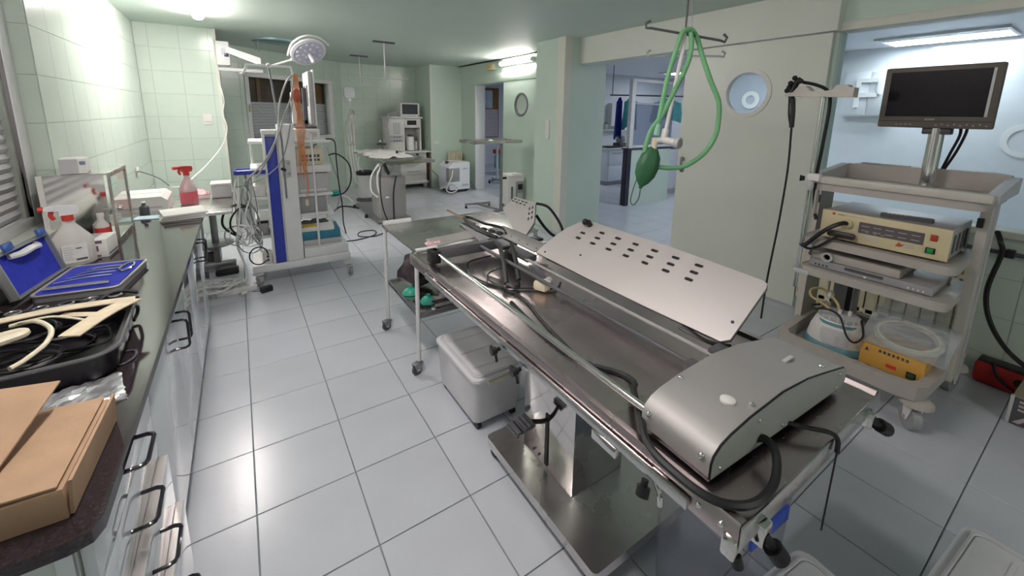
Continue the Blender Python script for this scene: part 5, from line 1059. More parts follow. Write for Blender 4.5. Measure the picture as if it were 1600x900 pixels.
MB().b2((1.026, 1.235, 0.12), (1.03, 1.255, 0.38)).build('pedal_slot', m_black, t)
MB().b2((0.98, 0.98, 0.79), (1.38, 1.55, 0.84), 0.006).build('top_support', m_dmetal, t)
pd = MB().tube([(1.03, 1.245, 0.35), (0.99, 1.245, 0.36), (0.95, 1.25, 0.375)], 0.010, 8).build('pedal_arm', m_black, t)
b = MB()
for k in range(5): b.box((0.935-0.018*k, 1.255+0.004*k, 0.385-0.002*k*k), (0.014, 0.085, 0.014), 0.004)
b.box((0.90, 1.262, 0.368), (0.085, 0.075, 0.012), 0.004); b.build('pedal_pad', m_dgrey, pd)
for y in (1.30, 1.34): MB().cyl((1.027, y, 0.13+0.04*(y-1.3)), (1.03, y, 0.13), 0.006, n=8).build('bolt', m_dgrey, t)
# tray top: shallow trough with rolled rim
TX0, TX1, TY0, TY1, TZ = 0.765, 1.55, 0.315, 2.22, 0.88
prof = [(TX0, TZ-0.062), (TX0, TZ-0.008), (TX0+0.004, TZ), (TX0+0.022, TZ), (TX0+0.034, TZ-0.012), (TX0+0.075, TZ-0.016), (1.157, TZ-0.022), (TX1-0.075, TZ-0.016), (TX1-0.034, TZ-0.012), (TX1-0.022, TZ), (TX1-0.004, TZ), (TX1, TZ-0.008), (TX1, TZ-0.062), (TX1-0.01, TZ-0.062), (TX1-0.01, TZ-0.035), (TX0+0.01, TZ-0.035), (TX0+0.01, TZ-0.062)]
MB().prism(prof, TY0, TY1, 'y').build('tray_top', m_top, t, smooth=30)
MB().b2((TX0+0.002, TY0-0.006, TZ-0.058), (TX1-0.002, TY0-0.0005, TZ-0.006), 0.002).build('near_lip', m_steel, t)
MB().b2((TX0+0.002, TY1-0.012, TZ-0.055), (TX1-0.002, TY1+0.004, TZ-0.002), 0.004).build('far_lip', m_steel2, t)
MB().b2((TX0-0.016, 0.42, TZ-0.055), (TX0-0.006, 1.95, TZ-0.028), 0.002).build('side_rail', m_steel, t)
for y in (0.5, 1.2, 1.85): MB().b2((TX0-0.007, y-0.02, TZ-0.05), (TX0+0.001, y+0.02, TZ-0.033)).build('rail_spacer', m_steel, t)
MB().b2((TX0-0.020, 0.62, TZ-0.085), (TX0-0.002, 0.71, TZ-0.055), 0.004).build('rail_bracket', m_steel2, t)
def knob(parent, c, d, L=0.05, r=0.02, name='clamp_knob', m=m_black):
    c = Vector(c); d = Vector(d).normalized()
    b = MB(); b.cyl(c, c+d*L, r*0.55, n=12); b.cyl(c+d*L*0.8, c+d*(L+0.018), r, n=14); return b.build(name, m, parent)
def clamp(parent, c, d, kr=0.02, L=0.05):
    c = Vector(c); MB().box(c, (0.035, 0.03, 0.05), 0.004).build('rail_clamp', m_steel2, parent); knob(parent, c, d, L, kr)
knob(t, (0.752, 0.53, 0.81), (-0.3, -0.1, -0.6), 0.02, 0.016); MB().tube([(0.755, 0.51, 0.83), (0.755, 0.49, 0.80), (0.752, 0.485, 0.775)], 0.006, 8).build('clamp_lever', m_steel2, t)
clamp(t, (0.835, 0.305, 0.835), (0.35, -0.5, -0.75), 0.02, 0.05); clamp(t, (1.44, 0.305, 0.835), (0.7, -0.4, -0.5), 0.02, 0.06); clamp(t, (0.775, 0.33, 0.815), (0.1, -0.3, -0.9), 0.012, 0.03)
for y, z in ((1.215, 0.80), (1.075, 0.795)):
    kb = knob(t, (0.758, y, z), (-1, 0, -0.1), 0.02, 0.014); MB().tube([(0.735, y, z), (0.73, y-0.02, z-0.014), (0.728, y-0.028, z-0.03)], 0.006, 6).tube([(0.735, y, z), (0.73, y+0.022, z+0.006)], 0.007, 6).build('wing', m_black, kb)
for y in (0.35, 0.40): MB().sphere((TX0-0.001, y, TZ-0.03), 0.007).build('bolt', m_chrome, t)
# ------------------------------------------------------------------ tilting positioner on the table: motor housing, rods, perforated wing plates
t = thing('motor_positioner', 'motorised aluminium positioner with perforated wing plate lying on the table', 'positioner', (0, 0, 0)); PO = t
hp = [(0.805, 0.889), (0.805, 0.925), (0.812, 0.942), (0.835, 0.960), (0.870, 0.972), (0.945, 0.986), (1.09, 1.000), (1.22, 0.992), (1.33, 0.973), (1.445, 0.951), (1.462, 0.935), (1.465, 0.905), (1.445, 0.889)]
MHs = Matrix.Translation((0.805, 0.405, 0)) @ Matrix.Rotation(R(-2.3), 4, 'Z') @ Matrix.Translation((-0.805, -0.405, 0))
b = MB(); n = len(hp); vs = [MHs @ Vector((x, 0.408, z)) for x, z in hp]+[MHs @ Vector((x, 0.60, z)) for x, z in hp]
b.add(vs, [(k, k+1, n+k+1, n+k) for k in range(n-1)]+[(n-1, 0, n, 2*n-1), tuple(range(n, 2*n))]+[tuple(range(n-1, -1, -1))]); b.build('housing_cover', m_alu, t, smooth=30)
b = MB(); b.prism([(x, z) for x, z in hp], 0.403, 0.4075, 'y', M=MHs); b.build('end_plate', mat('grey_green_panel', (0.36, 0.38, 0.35), rough=0.45, var=0.03), t, smooth=20)
b = MB(); P = [MHs @ Vector((x, 0.406, z)) for x, z in hp]; b.tube(P, 0.003, 6, smooth=False); b.build('end_gasket', m_black, t)
MB().b2((0.81, 0.41, 0.874), (1.44, 0.59, 0.889), M=MHs).build('rubber_foot', m_black, t)
for x, z, y in ((0.835, 0.905, 0.405), (1.40, 0.905, 0.402), (0.98, 0.968, 0.402), (1.41, 0.945, 0.402), (1.10, 0.905, 0.402)): MB().sphere(MHs @ Vector((x, y, z)), 0.006, 8).build('screw', m_chrome, t)
for x, z, y in ((0.806, 0.93, 0.43), (0.806, 0.93, 0.58), (0.93, 0.986, 0.585), (0.985, 0.992, 0.425), (1.36, 0.968, 0.43)): MB().sphere(MHs @ Vector((x, y, z)), 0.008, 8).build('screw', m_chrome, t)
MB().lathe([(0.018, 0), (0.018, 0.006), (0.013, 0.009), (0.0, 0.009)], (0.955, 0.46, 0.986), 18).build('button', m_plastic, t); MB().b2((1.26, 0.46, 0.983), (1.31, 0.472, 0.989), 0.002).build('name_plate', m_lgrey, t)
MB().tube([(0.845, 2.03, 0.925), (0.835, 1.3, 0.925), (0.825, 0.60, 0.925)], 0.011, 12, smooth=False).build('chrome_rod', m_chrome, t)
MB().tube([(1.11, 2.03, 0.925), (1.11, 0.60, 0.925)], 0.009, 10, smooth=False).build('dark_rod', m_dgrey, t)
MB().b2((0.825, 2.00, 0.889), (1.36, 2.045, 0.945), 0.004).build('cross_bar', m_dgrey, t); MB().b2((0.805, 1.985, 0.874), (0.86, 2.06, 0.945), 0.006).build('bar_foot', m_black, t)
MB().b2((1.30, 1.985, 0.874), (1.36, 2.06, 0.94), 0.006).build('bar_foot', m_black, t)
MB().b2((1.27, 1.70, 0.948), (1.405, 2.22, 0.956), 0.002).build('spine_plate', m_alu, t)
for k in range(6): MB().cyl((1.31, 1.73+0.085*k, 0.956), (1.31, 1.73+0.085*k, 0.958), 0.006, n=8).build('screw', m_dgrey, t)
MB().b2((1.20, 1.66, 0.915), (1.262, 2.45, 0.948), 0.004).build('spine_channel', m_dgrey, t)
MB().tube([(1.205, 0.64, 0.93), (1.205, 1.68, 0.93)], 0.007, 8, smooth=False).build('guide_strip', m_alu, t)
MB().prism([(1.42, 0.0), (1.60, 0.012), (1.60, 0.055), (1.56, 0.06)], 1.165, 1.19, 'x', M=Matrix.Translation((0, 0, 0.875))).build('guide_wedge', m_dgrey, t)
MB().prism([(2.05, 0.948), (2.45, 0.948), (2.25, 0.915), (2.12, 0.895)], 1.19, 1.215, 'x').build('channel_flap', m_grey, t)
MB().tube([(1.262, 2.35, 0.955), (1.265, 2.60, 0.956), (1.27, 2.80, 0.956)], 0.008, 8, smooth=False).build('spine_tip', mat('brass_red', (0.45, 0.27, 0.23), rough=0.35, metal=0.7), t)
b = MB(); b.b2((1.09, 0.62, 0.874), (1.13, 0.67, 0.935), 0.004).b2((1.20, 0.615, 0.874), (1.262, 0.66, 0.95), 0.004); b.build('rod_bracket', m_dgrey, t)
# wing plates are flat in a tilted plane: u runs outward and up from the hinge edge
TL = math.atan2(0.16, 0.215)
def wing_matrix(x, z): return Matrix.Translation((x, 0, z)) @ Matrix.Rotation(-TL, 4, 'Y')
def cut(base, cutter, name, m, parent, M):
    ob = bpy.data.objects.new('tmp_a', base.mesh('a', None, 0)); oc = bpy.data.objects.new('tmp_b', cutter.mesh('b', None, 0)); COL.objects.link(ob); COL.objects.link(oc)
    md = ob.modifiers.new('b', 'BOOLEAN'); md.object = oc; md.operation = 'DIFFERENCE'; md.solver = 'EXACT'; md.use_self = True
    bpy.context.view_layer.update(); dg = bpy.context.evaluated_depsgraph_get(); me = bpy.data.meshes.new_from_object(ob.evaluated_get(dg)); me.name = name
    bpy.data.objects.remove(ob); bpy.data.objects.remove(oc); me.transform(M); me.materials.clear(); me.materials.append(m)
    me.polygons.foreach_set('use_smooth', [True]*len(me.polygons)); me.set_sharp_from_angle(angle=R(30))
    o = bpy.data.objects.new(name, me); COL.objects.link(o); o.parent = parent; return o
def arc_poly(pts): return pts
out = [(-0.008, 0.655), (0.012, 0.632), (0.245, 0.626), (0.262, 0.632), (0.27, 0.650), (0.288, 1.05), (0.289, 1.50), (0.283, 1.561), (0.20, 1.625), (0.14, 1.648), (0.05, 1.668), (-0.004, 1.672), (-0.01, 1.31), (-0.012, 0.96)]
base = MB().prism(out, -0.004, 0.004); cu = MB()
for i in range(7):
    for k, uu in enumerate((0.169, 0.206, 0.243)):
        if i == 6 and k == 2: continue
        cu.prism(rpoly(0.014, 0.036, 0.0069, 4, uu, 0.876+0.1045*i), -0.02, 0.02)
cu.prism(rpoly(0.014, 0.036, 0.0069, 4, 0.206, 0.876+0.1045*6), -0.02, 0.02) if False else None
m_wing = mat('satin_plate', (0.60, 0.555, 0.55), rough=0.5, metal=0.75, var=0.025, vscale=3)
WM = wing_matrix(1.27, 0.957); cut(base, cu, 'wing_plate', m_wing, t, WM)
MB().prism([(u*1.0, y) for u, y in out], -0.009, -0.0045, M=WM).build('plate_backing', m_black, t, smooth=0)
for u, y in ((0.083, 1.408), (0.074, 0.656), (0.02, 1.62)): MB().sphere((u, y, 0.004), 0.006, 8, M=WM).build('screw', m_dgrey, t)
b = MB(); b.cyl((0.264, 1.50, 0.0), (0.264, 1.50, 0.03), 0.015, n=12, M=WM); b.sphere((0.258, 1.515, 0.03), 0.018, 10, M=WM); b.build('plate_knob', m_black, t)
MB().tube([(1.29, 1.6, 0.945), (1.29, 0.7, 0.945)], 0.012, 8, smooth=False).build('hinge_tube', m_dgrey, t)
for k in range(4): MB().tube([(1.25+0.01*k, 0.80, 0.94), (1.26+0.01*k, 0.72, 0.93-0.004*k), (1.30+0.012*k, 0.655, 0.915)], 0.005, 6).build('hinge_lead', m_black, t)
out2 = [(0.0, 2.10), (0.11, 2.369), (0.12, 2.378), (0.23, 2.378), (0.24, 2.365), (0.242, 2.134), (0.10, 1.99), (0.0, 1.962)]
base = MB().prism(out2, -0.004, 0.004); cu = MB()
for k in range(4):
    for uu in (0.20, 0.222): cu.prism(rpoly(0.011, 0.032, 0.0054, 3, uu, 2.35-0.045*k), -0.02, 0.02)
for k in range(3):
    for off in (0.0, 0.024):
        c_, s_ = math.cos(R(45)), math.sin(R(45)); uu = 0.200-0.036*k-off*0.7; y = 2.118-0.036*k+off*0.7
        cu.prism([((p[0]*c_-p[1]*s_)+uu, (p[0]*s_+p[1]*c_)+y) for p in rpoly(0.032, 0.011, 0.0054, 3)], -0.02, 0.02)
WM2 = wing_matrix(1.405, 0.957); cut(base, cu, 'small_wing_plate', m_wing, t, WM2)
MB().prism(out2, -0.010, -0.0045, M=WM2).build('plate_backing', m_black, t, smooth=0)
MB().tube([(1.60, 2.13, 1.10), (1.66, 2.08, 1.08), (1.70, 2.02, 1.0), (1.70, 1.97, 0.93), (1.655, 1.99, 0.905), (1.62, 2.05, 0.95), (1.58, 2.1, 1.03)], 0.012, 8, flat=0.4).build('strap_loop', m_black, t)
b = MB(); b.b2((1.41, 1.86, 0.94), (1.46, 1.93, 0.955), 0.004).b2((1.41, 1.78, 0.94), (1.46, 1.80, 0.952), 0.003); b.build('edge_clip', m_black, t)
MB().b2((1.43, 1.80, 0.935), (1.47, 1.95, 0.94), 0.002).build('edge_bar', m_plastic, t)
# black straps and webbing near the far end of the spine
MB().tube([(1.23, 2.02, 0.955), (1.20, 2.20, 0.965), (1.22, 2.38, 0.97), (1.26, 2.50, 0.968), (1.29, 2.44, 0.97), (1.30, 2.28, 0.968), (1.33, 2.12, 0.975), (1.31, 2.04, 0.96)], 0.012, 8, flat=0.5).build('carry_strap', m_black, t)
for k in range(4): MB().sphere((1.22+0.02*k, 2.25-0.06*k, 0.962), 0.022, 8, sc=(1, 1.4, 0.5)).build('strap_buckle', m_black, t)
for xa, xb in ((1.16, 0.99), (1.235, 1.06)): MB().tube([(xa, 1.87, 0.958), (xa-0.02, 1.83, 0.955), (0.5*(xa+xb), 1.69, 0.925), (xb+0.01, 1.55, 0.888)], 0.014, 8, 3, flat=0.5).build('webbing_strap', m_black, t)
MB().tube([(1.0, 1.55, 0.884), (1.02, 1.51, 0.878), (1.05, 1.515, 0.878), (1.07, 1.55, 0.884)], 0.009, 8, flat=0.6).build('webbing_strap', m_black, t)
MB().box((1.19, 1.86, 0.948), (0.09, 0.05, 0.02), 0.006).build('strap_mount', m_black, t)
cable('black cable coiling under the straps on the table', [(1.15, 1.95, 0.875), (1.0, 1.93, 0.872), (0.93, 1.80, 0.870), (0.94, 1.66, 0.868), (1.0, 1.55, 0.868), (1.12, 1.46, 0.868), (1.2, 1.42, 0.866), (1.26, 1.46, 0.867)], 0.005, m_black)
cable('thin black lead looping across the table top', [(1.10, 1.72, 0.895), (1.02, 1.74, 0.872), (0.97, 1.66, 0.870), (0.99, 1.52, 0.868), (1.0, 1.40, 0.868), (0.95, 1.2, 0.869), (0.92, 1.05, 0.869), (0.90, 0.95, 0.869)], 0.004, m_black)
t = thing('connector_plug', 'pale plastic connector on the dark rod of the table', 'connector', (1.13, 1.44, 0.868), R(20)); MB().b2((-0.03, -0.035, 0), (0.03, 0.035, 0.045), 0.012).build('connector_body', m_cream, t); MB().cyl((0.03, 0.0, 0.025), (0.065, 0.0, 0.025), 0.018).build('clear_collar', m_bag, t)
cable('thick black mains cable curving from the housing over the near corner', [(0.99, 0.405, 0.905), (1.0, 0.38, 0.915), (0.97, 0.345, 0.91), (0.90, 0.318, 0.895), (0.82, 0.325, 0.888), (0.765, 0.37, 0.889), (0.75, 0.45, 0.893), (0.765, 0.54, 0.895), (0.83, 0.62, 0.90), (0.90, 0.70, 0.889), (0.95, 0.74, 0.872), (0.95, 0.80, 0.868), (0.90, 0.89, 0.868), (0.885, 1.0, 0.868), (0.90, 1.2, 0.868), (0.93, 1.4, 0.868)], 0.0095, m_black)
o = MB().tube([(1.13, 0.402, 0.893), (1.165, 0.36, 0.889), (1.20, 0.32, 0.887), (1.207, 0.303, 0.875), (1.207, 0.300, 0.84)], 0.006, 8).build('black_hook_rod', m_black); tag(o, 'black rod hooked over the near table edge', 'rod')
MB().tube([(1.207, 0.300, 0.84), (1.205, 0.302, 0.60)], 0.0022, 6, smooth=False).build('hanging_wire', m_black, o)
# ------------------------------------------------------------------ white legged instrument table behind
t = thing('white_leg_table', 'steel topped trolley table with thin white legs and a lower shelf', 'trolley table', (0, 0, 0))
MB().b2((0.84, 2.345, 0.825), (1.79, 3.04, 0.845), 0.004).build('top', m_steel, t)
MB().tube([(0.85, 2.355, 0.84), (1.78, 2.355, 0.84)], 0.012, 8, smooth=False).build('edge_tube', m_white, t); MB().tube([(0.85, 3.03, 0.855), (1.06, 3.03, 0.855)], 0.020, 8, smooth=False).build('push_handle', m_white, t)
for x in (0.855, 1.775):
    for y in (2.36, 3.02):
        MB().cyl((x, y, 0.09), (x, y, 0.84), 0.0135, n=12).build('leg', m_white, t); castor(t, x, y, 0.10, 0.035, m_dgrey, m_dmetal, R(200 if x < 1 else 30), 0.02)
MB().b2((0.86, 2.365, 0.385), (1.77, 3.015, 0.40), 0.003).build('shelf', m_steel, t); MB().rring((0.86, 2.365), (1.77, 3.015), 0.01, 0, 0.375, 0.41).build('shelf_rim', m_dmetal, t)
o = MB().b2((-0.22, -0.08, 0), (0.22, 0.08, 0.012), 0.004).build('slotted_board', m_wing); o.location = (1.20, 2.44, 0.846); o.rotation_euler = (0, 0, R(6)); tag(o, 'flat pale board at the near edge of the white legged table', 'board')
t = thing('gel_pack', 'small pink and white pack on the near edge of the trolley table', 'pack', (0.99, 2.40, 0.8462)); crumple(MB(), 0.10, 0.07, 0.02, 6, 5, 77).build('pack_film', m_pw, t); MB().b2((-0.03, -0.02, 0.0), (0.02, 0.015, 0.014), 0.003).build('pack_label', m_white, t); t.name = 'dressing_pack'
# things on its lower shelf
SZ = 0.4005
m_mask = mat('teal_rubber', (0.04, 0.42, 0.30), rough=0.4, var=0.1)
def lumpy(mb, k, seed):
    rnd = random.Random(seed); ph = [rnd.uniform(0, 6) for _ in range(6)]
    for i, v in enumerate(mb.v):
        f = 1+k*(math.sin(v.x*40+ph[0])*math.sin(v.y*36+ph[1])+0.6*math.sin(v.z*45+ph[2]+v.x*20))
        mb.v[i] = Vector((v.x*f, v.y*f, max(0.0, 0.13+(v.z-0.13)*(f if v.z > 0.05 else 1))))
    return mb
def face_mask(label, c, rz, s=1.0):
    t = thing('face_mask', label, 'mask', c, rz); t.scale = (s*0.85, s*0.85, s*0.62)
    MB().lathe([(0.045, 0.0), (0.055, 0.008), (0.05, 0.025), (0.035, 0.055), (0.018, 0.07), (0.014, 0.07)], n=18, sy=1.25).build('cushion', m_mask, t); MB().cyl((0, 0, 0.068), (0, 0, 0.09), 0.013).build('port', m_mask, t)
face_mask('teal breathing mask in the middle of the lower shelf', (0.985, 2.50, SZ), 0.3, 1.15)
face_mask('teal breathing mask at the left edge of the lower shelf', (0.93, 2.70, SZ), 1.2, 1.1)
face_mask('teal breathing mask at the right of the lower shelf', (1.17, 2.47, SZ), 0.8, 1.0)
t = thing('dark_pouch_bag', 'dark mottled bag at the back of the lower shelf', 'bag', (1.02, 2.80, SZ)); lumpy(MB().sphere((0, 0, 0.13), 0.15, 18, sc=(0.85, 0.8, 0.84)), 0.16, 5).build('bag_body', mat('dark_bag', (0.05, 0.035, 0.04), rough=0.4, var=0.8, vscale=18), t); MB().tube([(-0.04, 0, 0.25), (0, 0, 0.31), (0.04, 0, 0.25)], 0.008, 6).build('bag_loop', m_black, t); t.name = 'dark_bag'
t = thing('black_kit_case', 'black case standing on the right of the lower shelf', 'case', (1.30, 2.72, SZ)); MB().b2((-0.13, -0.16, 0), (0.13, 0.16, 0.26), 0.015).build('case_body', m_black, t); MB().tube([(-0.05, 0, 0.26), (-0.04, 0, 0.29), (0.04, 0, 0.29), (0.05, 0, 0.26)], 0.008, 6).build('case_handle', m_black, t); t.name = 'black_kit_box'
t = thing('steel_dish', 'small steel dish at the near edge of the lower shelf', 'dish', (1.05, 2.41, SZ)); MB().rring((-0.07, -0.03), (0.07, 0.03), 0.003, 0, 0, 0.04).build('dish_wall', m_steel, t); MB().b2((-0.07, -0.03, 0), (0.07, 0.03, 0.003)).build('dish_floor', m_steel, t)
for i, (x, y, lb) in enumerate(((1.01, 2.445, 'crinkled clear sterile pack beside the steel dish'), (1.085, 2.475, 'crinkled clear sterile pack behind the steel dish'))):
    o = crumple(MB(), 0.075, 0.045, 0.04, 7, 6, 90+i, thick=0.01).build('sterile_pack', mat('clear_wrap', (0.80, 0.76, 0.77), rough=0.15, trans=0.35, var=0.1)); o.location = (x, y+0.03, SZ); o.rotation_euler = (0, 0, R(25*i)); tag(o, lb, 'pack', 'sterile packs on the lower shelf')
cable('dark hose coil at the left of the lower shelf', [(0.90, 2.56, SZ+0.01), (0.92, 2.52, SZ+0.012), (0.905, 2.47, SZ+0.01), (0.93, 2.44, SZ+0.01), (0.97, 2.43, SZ+0.01)], 0.008, m_black, 'hose', 'dark_hose')
# ------------------------------------------------------------------ plastic storage boxes
m_poly = thin_glass('milky_polypropylene', (0.85, 0.85, 0.87), 1.4, milk=0.7, milk_col=(0.98, 0.96, 0.98), rough=0.15, back=0.15)
m_clear = thin_glass('clear_polypropylene', (0.93, 0.94, 0.96), 1.4, milk=0.06, milk_col=(0.7, 0.7, 0.75), rough=0.06)
m_lid = thin_glass('milky_lid', (0.85, 0.85, 0.87), 1.4, milk=0.82, milk_col=(0.97, 0.96, 0.99), rough=0.12, back=0.05)
m_latch = mat('blue_latch_plastic', (0.04, 0.10, 0.55), rough=0.35, var=0.06)
def storage_box(label, c, rz, sx, sy, h, mb_, ml, latch=None, lid=True):
    t = thing('storage_box', label, 'storage box', c, rz)
    pts = rpoly(sx, sy, 0.04, 4); b = MB(); shell(b, pts, h-0.02, 0.02, 0.06); b.build('box_body', mb_, t)
    if lid:
        MB().prism(rpoly(sx+0.02, sy+0.02, 0.045, 4), h-0.028, h-0.012).build('lid', ml, t); MB().prism(rpoly(sx-0.05, sy-0.05, 0.03, 4), h-0.012, h-0.003).build('lid_panel', ml, t)
        MB().tube([(*p, h-0.006) for p in rpoly(sx-0.03, sy-0.03, 0.035, 4)], 0.006, 6, closed=True, smooth=False).build('lid_rim', mb_, t)
        for k in (-0.3, 0.0, 0.3): MB().b2((-sx*0.36, sy*k-0.006, h-0.003), (sx*0.36, sy*k+0.006, h)).build('lid_rib', ml, t)
    if latch:
        for s_ in latch:
            if s_ in 'ew': x = (sx/2+0.012)*(1 if s_ == 'e' else -1); MB().b2((x-0.006, -sy*0.28, h-0.06), (x+0.006, sy*0.28, h-0.005), 0.003).build('latch', m_latch, t)
            else: y = (sy/2+0.012)*(1 if s_ == 'n' else -1); MB().b2((-sx*0.28, y-0.006, h-0.06), (sx*0.28, y+0.006, h-0.005), 0.003).build('latch', m_latch, t)
    return t
t = storage_box('milky plastic storage box with beige grip under the table', (1.055, 1.93, 0.05), 0, 0.31, 0.50, 0.285, m_poly, m_lid)
MB().b2((-0.08, -0.268, 0.235), (0.09, -0.250, 0.255), 0.004).build('grip_strip', m_cream, t)
for x in (-0.11, 0.11):
    for y in (-0.2, 0.2): MB().cyl((x-0.012, y, -0.027), (x+0.012, y, -0.027), 0.022, n=12).build('castor', m_black, t); MB().cyl((x, y, -0.02), (x, y, 0.004), 0.01, n=8).build('castor_stem', m_black, t)
o = crumple(MB(), 0.17, 0.30, 0.06, 6, 8, 55, thick=0.05).build('stored_cloth', m_paper); o.location = (1.055, 1.92, 0.064); tag(o, 'pale bundled cloth inside the milky storage box', 'cloth')
storage_box('milky lidded storage box on the floor at the bottom edge beside the table', (1.165, 0.15, 0.001), R(-6), 0.46, 0.54, 0.30, m_poly, m_lid)
storage_box('milky lidded storage box with blue latch in the bottom right corner', (1.76, -0.16, 0.001), R(-4), 0.46, 0.58, 0.30, m_poly, m_lid, latch='e')
storage_box('clear storage box with blue latches under the near table end', (1.30, 0.60, 0.001), R(-3), 0.38, 0.28, 0.44, m_clear, m_clear, latch='se', lid=False)
# ------------------------------------------------------------------ right endoscopy trolley (faces the table)
m_beige = mat('warm_grey_moulding', (0.46, 0.42, 0.39), rough=0.45, var=0.04)
m_beige2 = mat('pale_warm_moulding', (0.56, 0.53, 0.48), rough=0.42, var=0.04)
t = thing('endoscopy_trolley', 'warm grey moulded endoscopy trolley with four tiers at the right', 'equipment trolley', (2.95, 0.78, 0), R(-90)); TR = t
# local: x to the right seen from its front, y depth, z up
b = MB(); pts = [(-0.37, -0.02), (-0.34, -0.07), (-0.25, -0.085), (0.25, -0.085), (0.34, -0.07), (0.37, -0.02), (0.40, 0.70), (0.37, 0.74), (-0.37, 0.74), (-0.40, 0.70)]
shell(b, pts, 0.10, 0.13, 0.02); b.v = [v+Vector((0, 0, 0.19)) for v in b.v]; b.build('base_tray', m_beige, t, smooth=30)
for x, y, a in ((0.335, -0.0, 130), (-0.33, 0.0, 100), (0.35, 0.66, 80), (-0.35, 0.66, 110)):
    castor(t, x, y, 0.195, 0.068, m_grey, m_plastic, R(a), 0.04); MB().lathe([(0.05, 0.16), (0.075, 0.165), (0.07, 0.185), (0.05, 0.20)], (x, y, 0), 20).build('castor_bumper', m_beige, t)
for s_ in (-1, 1):
    MB().prism([(0.30, 0.22), (0.54, 0.22), (0.55, 1.28), (0.33, 1.28)], s_*0.385-0.02, s_*0.385+0.02, 'x').build('side_column', m_beige2, t)
    MB().b2((s_*0.408-0.004, 0.42, 0.25), (s_*0.408+0.004, 0.47, 1.25), 0.002).build('column_channel', m_lgrey, t)
    MB().b2((s_*0.375-0.012, 0.30, 1.12), (s_*0.375+0.012, 0.325, 1.17)).build('column_slot', m_black, t)
def tier(z, th, x0, x1, y0, y1, m=m_beige):
    p = rpoly(x1-x0, y1-y0, 0.05, 4, (x0+x1)/2, (y0+y1)/2); return MB().prism(p, z, z+th).build('shelf', m, t, smooth=30)
tier(0.90, 0.045, -0.33, 0.37, 0.0, 0.52); tier(0.705, 0.05, -0.31, 0.37, -0.01, 0.52)
# top tier: moulded tray with front rail, side arms and raised back
tier(1.245, 0.045, -0.31, 0.42, 0.02, 0.62); 
b = MB(); b.b2((-0.33, 0.0, 1.288), (0.44, 0.045, 1.335), 0.012); b.build('front_rail', m_beige2, t)
for s_ in (-1, 1): MB().prism([(0.04, 1.29), (0.60, 1.29), (0.62, 1.375), (0.56, 1.38), (0.04, 1.33)], (0.43 if s_ > 0 else -0.33)-0.022, (0.43 if s_ > 0 else -0.33)+0.022, 'x').build('side_arm', m_lgrey, t)
MB().prism([(-0.33, 1.29), (0.45, 1.29), (0.42, 1.385), (0.36, 1.395), (-0.27, 1.385), (-0.32, 1.36)], 0.53, 0.60, 'y').build('raised_back', m_beige, t)
for x0, x1 in ((-0.24, 0.0), (0.12, 0.35)): MB().b2((x0, 0.54, 1.388), (x1, 0.59, 1.394)).build('grip_recess', m_grey, t)
MB().b2((-0.29, 0.02, 1.09), (-0.28, 0.06, 1.245)).build('front_bracket', m_beige, t)
# flat monitor
t = thing('flat_monitor', 'dark grey flat monitor with black screen on a chrome post', 'monitor', (3.33, 0.68, 0), R(-90))
MB().cyl((0.02, 0.03, 1.30), (0.02, 0.03, 1.66), 0.034, n=24).build('post', m_chrome, t)
MB().b2((-0.24, -0.025, 1.635), (0.235, 0.02, 1.98), 0.008).build('bezel', mat('taupe_bezel', (0.125, 0.105, 0.09), rough=0.4, var=0.04), t)
MB().b2((-0.21, -0.0275, 1.70), (0.205, -0.0255, 1.953)).build('screen', mat('black_screen', (0.006, 0.005, 0.008), rough=0.12, spec=0.3), t)
MB().b2((0.196, -0.029, 1.70), (0.207, -0.0262, 1.953)).build('screen_edge_strip', m_lgrey, t)
MB().b2((-0.235, -0.0265, 1.672), (0.23, -0.0255, 1.675)).build('control_seam', m_black, t)
MB().b2((-0.16, 0.02, 1.68), (0.16, 0.06, 1.92), 0.01).build('back_cover', m_dgrey, t); MB().b2((-0.04, 0.0, 1.60), (0.08, 0.07, 1.64), 0.006).build('mount', m_dgrey, t)
for k in range(9):
    x = 0.02+0.024*k; MB().cyl((x, -0.028, 1.652+0.006*(k % 2)), (x, -0.025, 1.652+0.006*(k % 2)), 0.004, n=8).build('control_button', m_grey, t)
for k in range(4): MB().box((-0.15+0.02*k, -0.026, 1.654), (0.012, 0.002, 0.004)).build('status_mark', m_grey, t)
# brand word on the lower bezel
def text_obj(body, size, m, parent, M, name, ext=0.0006):
    cu = bpy.data.curves.new(name, 'FONT'); cu.body = body; cu.size = size; cu.extrude = ext; cu.align_x = 'CENTER'
    o = bpy.data.objects.new('tmp', cu); COL.objects.link(o); bpy.context.view_layer.update()
    me = bpy.data.meshes.new_from_object(o.evaluated_get(bpy.context.evaluated_depsgraph_get())); bpy.data.objects.remove(o); bpy.data.curves.remove(cu)
    me.name = name; me.transform(M); me.materials.clear(); me.materials.append(m); q = bpy.data.objects.new(name, me); COL.objects.link(q); q.parent = parent; return q
FR = Matrix.Rotation(R(90), 4, 'X')
text_obj('SONY', 0.016, m_lgrey, t, Matrix.Translation((-0.01, -0.026, 1.678)) @ FR, 'brand_word')
for k, (dy, ph) in enumerate(((0.0, 0.0), (0.02, 0.02))):
    cable(['black monitor cable hanging behind the chrome post', 'second black monitor cable hanging beside it'][k], [(3.40, 0.58-dy*1.5, 1.66), (3.41, 0.575-dy, 1.60), (3.43, 0.60-dy, 1.50), (3.45, 0.625-dy*0.5, 1.40)], 0.007, m_black)
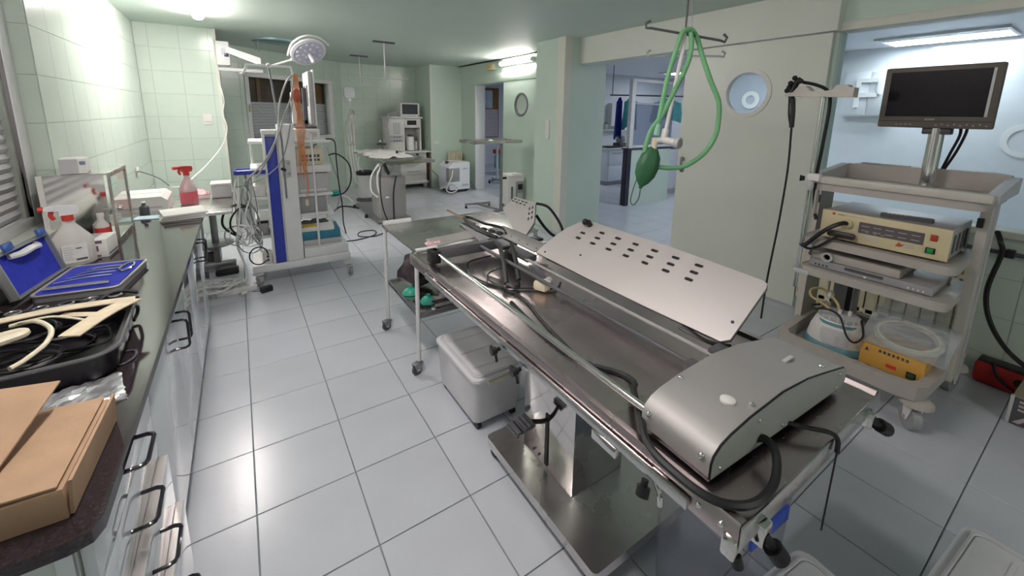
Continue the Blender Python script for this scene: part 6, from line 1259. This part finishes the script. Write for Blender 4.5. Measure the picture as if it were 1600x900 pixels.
# video processor
t = thing('video_processor', 'cream video processor with dark display strip and coloured buttons', 'video processor', (3.0, 0.74, 0.948), R(-90)); VP = t
m_vp = mat('aged_cream_panel', (0.66, 0.57, 0.36), rough=0.4, var=0.03); m_vpt = mat('grey_lid_metal', (0.50, 0.48, 0.47), rough=0.35, metal=0.3, var=0.03)
MB().b2((-0.28, 0.006, 0.012), (0.28, 0.46, 0.178), 0.004).build('housing', m_vpt, t); MB().b2((-0.285, 0.0, 0.010), (0.285, 0.018, 0.18), 0.003).build('front_panel', m_vp, t)
for x in (-0.22, 0.22): MB().cyl((x, 0.05, 0), (x, 0.05, 0.012), 0.018).build('foot', m_black, t)
dp = MB().b2((-0.095, -0.003, 0.075), (0.185, 0.0, 0.14)).build('display_strip', mat('mauve_grey_display', (0.13, 0.11, 0.115), rough=0.3), t)
m_let2 = mat('grey_legend', (0.42, 0.40, 0.40), rough=0.5)
for i in range(5):
    for j in range(2): MB().b2((-0.082+0.054*i, -0.004, 0.117-0.026*j), (-0.046+0.054*i, -0.003, 0.121-0.026*j)).build('legend', m_let2, dp)
for k in range(3): MB().b2((-0.06+0.035*k, -0.0042, 0.083), (-0.045+0.035*k, -0.003, 0.086)).build('legend', m_let2, dp)
text_obj('EXERA  CV-100  VIDEO SYSTEM CENTER', 0.010, m_dgrey, t, Matrix.Translation((-0.12, -0.0005, 0.160)) @ FR, 'title_print') if False else None
for k, w_ in enumerate((0.035, 0.014, 0.04, 0.03)): MB().b2((-0.205+(0, 0.04, 0.058, 0.102)[k], -0.0012, 0.160), (-0.205+(0, 0.04, 0.058, 0.102)[k]+w_, 0.0, 0.164)).build('title_print', m_let2 if k else m_dgrey, t)
MB().cyl((-0.225, -0.0015, 0.163), (-0.225, 0.0, 0.163), 0.008).build('red_emblem', m_red, t)
MB().b2((0.208, -0.008, 0.108), (0.236, 0.0, 0.142), 0.002).build('red_button', mat('red_orange_button', (0.42, 0.05, 0.02), rough=0.3), t)
MB().b2((0.198, -0.008, 0.038), (0.236, 0.0, 0.070), 0.002).build('button_frame', m_black, t); MB().b2((0.205, -0.011, 0.042), (0.229, -0.008, 0.066), 0.001).build('green_button', mat('green_button', (0.02, 0.32, 0.08), rough=0.3), t)
MB().b2((-0.06, -0.001, 0.045), (0.0, 0.0, 0.060)).build('sticker', m_lgrey, t)
MB().prism([(0.075, 0.042), (0.09, 0.066), (0.10, 0.055), (0.112, 0.060), (0.106, 0.046), (0.094, 0.040)], -0.0015, 0.0, 'y').build('red_logo', mat('logo_red', (0.45, 0.09, 0.05), rough=0.5), t); MB().b2((0.116, -0.0012, 0.042), (0.15, 0.0, 0.058)).build('logo_print', m_lgrey, t)
MB().cyl((-0.15, -0.022, 0.118), (-0.15, 0.0, 0.118), 0.026).build('round_socket', m_vp, t); MB().prism(rpoly(0.13, 0.04, 0.018, 4, -0.165, 0.05), -0.012, 0.0, 'y').build('wide_socket', m_lgrey, t)
MB().b2((-0.235, -0.045, 0.030), (-0.095, -0.012, 0.066), 0.012).build('wide_plug', mat('brown_black_plug', (0.05, 0.035, 0.03), rough=0.4), t)
for k in range(4): MB().b2((0.281, 0.08+0.09*k, 0.04), (0.283, 0.12+0.09*k, 0.14)).build('side_vent', m_dgrey, t)
MB().cyl((0.282, 0.30, 0.03), (0.30, 0.30, 0.03), 0.012).build('side_peg', m_lgrey, t)
cable('thick black plug lead sweeping left from the video processor', [(2.985, 0.89, 1.066), (2.955, 0.90, 1.07), (2.93, 0.945, 1.04), (2.92, 1.0, 0.98), (2.925, 1.06, 0.90), (2.94, 1.085, 0.885)], 0.013, m_black)
cable('thin black lead from the wide plug of the video processor', [(2.96, 0.90, 0.995), (2.94, 0.94, 0.96), (2.93, 1.0, 0.90), (2.935, 1.05, 0.875), (2.945, 1.10, 0.89)], 0.008, m_black)
t = thing('remote_control', 'long dark remote control lying on the video processor', 'remote control', (3.10, 0.66, 1.127), R(-77)); MB().prism(rpoly(0.22, 0.045, 0.02, 5), 0, 0.022).build('remote_body', m_dgrey, t)
for k in range(5):
    for j in range(2): MB().b2((-0.085+0.018*k, -0.012+0.014*j, 0.022), (-0.073+0.018*k, -0.004+0.014*j, 0.0245)).build('remote_key', m_yel if j == 0 else m_grey, t)
MB().cyl((0.03, 0, 0.022), (0.03, 0, 0.0245), 0.012).build('remote_dial', m_grey, t)
# dvd recorder
t = thing('disc_recorder', 'slim grey disc recorder on the lower trolley shelf', 'recorder', (2.99, 0.765, 0.7555), R(-90))
MB().b2((-0.285, 0.006, 0.006), (0.285, 0.40, 0.048), 0.003).build('recorder_body', m_vpt, t); MB().b2((-0.287, 0.0, 0.005), (0.287, 0.012, 0.05), 0.003).build('recorder_front', m_grey, t)
MB().b2((-0.10, -0.003, 0.026), (0.08, 0.0, 0.044)).build('disc_door', m_dgrey, t)
for k in range(4): MB().cyl((-0.25+0.02*k, -0.003, 0.02), (-0.25+0.02*k, 0, 0.02), 0.005, n=8).build('jack', m_black, t); MB().cyl((0.19+0.02*k, -0.003, 0.02), (0.19+0.02*k, 0, 0.02), 0.005, n=8).build('key', m_plastic, t)
MB().cyl((0.0, -0.003, 0.014), (0.0, 0, 0.014), 0.007, n=10).build('key', m_plastic, t)
t = thing('light_source_box', 'warm grey flat unit with round lens holder under the video processor', 'light source', (2.99, 0.86, 0.806), R(-90)); MB().b2((-0.20, 0.01, 0), (0.24, 0.36, 0.05), 0.006).build('unit_body', m_beige, t); MB().lathe([(0.03, 0), (0.03, -0.02), (0.018, -0.02), (0.018, 0)], (-0.10, 0.01, 0.028), 20, axis='y').build('lens_ring', m_lgrey, t); MB().tube([(-0.19, 0.0, 0.02), (-0.19, -0.02, 0.03), (-0.19, 0.0, 0.045)], 0.006, 6).build('catch', m_dgrey, t); t.name = 'flat_light_unit'
t = thing('glass_cup', 'small dark bottomed cup behind the video processor', 'cup', (3.42, 1.06, 1.127)); MB().lathe([(0.04, 0), (0.045, 0.04)], n=16).build('cup_base', m_dgrey, t); MB().lathe([(0.045, 0.04), (0.04, 0.09), (0.025, 0.11)], n=16).build('cup_top', m_bag, t); t.name = 'small_cup'; t.location = (3.40, 1.0, 0.9455)
o = MB().tube([(3.05, 1.02, 1.295), (3.10, 0.98, 1.302), (3.16, 0.97, 1.300), (3.22, 0.94, 1.296)], 0.012, 6).build('black_adapter_lead', m_black); tag(o, 'short black adapter lead on the trolley top tray', 'cable')
o = crumple(MB(), 0.10, 0.16, 0.015, 6, 6, 101).build('white_wipe', m_paper); o.location = (3.16, 0.98, 1.2905); tag(o, 'white wipe on the trolley top tray', 'wipe')
# suction pump in the base tray
t = thing('suction_pump', 'white suction pump with teal base ring and clear jar in the trolley base', 'suction pump', (3.17, 0.90, 0.203), R(-78))
m_teal2 = mat('dusty_teal', (0.14, 0.30, 0.34), rough=0.4, var=0.05)
MB().lathe([(0.165, 0), (0.175, 0.01), (0.172, 0.035), (0.16, 0.05)], n=28, sx=1.0, sy=0.8).build('teal_base', m_teal2, t)
MB().lathe([(0.158, 0.05), (0.145, 0.12), (0.12, 0.19), (0.10, 0.215)], n=28, sx=1.0, sy=0.8).build('body', m_plastic, t)
MB().lathe([(0.070, 0.06), (0.078, 0.075), (0.078, 0.15), (0.07, 0.155)], (0.0, -0.085, 0), 24).build('jar', m_clear, t)
MB().lathe([(0.114, 0.165), (0.122, 0.172), (0.118, 0.19)], n=28, sx=1.0, sy=0.85).build('teal_ring', m_teal2, t)
MB().lathe([(0.105, 0.19), (0.11, 0.20), (0.108, 0.225), (0.09, 0.235), (0.05, 0.24)], n=28, sy=0.85).build('lid', m_lgrey, t)
for k in range(16): a = 2*math.pi*k/16; MB().box((0.109*math.cos(a), 0.0925*math.sin(a), 0.212), (0.006, 0.006, 0.022), rot=(0, 0, a)).build('lid_rib', m_plastic, t)
for x, y in ((0.0, -0.03), (0.05, -0.02)): MB().cyl((x, y, 0.24), (x, y, 0.27), 0.010, n=10).build('spigot', m_plastic, t)
for k in range(5): MB().b2((0.005, -0.1645, 0.075+0.014*k), (0.030, -0.163, 0.077+0.014*k)).build('scale_mark', m_grey, t)
m_ytube = mat('yellow_tubing', (0.66, 0.52, 0.22), rough=0.35, var=0.06)
tb = thing('pump_tubing', 'yellowish tubing with a white filter curling above the suction pump', 'tubing', (3.14, 0.90, 0))
MB().tube([(0.0, 0.0, 0.47), (0.02, 0.02, 0.50), (0.06, 0.08, 0.53), (0.08, 0.14, 0.545), (0.04, 0.18, 0.53), (0.0, 0.16, 0.50), (0.0, 0.09, 0.475), (0.0, 0.05, 0.455)], 0.008, 8).build('tube', m_ytube, tb); MB().lathe([(0.008, -0.02), (0.028, -0.008), (0.028, 0.008), (0.008, 0.02)], (0.06, 0.075, 0.53), 16, axis='y').build('filter_disc', m_plastic, tb)
cable('thin black lead looping over the suction pump', [(3.25, 1.04, 0.42), (3.12, 1.04, 0.45), (3.05, 1.0, 0.46), (3.04, 0.93, 0.485), (3.03, 0.86, 0.47), (2.99, 0.80, 0.38), (2.98, 0.755, 0.36), (3.02, 0.73, 0.40), (3.1, 0.77, 0.46)], 0.006, m_black)
# orange unit with bagged coil
t = thing('orange_unit', 'orange yellow flat unit with red label and black switch in the trolley base', 'device', (3.03, 0.595, 0.203), R(-90)); m_or = mat('amber_panel', (0.66, 0.36, 0.08), rough=0.4, var=0.05)
MB().b2((-0.14, 0.0, 0.03), (0.145, 0.26, 0.165), 0.005).build('unit_body', m_or, t); MB().b2((-0.015, -0.003, 0.062), (0.03, 0.0, 0.082)).build('red_label', m_red, t); MB().b2((0.075, -0.007, 0.045), (0.115, 0.0, 0.085), 0.002).build('switch', m_black, t); MB().b2((0.08, -0.010, 0.05), (0.11, -0.007, 0.08), 0.001).build('switch_key', mat('dark_green_key', (0.04, 0.09, 0.06), rough=0.3), t)
for k in range(7): MB().prism(rpoly(0.012, 0.018, 0.004, 3, -0.05+0.02*k, 0.142), -0.0015, 0.0, 'y').build('title_letter', m_dgrey, t)
MB().prism([(-0.12, 0.12), (-0.10, 0.12), (-0.11, 0.145)], -0.0015, 0, 'y').build('title_mark', m_dgrey, t)
for x in (-0.1, 0.1):
    for y in (0.04, 0.22): MB().cyl((x, y, 0), (x, y, 0.03), 0.015, n=10).build('foot', m_black, t)
o = crumple(MB(), 0.06, 0.03, 0.03, 5, 4, 110).build('torn_paper', m_paper); o.location = (3.00, 0.70, 0.2035); o.rotation_euler = (0, 0, R(70)); tag(o, 'torn white paper stuck in front of the orange unit', 'paper')
t = thing('bagged_coil', 'coil of cream tubing in a clear crinkled bag on the orange unit', 'bagged tubing', (3.14, 0.565, 0.370), R(-90), ry=0.0)
MC = Matrix.Translation((0, 0.02, 0.055)) @ Matrix.Rotation(R(30), 4, 'X')
for k in range(5): MB().tube([((0.145-0.012*(k % 3))*math.cos(a), (0.105-0.010*(k % 3))*math.sin(a), 0.004*(k % 2)+0.010*(k//2)) for a in [2*math.pi*q/16 for q in range(16)]], 0.0075, 7, 3, closed=True, M=MC).build('tube_turn', m_ctube, t)
m_film = thin_glass('clear_film', (0.93, 0.95, 0.97), 1.4, milk=0.26, milk_col=(0.85, 0.90, 0.95), rough=0.12, bump=0.6, bscale=40)
bg = MB(); crumple(bg, 0.38, 0.29, 0.025, 14, 12, 120, z0=0.026, thick=0.002); bg.v = [MC @ v for v in bg.v]; bg.build('bag_film', m_film, t, smooth=20)
fl_ = MB(); crumple(fl_, 0.30, 0.14, 0.05, 10, 6, 121, thick=0.002); fl_.v = [Matrix.Translation((-0.02, 0.19, 0.17)) @ Matrix.Rotation(R(48), 4, 'X') @ v for v in fl_.v]; fl_.build('bag_flap', m_film, t, smooth=20)
t = thing('grey_box_pack', 'pale packet behind the bagged coil in the trolley base', 'packet', (3.40, 0.60, 0.203), R(-88)); MB().b2((-0.14, -0.05, 0), (0.14, 0.05, 0.20), 0.006).build('packet_body', m_lgrey, t); MB().b2((-0.12, -0.052, 0.12), (0.1, -0.05, 0.17)).build('packet_label', m_paper, t); t.name = 'pale_packet'
cable('black lead hanging behind the bagged coil', [(3.46, 0.9, 0.70), (3.44, 0.82, 0.60), (3.42, 0.74, 0.58), (3.42, 0.66, 0.62), (3.45, 0.6, 0.70)], 0.007, m_black)
t = thing('black_upright', 'dark upright box behind the suction pump', 'box', (3.50, 0.98, 0.203)); MB().b2((-0.06, -0.06, 0), (0.06, 0.06, 0.36), 0.006).build('box_body', m_grey, t); MB().b2((-0.062, -0.05, 0.05), (-0.06, -0.02, 0.34)).build('dark_strip', m_black, t); t.name = 'upright_box'
# scope rack
t = thing('scope_rack', 'beige endoscope rack on a chrome pole at the trolley corner', 'endoscope rack', (2.95, 1.095, 0), R(-90))
MB().cyl((0, 0, 0.60), (0, 0, 1.82), 0.0125, n=14).build('pole', m_chrome, t); MB().b2((-0.02, -0.02, 1.30), (0.05, 0.03, 1.345), 0.008).build('upper_clamp', m_plastic, t); MB().lathe([(0.014, 1.24), (0.02, 1.25), (0.02, 1.29), (0.014, 1.30)], n=14).build('collar', m_lgrey, t); MB().cyl((-0.03, -0.01, 1.31), (-0.055, -0.02, 1.31), 0.013, 0.02, n=12).build('clamp_screw', m_black, t); MB().b2((-0.02, -0.02, 0.70), (0.07, 0.03, 0.73), 0.006).build('lower_clamp', m_lgrey, t)
rk = [(-0.20, 1.815), (0.155, 1.80), (0.155, 1.855), (0.13, 1.858), (0.12, 1.872), (0.07, 1.872), (0.05, 1.845), (0.0, 1.838), (-0.06, 1.842), (-0.09, 1.872), (-0.13, 1.872), (-0.155, 1.838), (-0.20, 1.830)]
MB().prism(rk, -0.035, 0.035, 'y').build('rack_bar', m_beige2, t)
# endoscope hung on the rack
t = thing('endoscope', 'black endoscope hanging from the rack with a long insertion tube', 'endoscope', (2.95, 1.095, 0), R(-90))
MB().tube([(-0.175, 0.0, 1.80), (-0.17, 0.0, 1.85), (-0.155, 0.0, 1.90), (-0.135, 0.0, 1.915)], 0.018, 10).build('control_body', m_black, t)
for x, z in ((-0.19, 1.87), (-0.20, 1.85), (-0.185, 1.895), (-0.13, 1.905), (-0.165, 1.925)): MB().sphere((x, -0.012, z), 0.016, 8).build('control_knob', m_black, t)
MB().tube([(-0.165, 0.0, 1.80), (-0.155, 0.0, 1.72), (-0.150, 0.0, 1.62)], 0.014, 10).build('boot', m_black, t); MB().tube([(-0.185, 0.0, 1.80), (-0.175, 0.0, 1.70), (-0.155, 0.0, 1.62)], 0.006, 8).build('valve_stem', m_black, t)
MB().tube([(-0.150, 0.0, 1.62), (-0.138, 0.0, 1.35), (-0.145, -0.005, 1.0), (-0.165, -0.01, 0.6), (-0.17, -0.01, 0.30)], 0.0065, 8).build('insertion_tube', m_black, t)
MB().tube([(-0.13, 0.02, 1.90), (-0.06, 0.045, 1.88), (0.0, 0.05, 1.84), (0.02, 0.05, 1.75), (0.02, 0.035, 1.5), (0.015, 0.03, 1.30), (0.02, 0.06, 1.12), (0.04, 0.06, 1.05)], 0.010, 8).build('light_guide_cable', m_black, t)
# ------------------------------------------------------------------ radiator, wall pipe, floor things on the right
t = thing('wall_radiator', 'cream panel radiator on the low wall behind the trolley', 'radiator', (4.03, 0.95, 0.12), R(-90))
for k in range(13): MB().prism(rpoly(0.072, 0.06, 0.015, 3, -0.50+0.08*k, 0.03), 0.0, 0.58).build('radiator_rib', m_cream, t)
MB().b2((-0.53, 0.0, 0.05), (0.48, 0.05, 0.08)).build('header_pipe', m_cream, t); MB().b2((-0.53, 0.0, 0.5), (0.48, 0.05, 0.53)).build('header_pipe', m_cream, t)
for x in (-0.3, 0.3): MB().b2((x-0.015, 0.01, -0.12), (x+0.015, 0.05, 0.0)).build('leg', m_cream, t)
o = MB().tube([(4.06, 1.30, 0.845), (4.06, -1.2, 0.845)], 0.014, 8, smooth=False).build('wall_pipe', m_dgrey); tag(o, 'dark pipe running along the low wall under the glass', 'pipe')
for y in (1.0, 0.35, -0.4): MB().b2((4.04, y-0.02, 0.82), (4.10, y+0.02, 0.87), 0.004).build('pipe_clip', m_black, o)
cable('thick black cable hanging down the low wall right of the trolley', [(4.03, 0.42, 0.98), (3.98, 0.39, 0.92), (4.02, 0.38, 0.84), (3.99, 0.40, 0.6), (3.96, 0.36, 0.42), (3.90, 0.26, 0.28), (3.84, 0.12, 0.2), (3.8, -0.05, 0.12)], 0.014, m_black)
t = thing('red_bag', 'dark red tool bag with black zip on the floor by the low wall', 'bag', (3.95, 0.17, 0.001), R(-92)); MB().b2((-0.20, -0.06, 0), (0.25, 0.08, 0.145), 0.025).build('bag_body', mat('dark_red_nylon', (0.42, 0.02, 0.02), rough=0.6, var=0.12, vscale=20), t); MB().b2((-0.19, -0.04, 0.14), (0.24, 0.06, 0.155), 0.004).build('zip_flap', m_black, t); MB().lathe([(0.028, -0.062), (0.028, -0.06), (0, -0.06)], (0.0, 0, 0.085), 14, axis='y').build('dark_patch', m_black, t)
MB().tube([(-0.12, -0.05, 0.15), (-0.09, -0.075, 0.09), (-0.02, -0.08, 0.04), (0.08, -0.075, 0.03)], 0.010, 6).build('bag_strap', m_black, t); MB().b2((0.07, -0.0625, 0.05), (0.12, -0.06, 0.065)).build('bag_print', m_lgrey, t)
t = thing('striped_crate', 'cardboard carton with striped open end at the right edge', 'carton', (3.50, 0.02, 0.001), R(-92)); MB().b2((-0.15, 0.012, 0.0), (0.30, 0.38, 0.17), 0.004).build('carton_body', mat('olive_card', (0.28, 0.25, 0.17), rough=0.8, var=0.06), t); MB().b2((-0.145, 0.0, 0.004), (0.295, 0.012, 0.16)).build('dark_opening', m_dgrey, t)
MB().b2((-0.155, -0.004, 0.0), (-0.14, 0.014, 0.17), 0.002).build('edge_strip', m_lgrey, t)
for k in range(7): MB().prism([(-0.13+0.055*k, 0.015), (-0.105+0.055*k, 0.015), (-0.075+0.055*k+0.02, 0.075), (-0.10+0.055*k+0.02, 0.075)], -0.003, 0.0, 'y').build('stripe', mat('pinkish_stripe', (0.5, 0.42, 0.42), rough=0.6), t)
for k in range(3): MB().b2((-0.12, -0.003, 0.09+0.024*k), (0.28, 0.0, 0.102+0.024*k)).build('stripe', mat('pinkish_stripe', (0.5, 0.42, 0.42), rough=0.6), t)
# ------------------------------------------------------------------ hanging breathing circuit
m_gtube = mat('green_corrugated_hose', (0.22, 0.55, 0.26), rough=0.4, trans=0.15, var=0.06, bump=0.4, bscale=200)
def az(px_dx): return px_dx
hx, hy = 2.04, 1.435; ha = math.atan2(1.32-1.55, 2.20-1.87)
t = hanger('dark drip hanger bar with two hooks holding the green hoses', hx, hy, 2.11, -0.195, 0.20, ha, m_dgrey, plate=False, tilt=R(9), rr=0.005)
t2 = hanger('chrome drip hanger bar behind the dark one', 2.62, 1.80, 2.085, -0.26, 0.22, math.atan2(-0.30, 0.42), m_chrome, plate=False, rr=0.004)
t = thing('breathing_circuit', 'green breathing hoses looped over the dark hanger with white valve and dark green bag', 'breathing circuit', (hx, hy, 0), ha)
# local x along the bar (screen right), y away from camera, z up
MB().tube([(0.01, -0.03, 2.13), (-0.03, -0.04, 2.11), (-0.055, -0.04, 2.02), (-0.085, -0.035, 1.88), (-0.105, -0.03, 1.72), (-0.115, -0.03, 1.62)], 0.013, 10).build('green_hose', m_gtube, t)
MB().tube([(0.0, 0.02, 2.11), (0.015, -0.02, 2.12), (0.025, -0.035, 2.05), (0.01, -0.04, 1.95), (-0.05, -0.035, 1.80), (-0.10, -0.03, 1.68), (-0.15, -0.03, 1.60), (-0.175, -0.03, 1.50), (-0.165, -0.02, 1.42)], 0.013, 10).build('green_hose', m_gtube, t)
MB().tube([(0.0, 0.0, 2.13), (0.04, 0.02, 2.135), (0.065, 0.0, 2.09), (0.10, -0.02, 1.98), (0.15, -0.03, 1.86), (0.20, -0.03, 1.76), (0.21, -0.03, 1.66), (0.20, -0.03, 1.57), (0.15, -0.03, 1.48), (0.06, -0.03, 1.41), (-0.02, -0.03, 1.395), (-0.11, -0.03, 1.40)], 0.013, 10).build('green_hose', m_gtube, t)
MB().tube([(-0.005, -0.01, 2.11), (-0.02, -0.03, 2.0), (-0.045, -0.03, 1.8), (-0.07, -0.03, 1.60)], 0.011, 8).build('white_tube', m_plastic, t)
MB().cyl((-0.115, -0.03, 1.635), (-0.12, -0.03, 1.575), 0.018, n=14).build('mint_connector', mat('mint_plastic', (0.35, 0.66, 0.52), rough=0.35), t)
b = MB(); b.cyl((-0.07, -0.03, 1.61), (-0.08, -0.03, 1.545), 0.019, n=14); b.cyl((-0.13, -0.03, 1.545), (-0.05, -0.03, 1.55), 0.017, n=14); b.cyl((-0.08, -0.03, 1.55), (-0.03, -0.08, 1.54), 0.02, n=14); b.build('valve_body', m_plastic, t)
MB().cyl((-0.03, -0.08, 1.54), (-0.012, -0.098, 1.537), 0.031, n=20).build('pressure_dial', m_lgrey, t); MB().cyl((-0.013, -0.097, 1.537), (-0.009, -0.101, 1.537), 0.024, n=20).build('dial_face', m_grey, t)
MB().cyl((-0.125, -0.03, 1.56), (-0.128, -0.03, 1.50), 0.017, n=12).build('bag_neck', m_cream, t)
MBg = Matrix.Translation((-0.155, -0.03, 1.40)) @ Matrix.Rotation(R(14), 4, 'Y')
MB().lathe([(0.014, 0.115), (0.03, 0.10), (0.055, 0.06), (0.063, 0.0), (0.056, -0.05), (0.035, -0.09), (0.012, -0.115), (0.008, -0.13)], n=20, sy=0.7, M=MBg).build('reservoir_bag', mat('dark_green_rubber', (0.035, 0.14, 0.06), rough=0.45, var=0.12), t)
MB().tube([(-0.185, -0.03, 1.27), (-0.19, -0.03, 1.22), (-0.215, -0.03, 1.18), (-0.235, -0.03, 1.20), (-0.225, -0.03, 1.27), (-0.20, -0.03, 1.36)], 0.003, 6).build('bag_cord', m_dgrey, t)
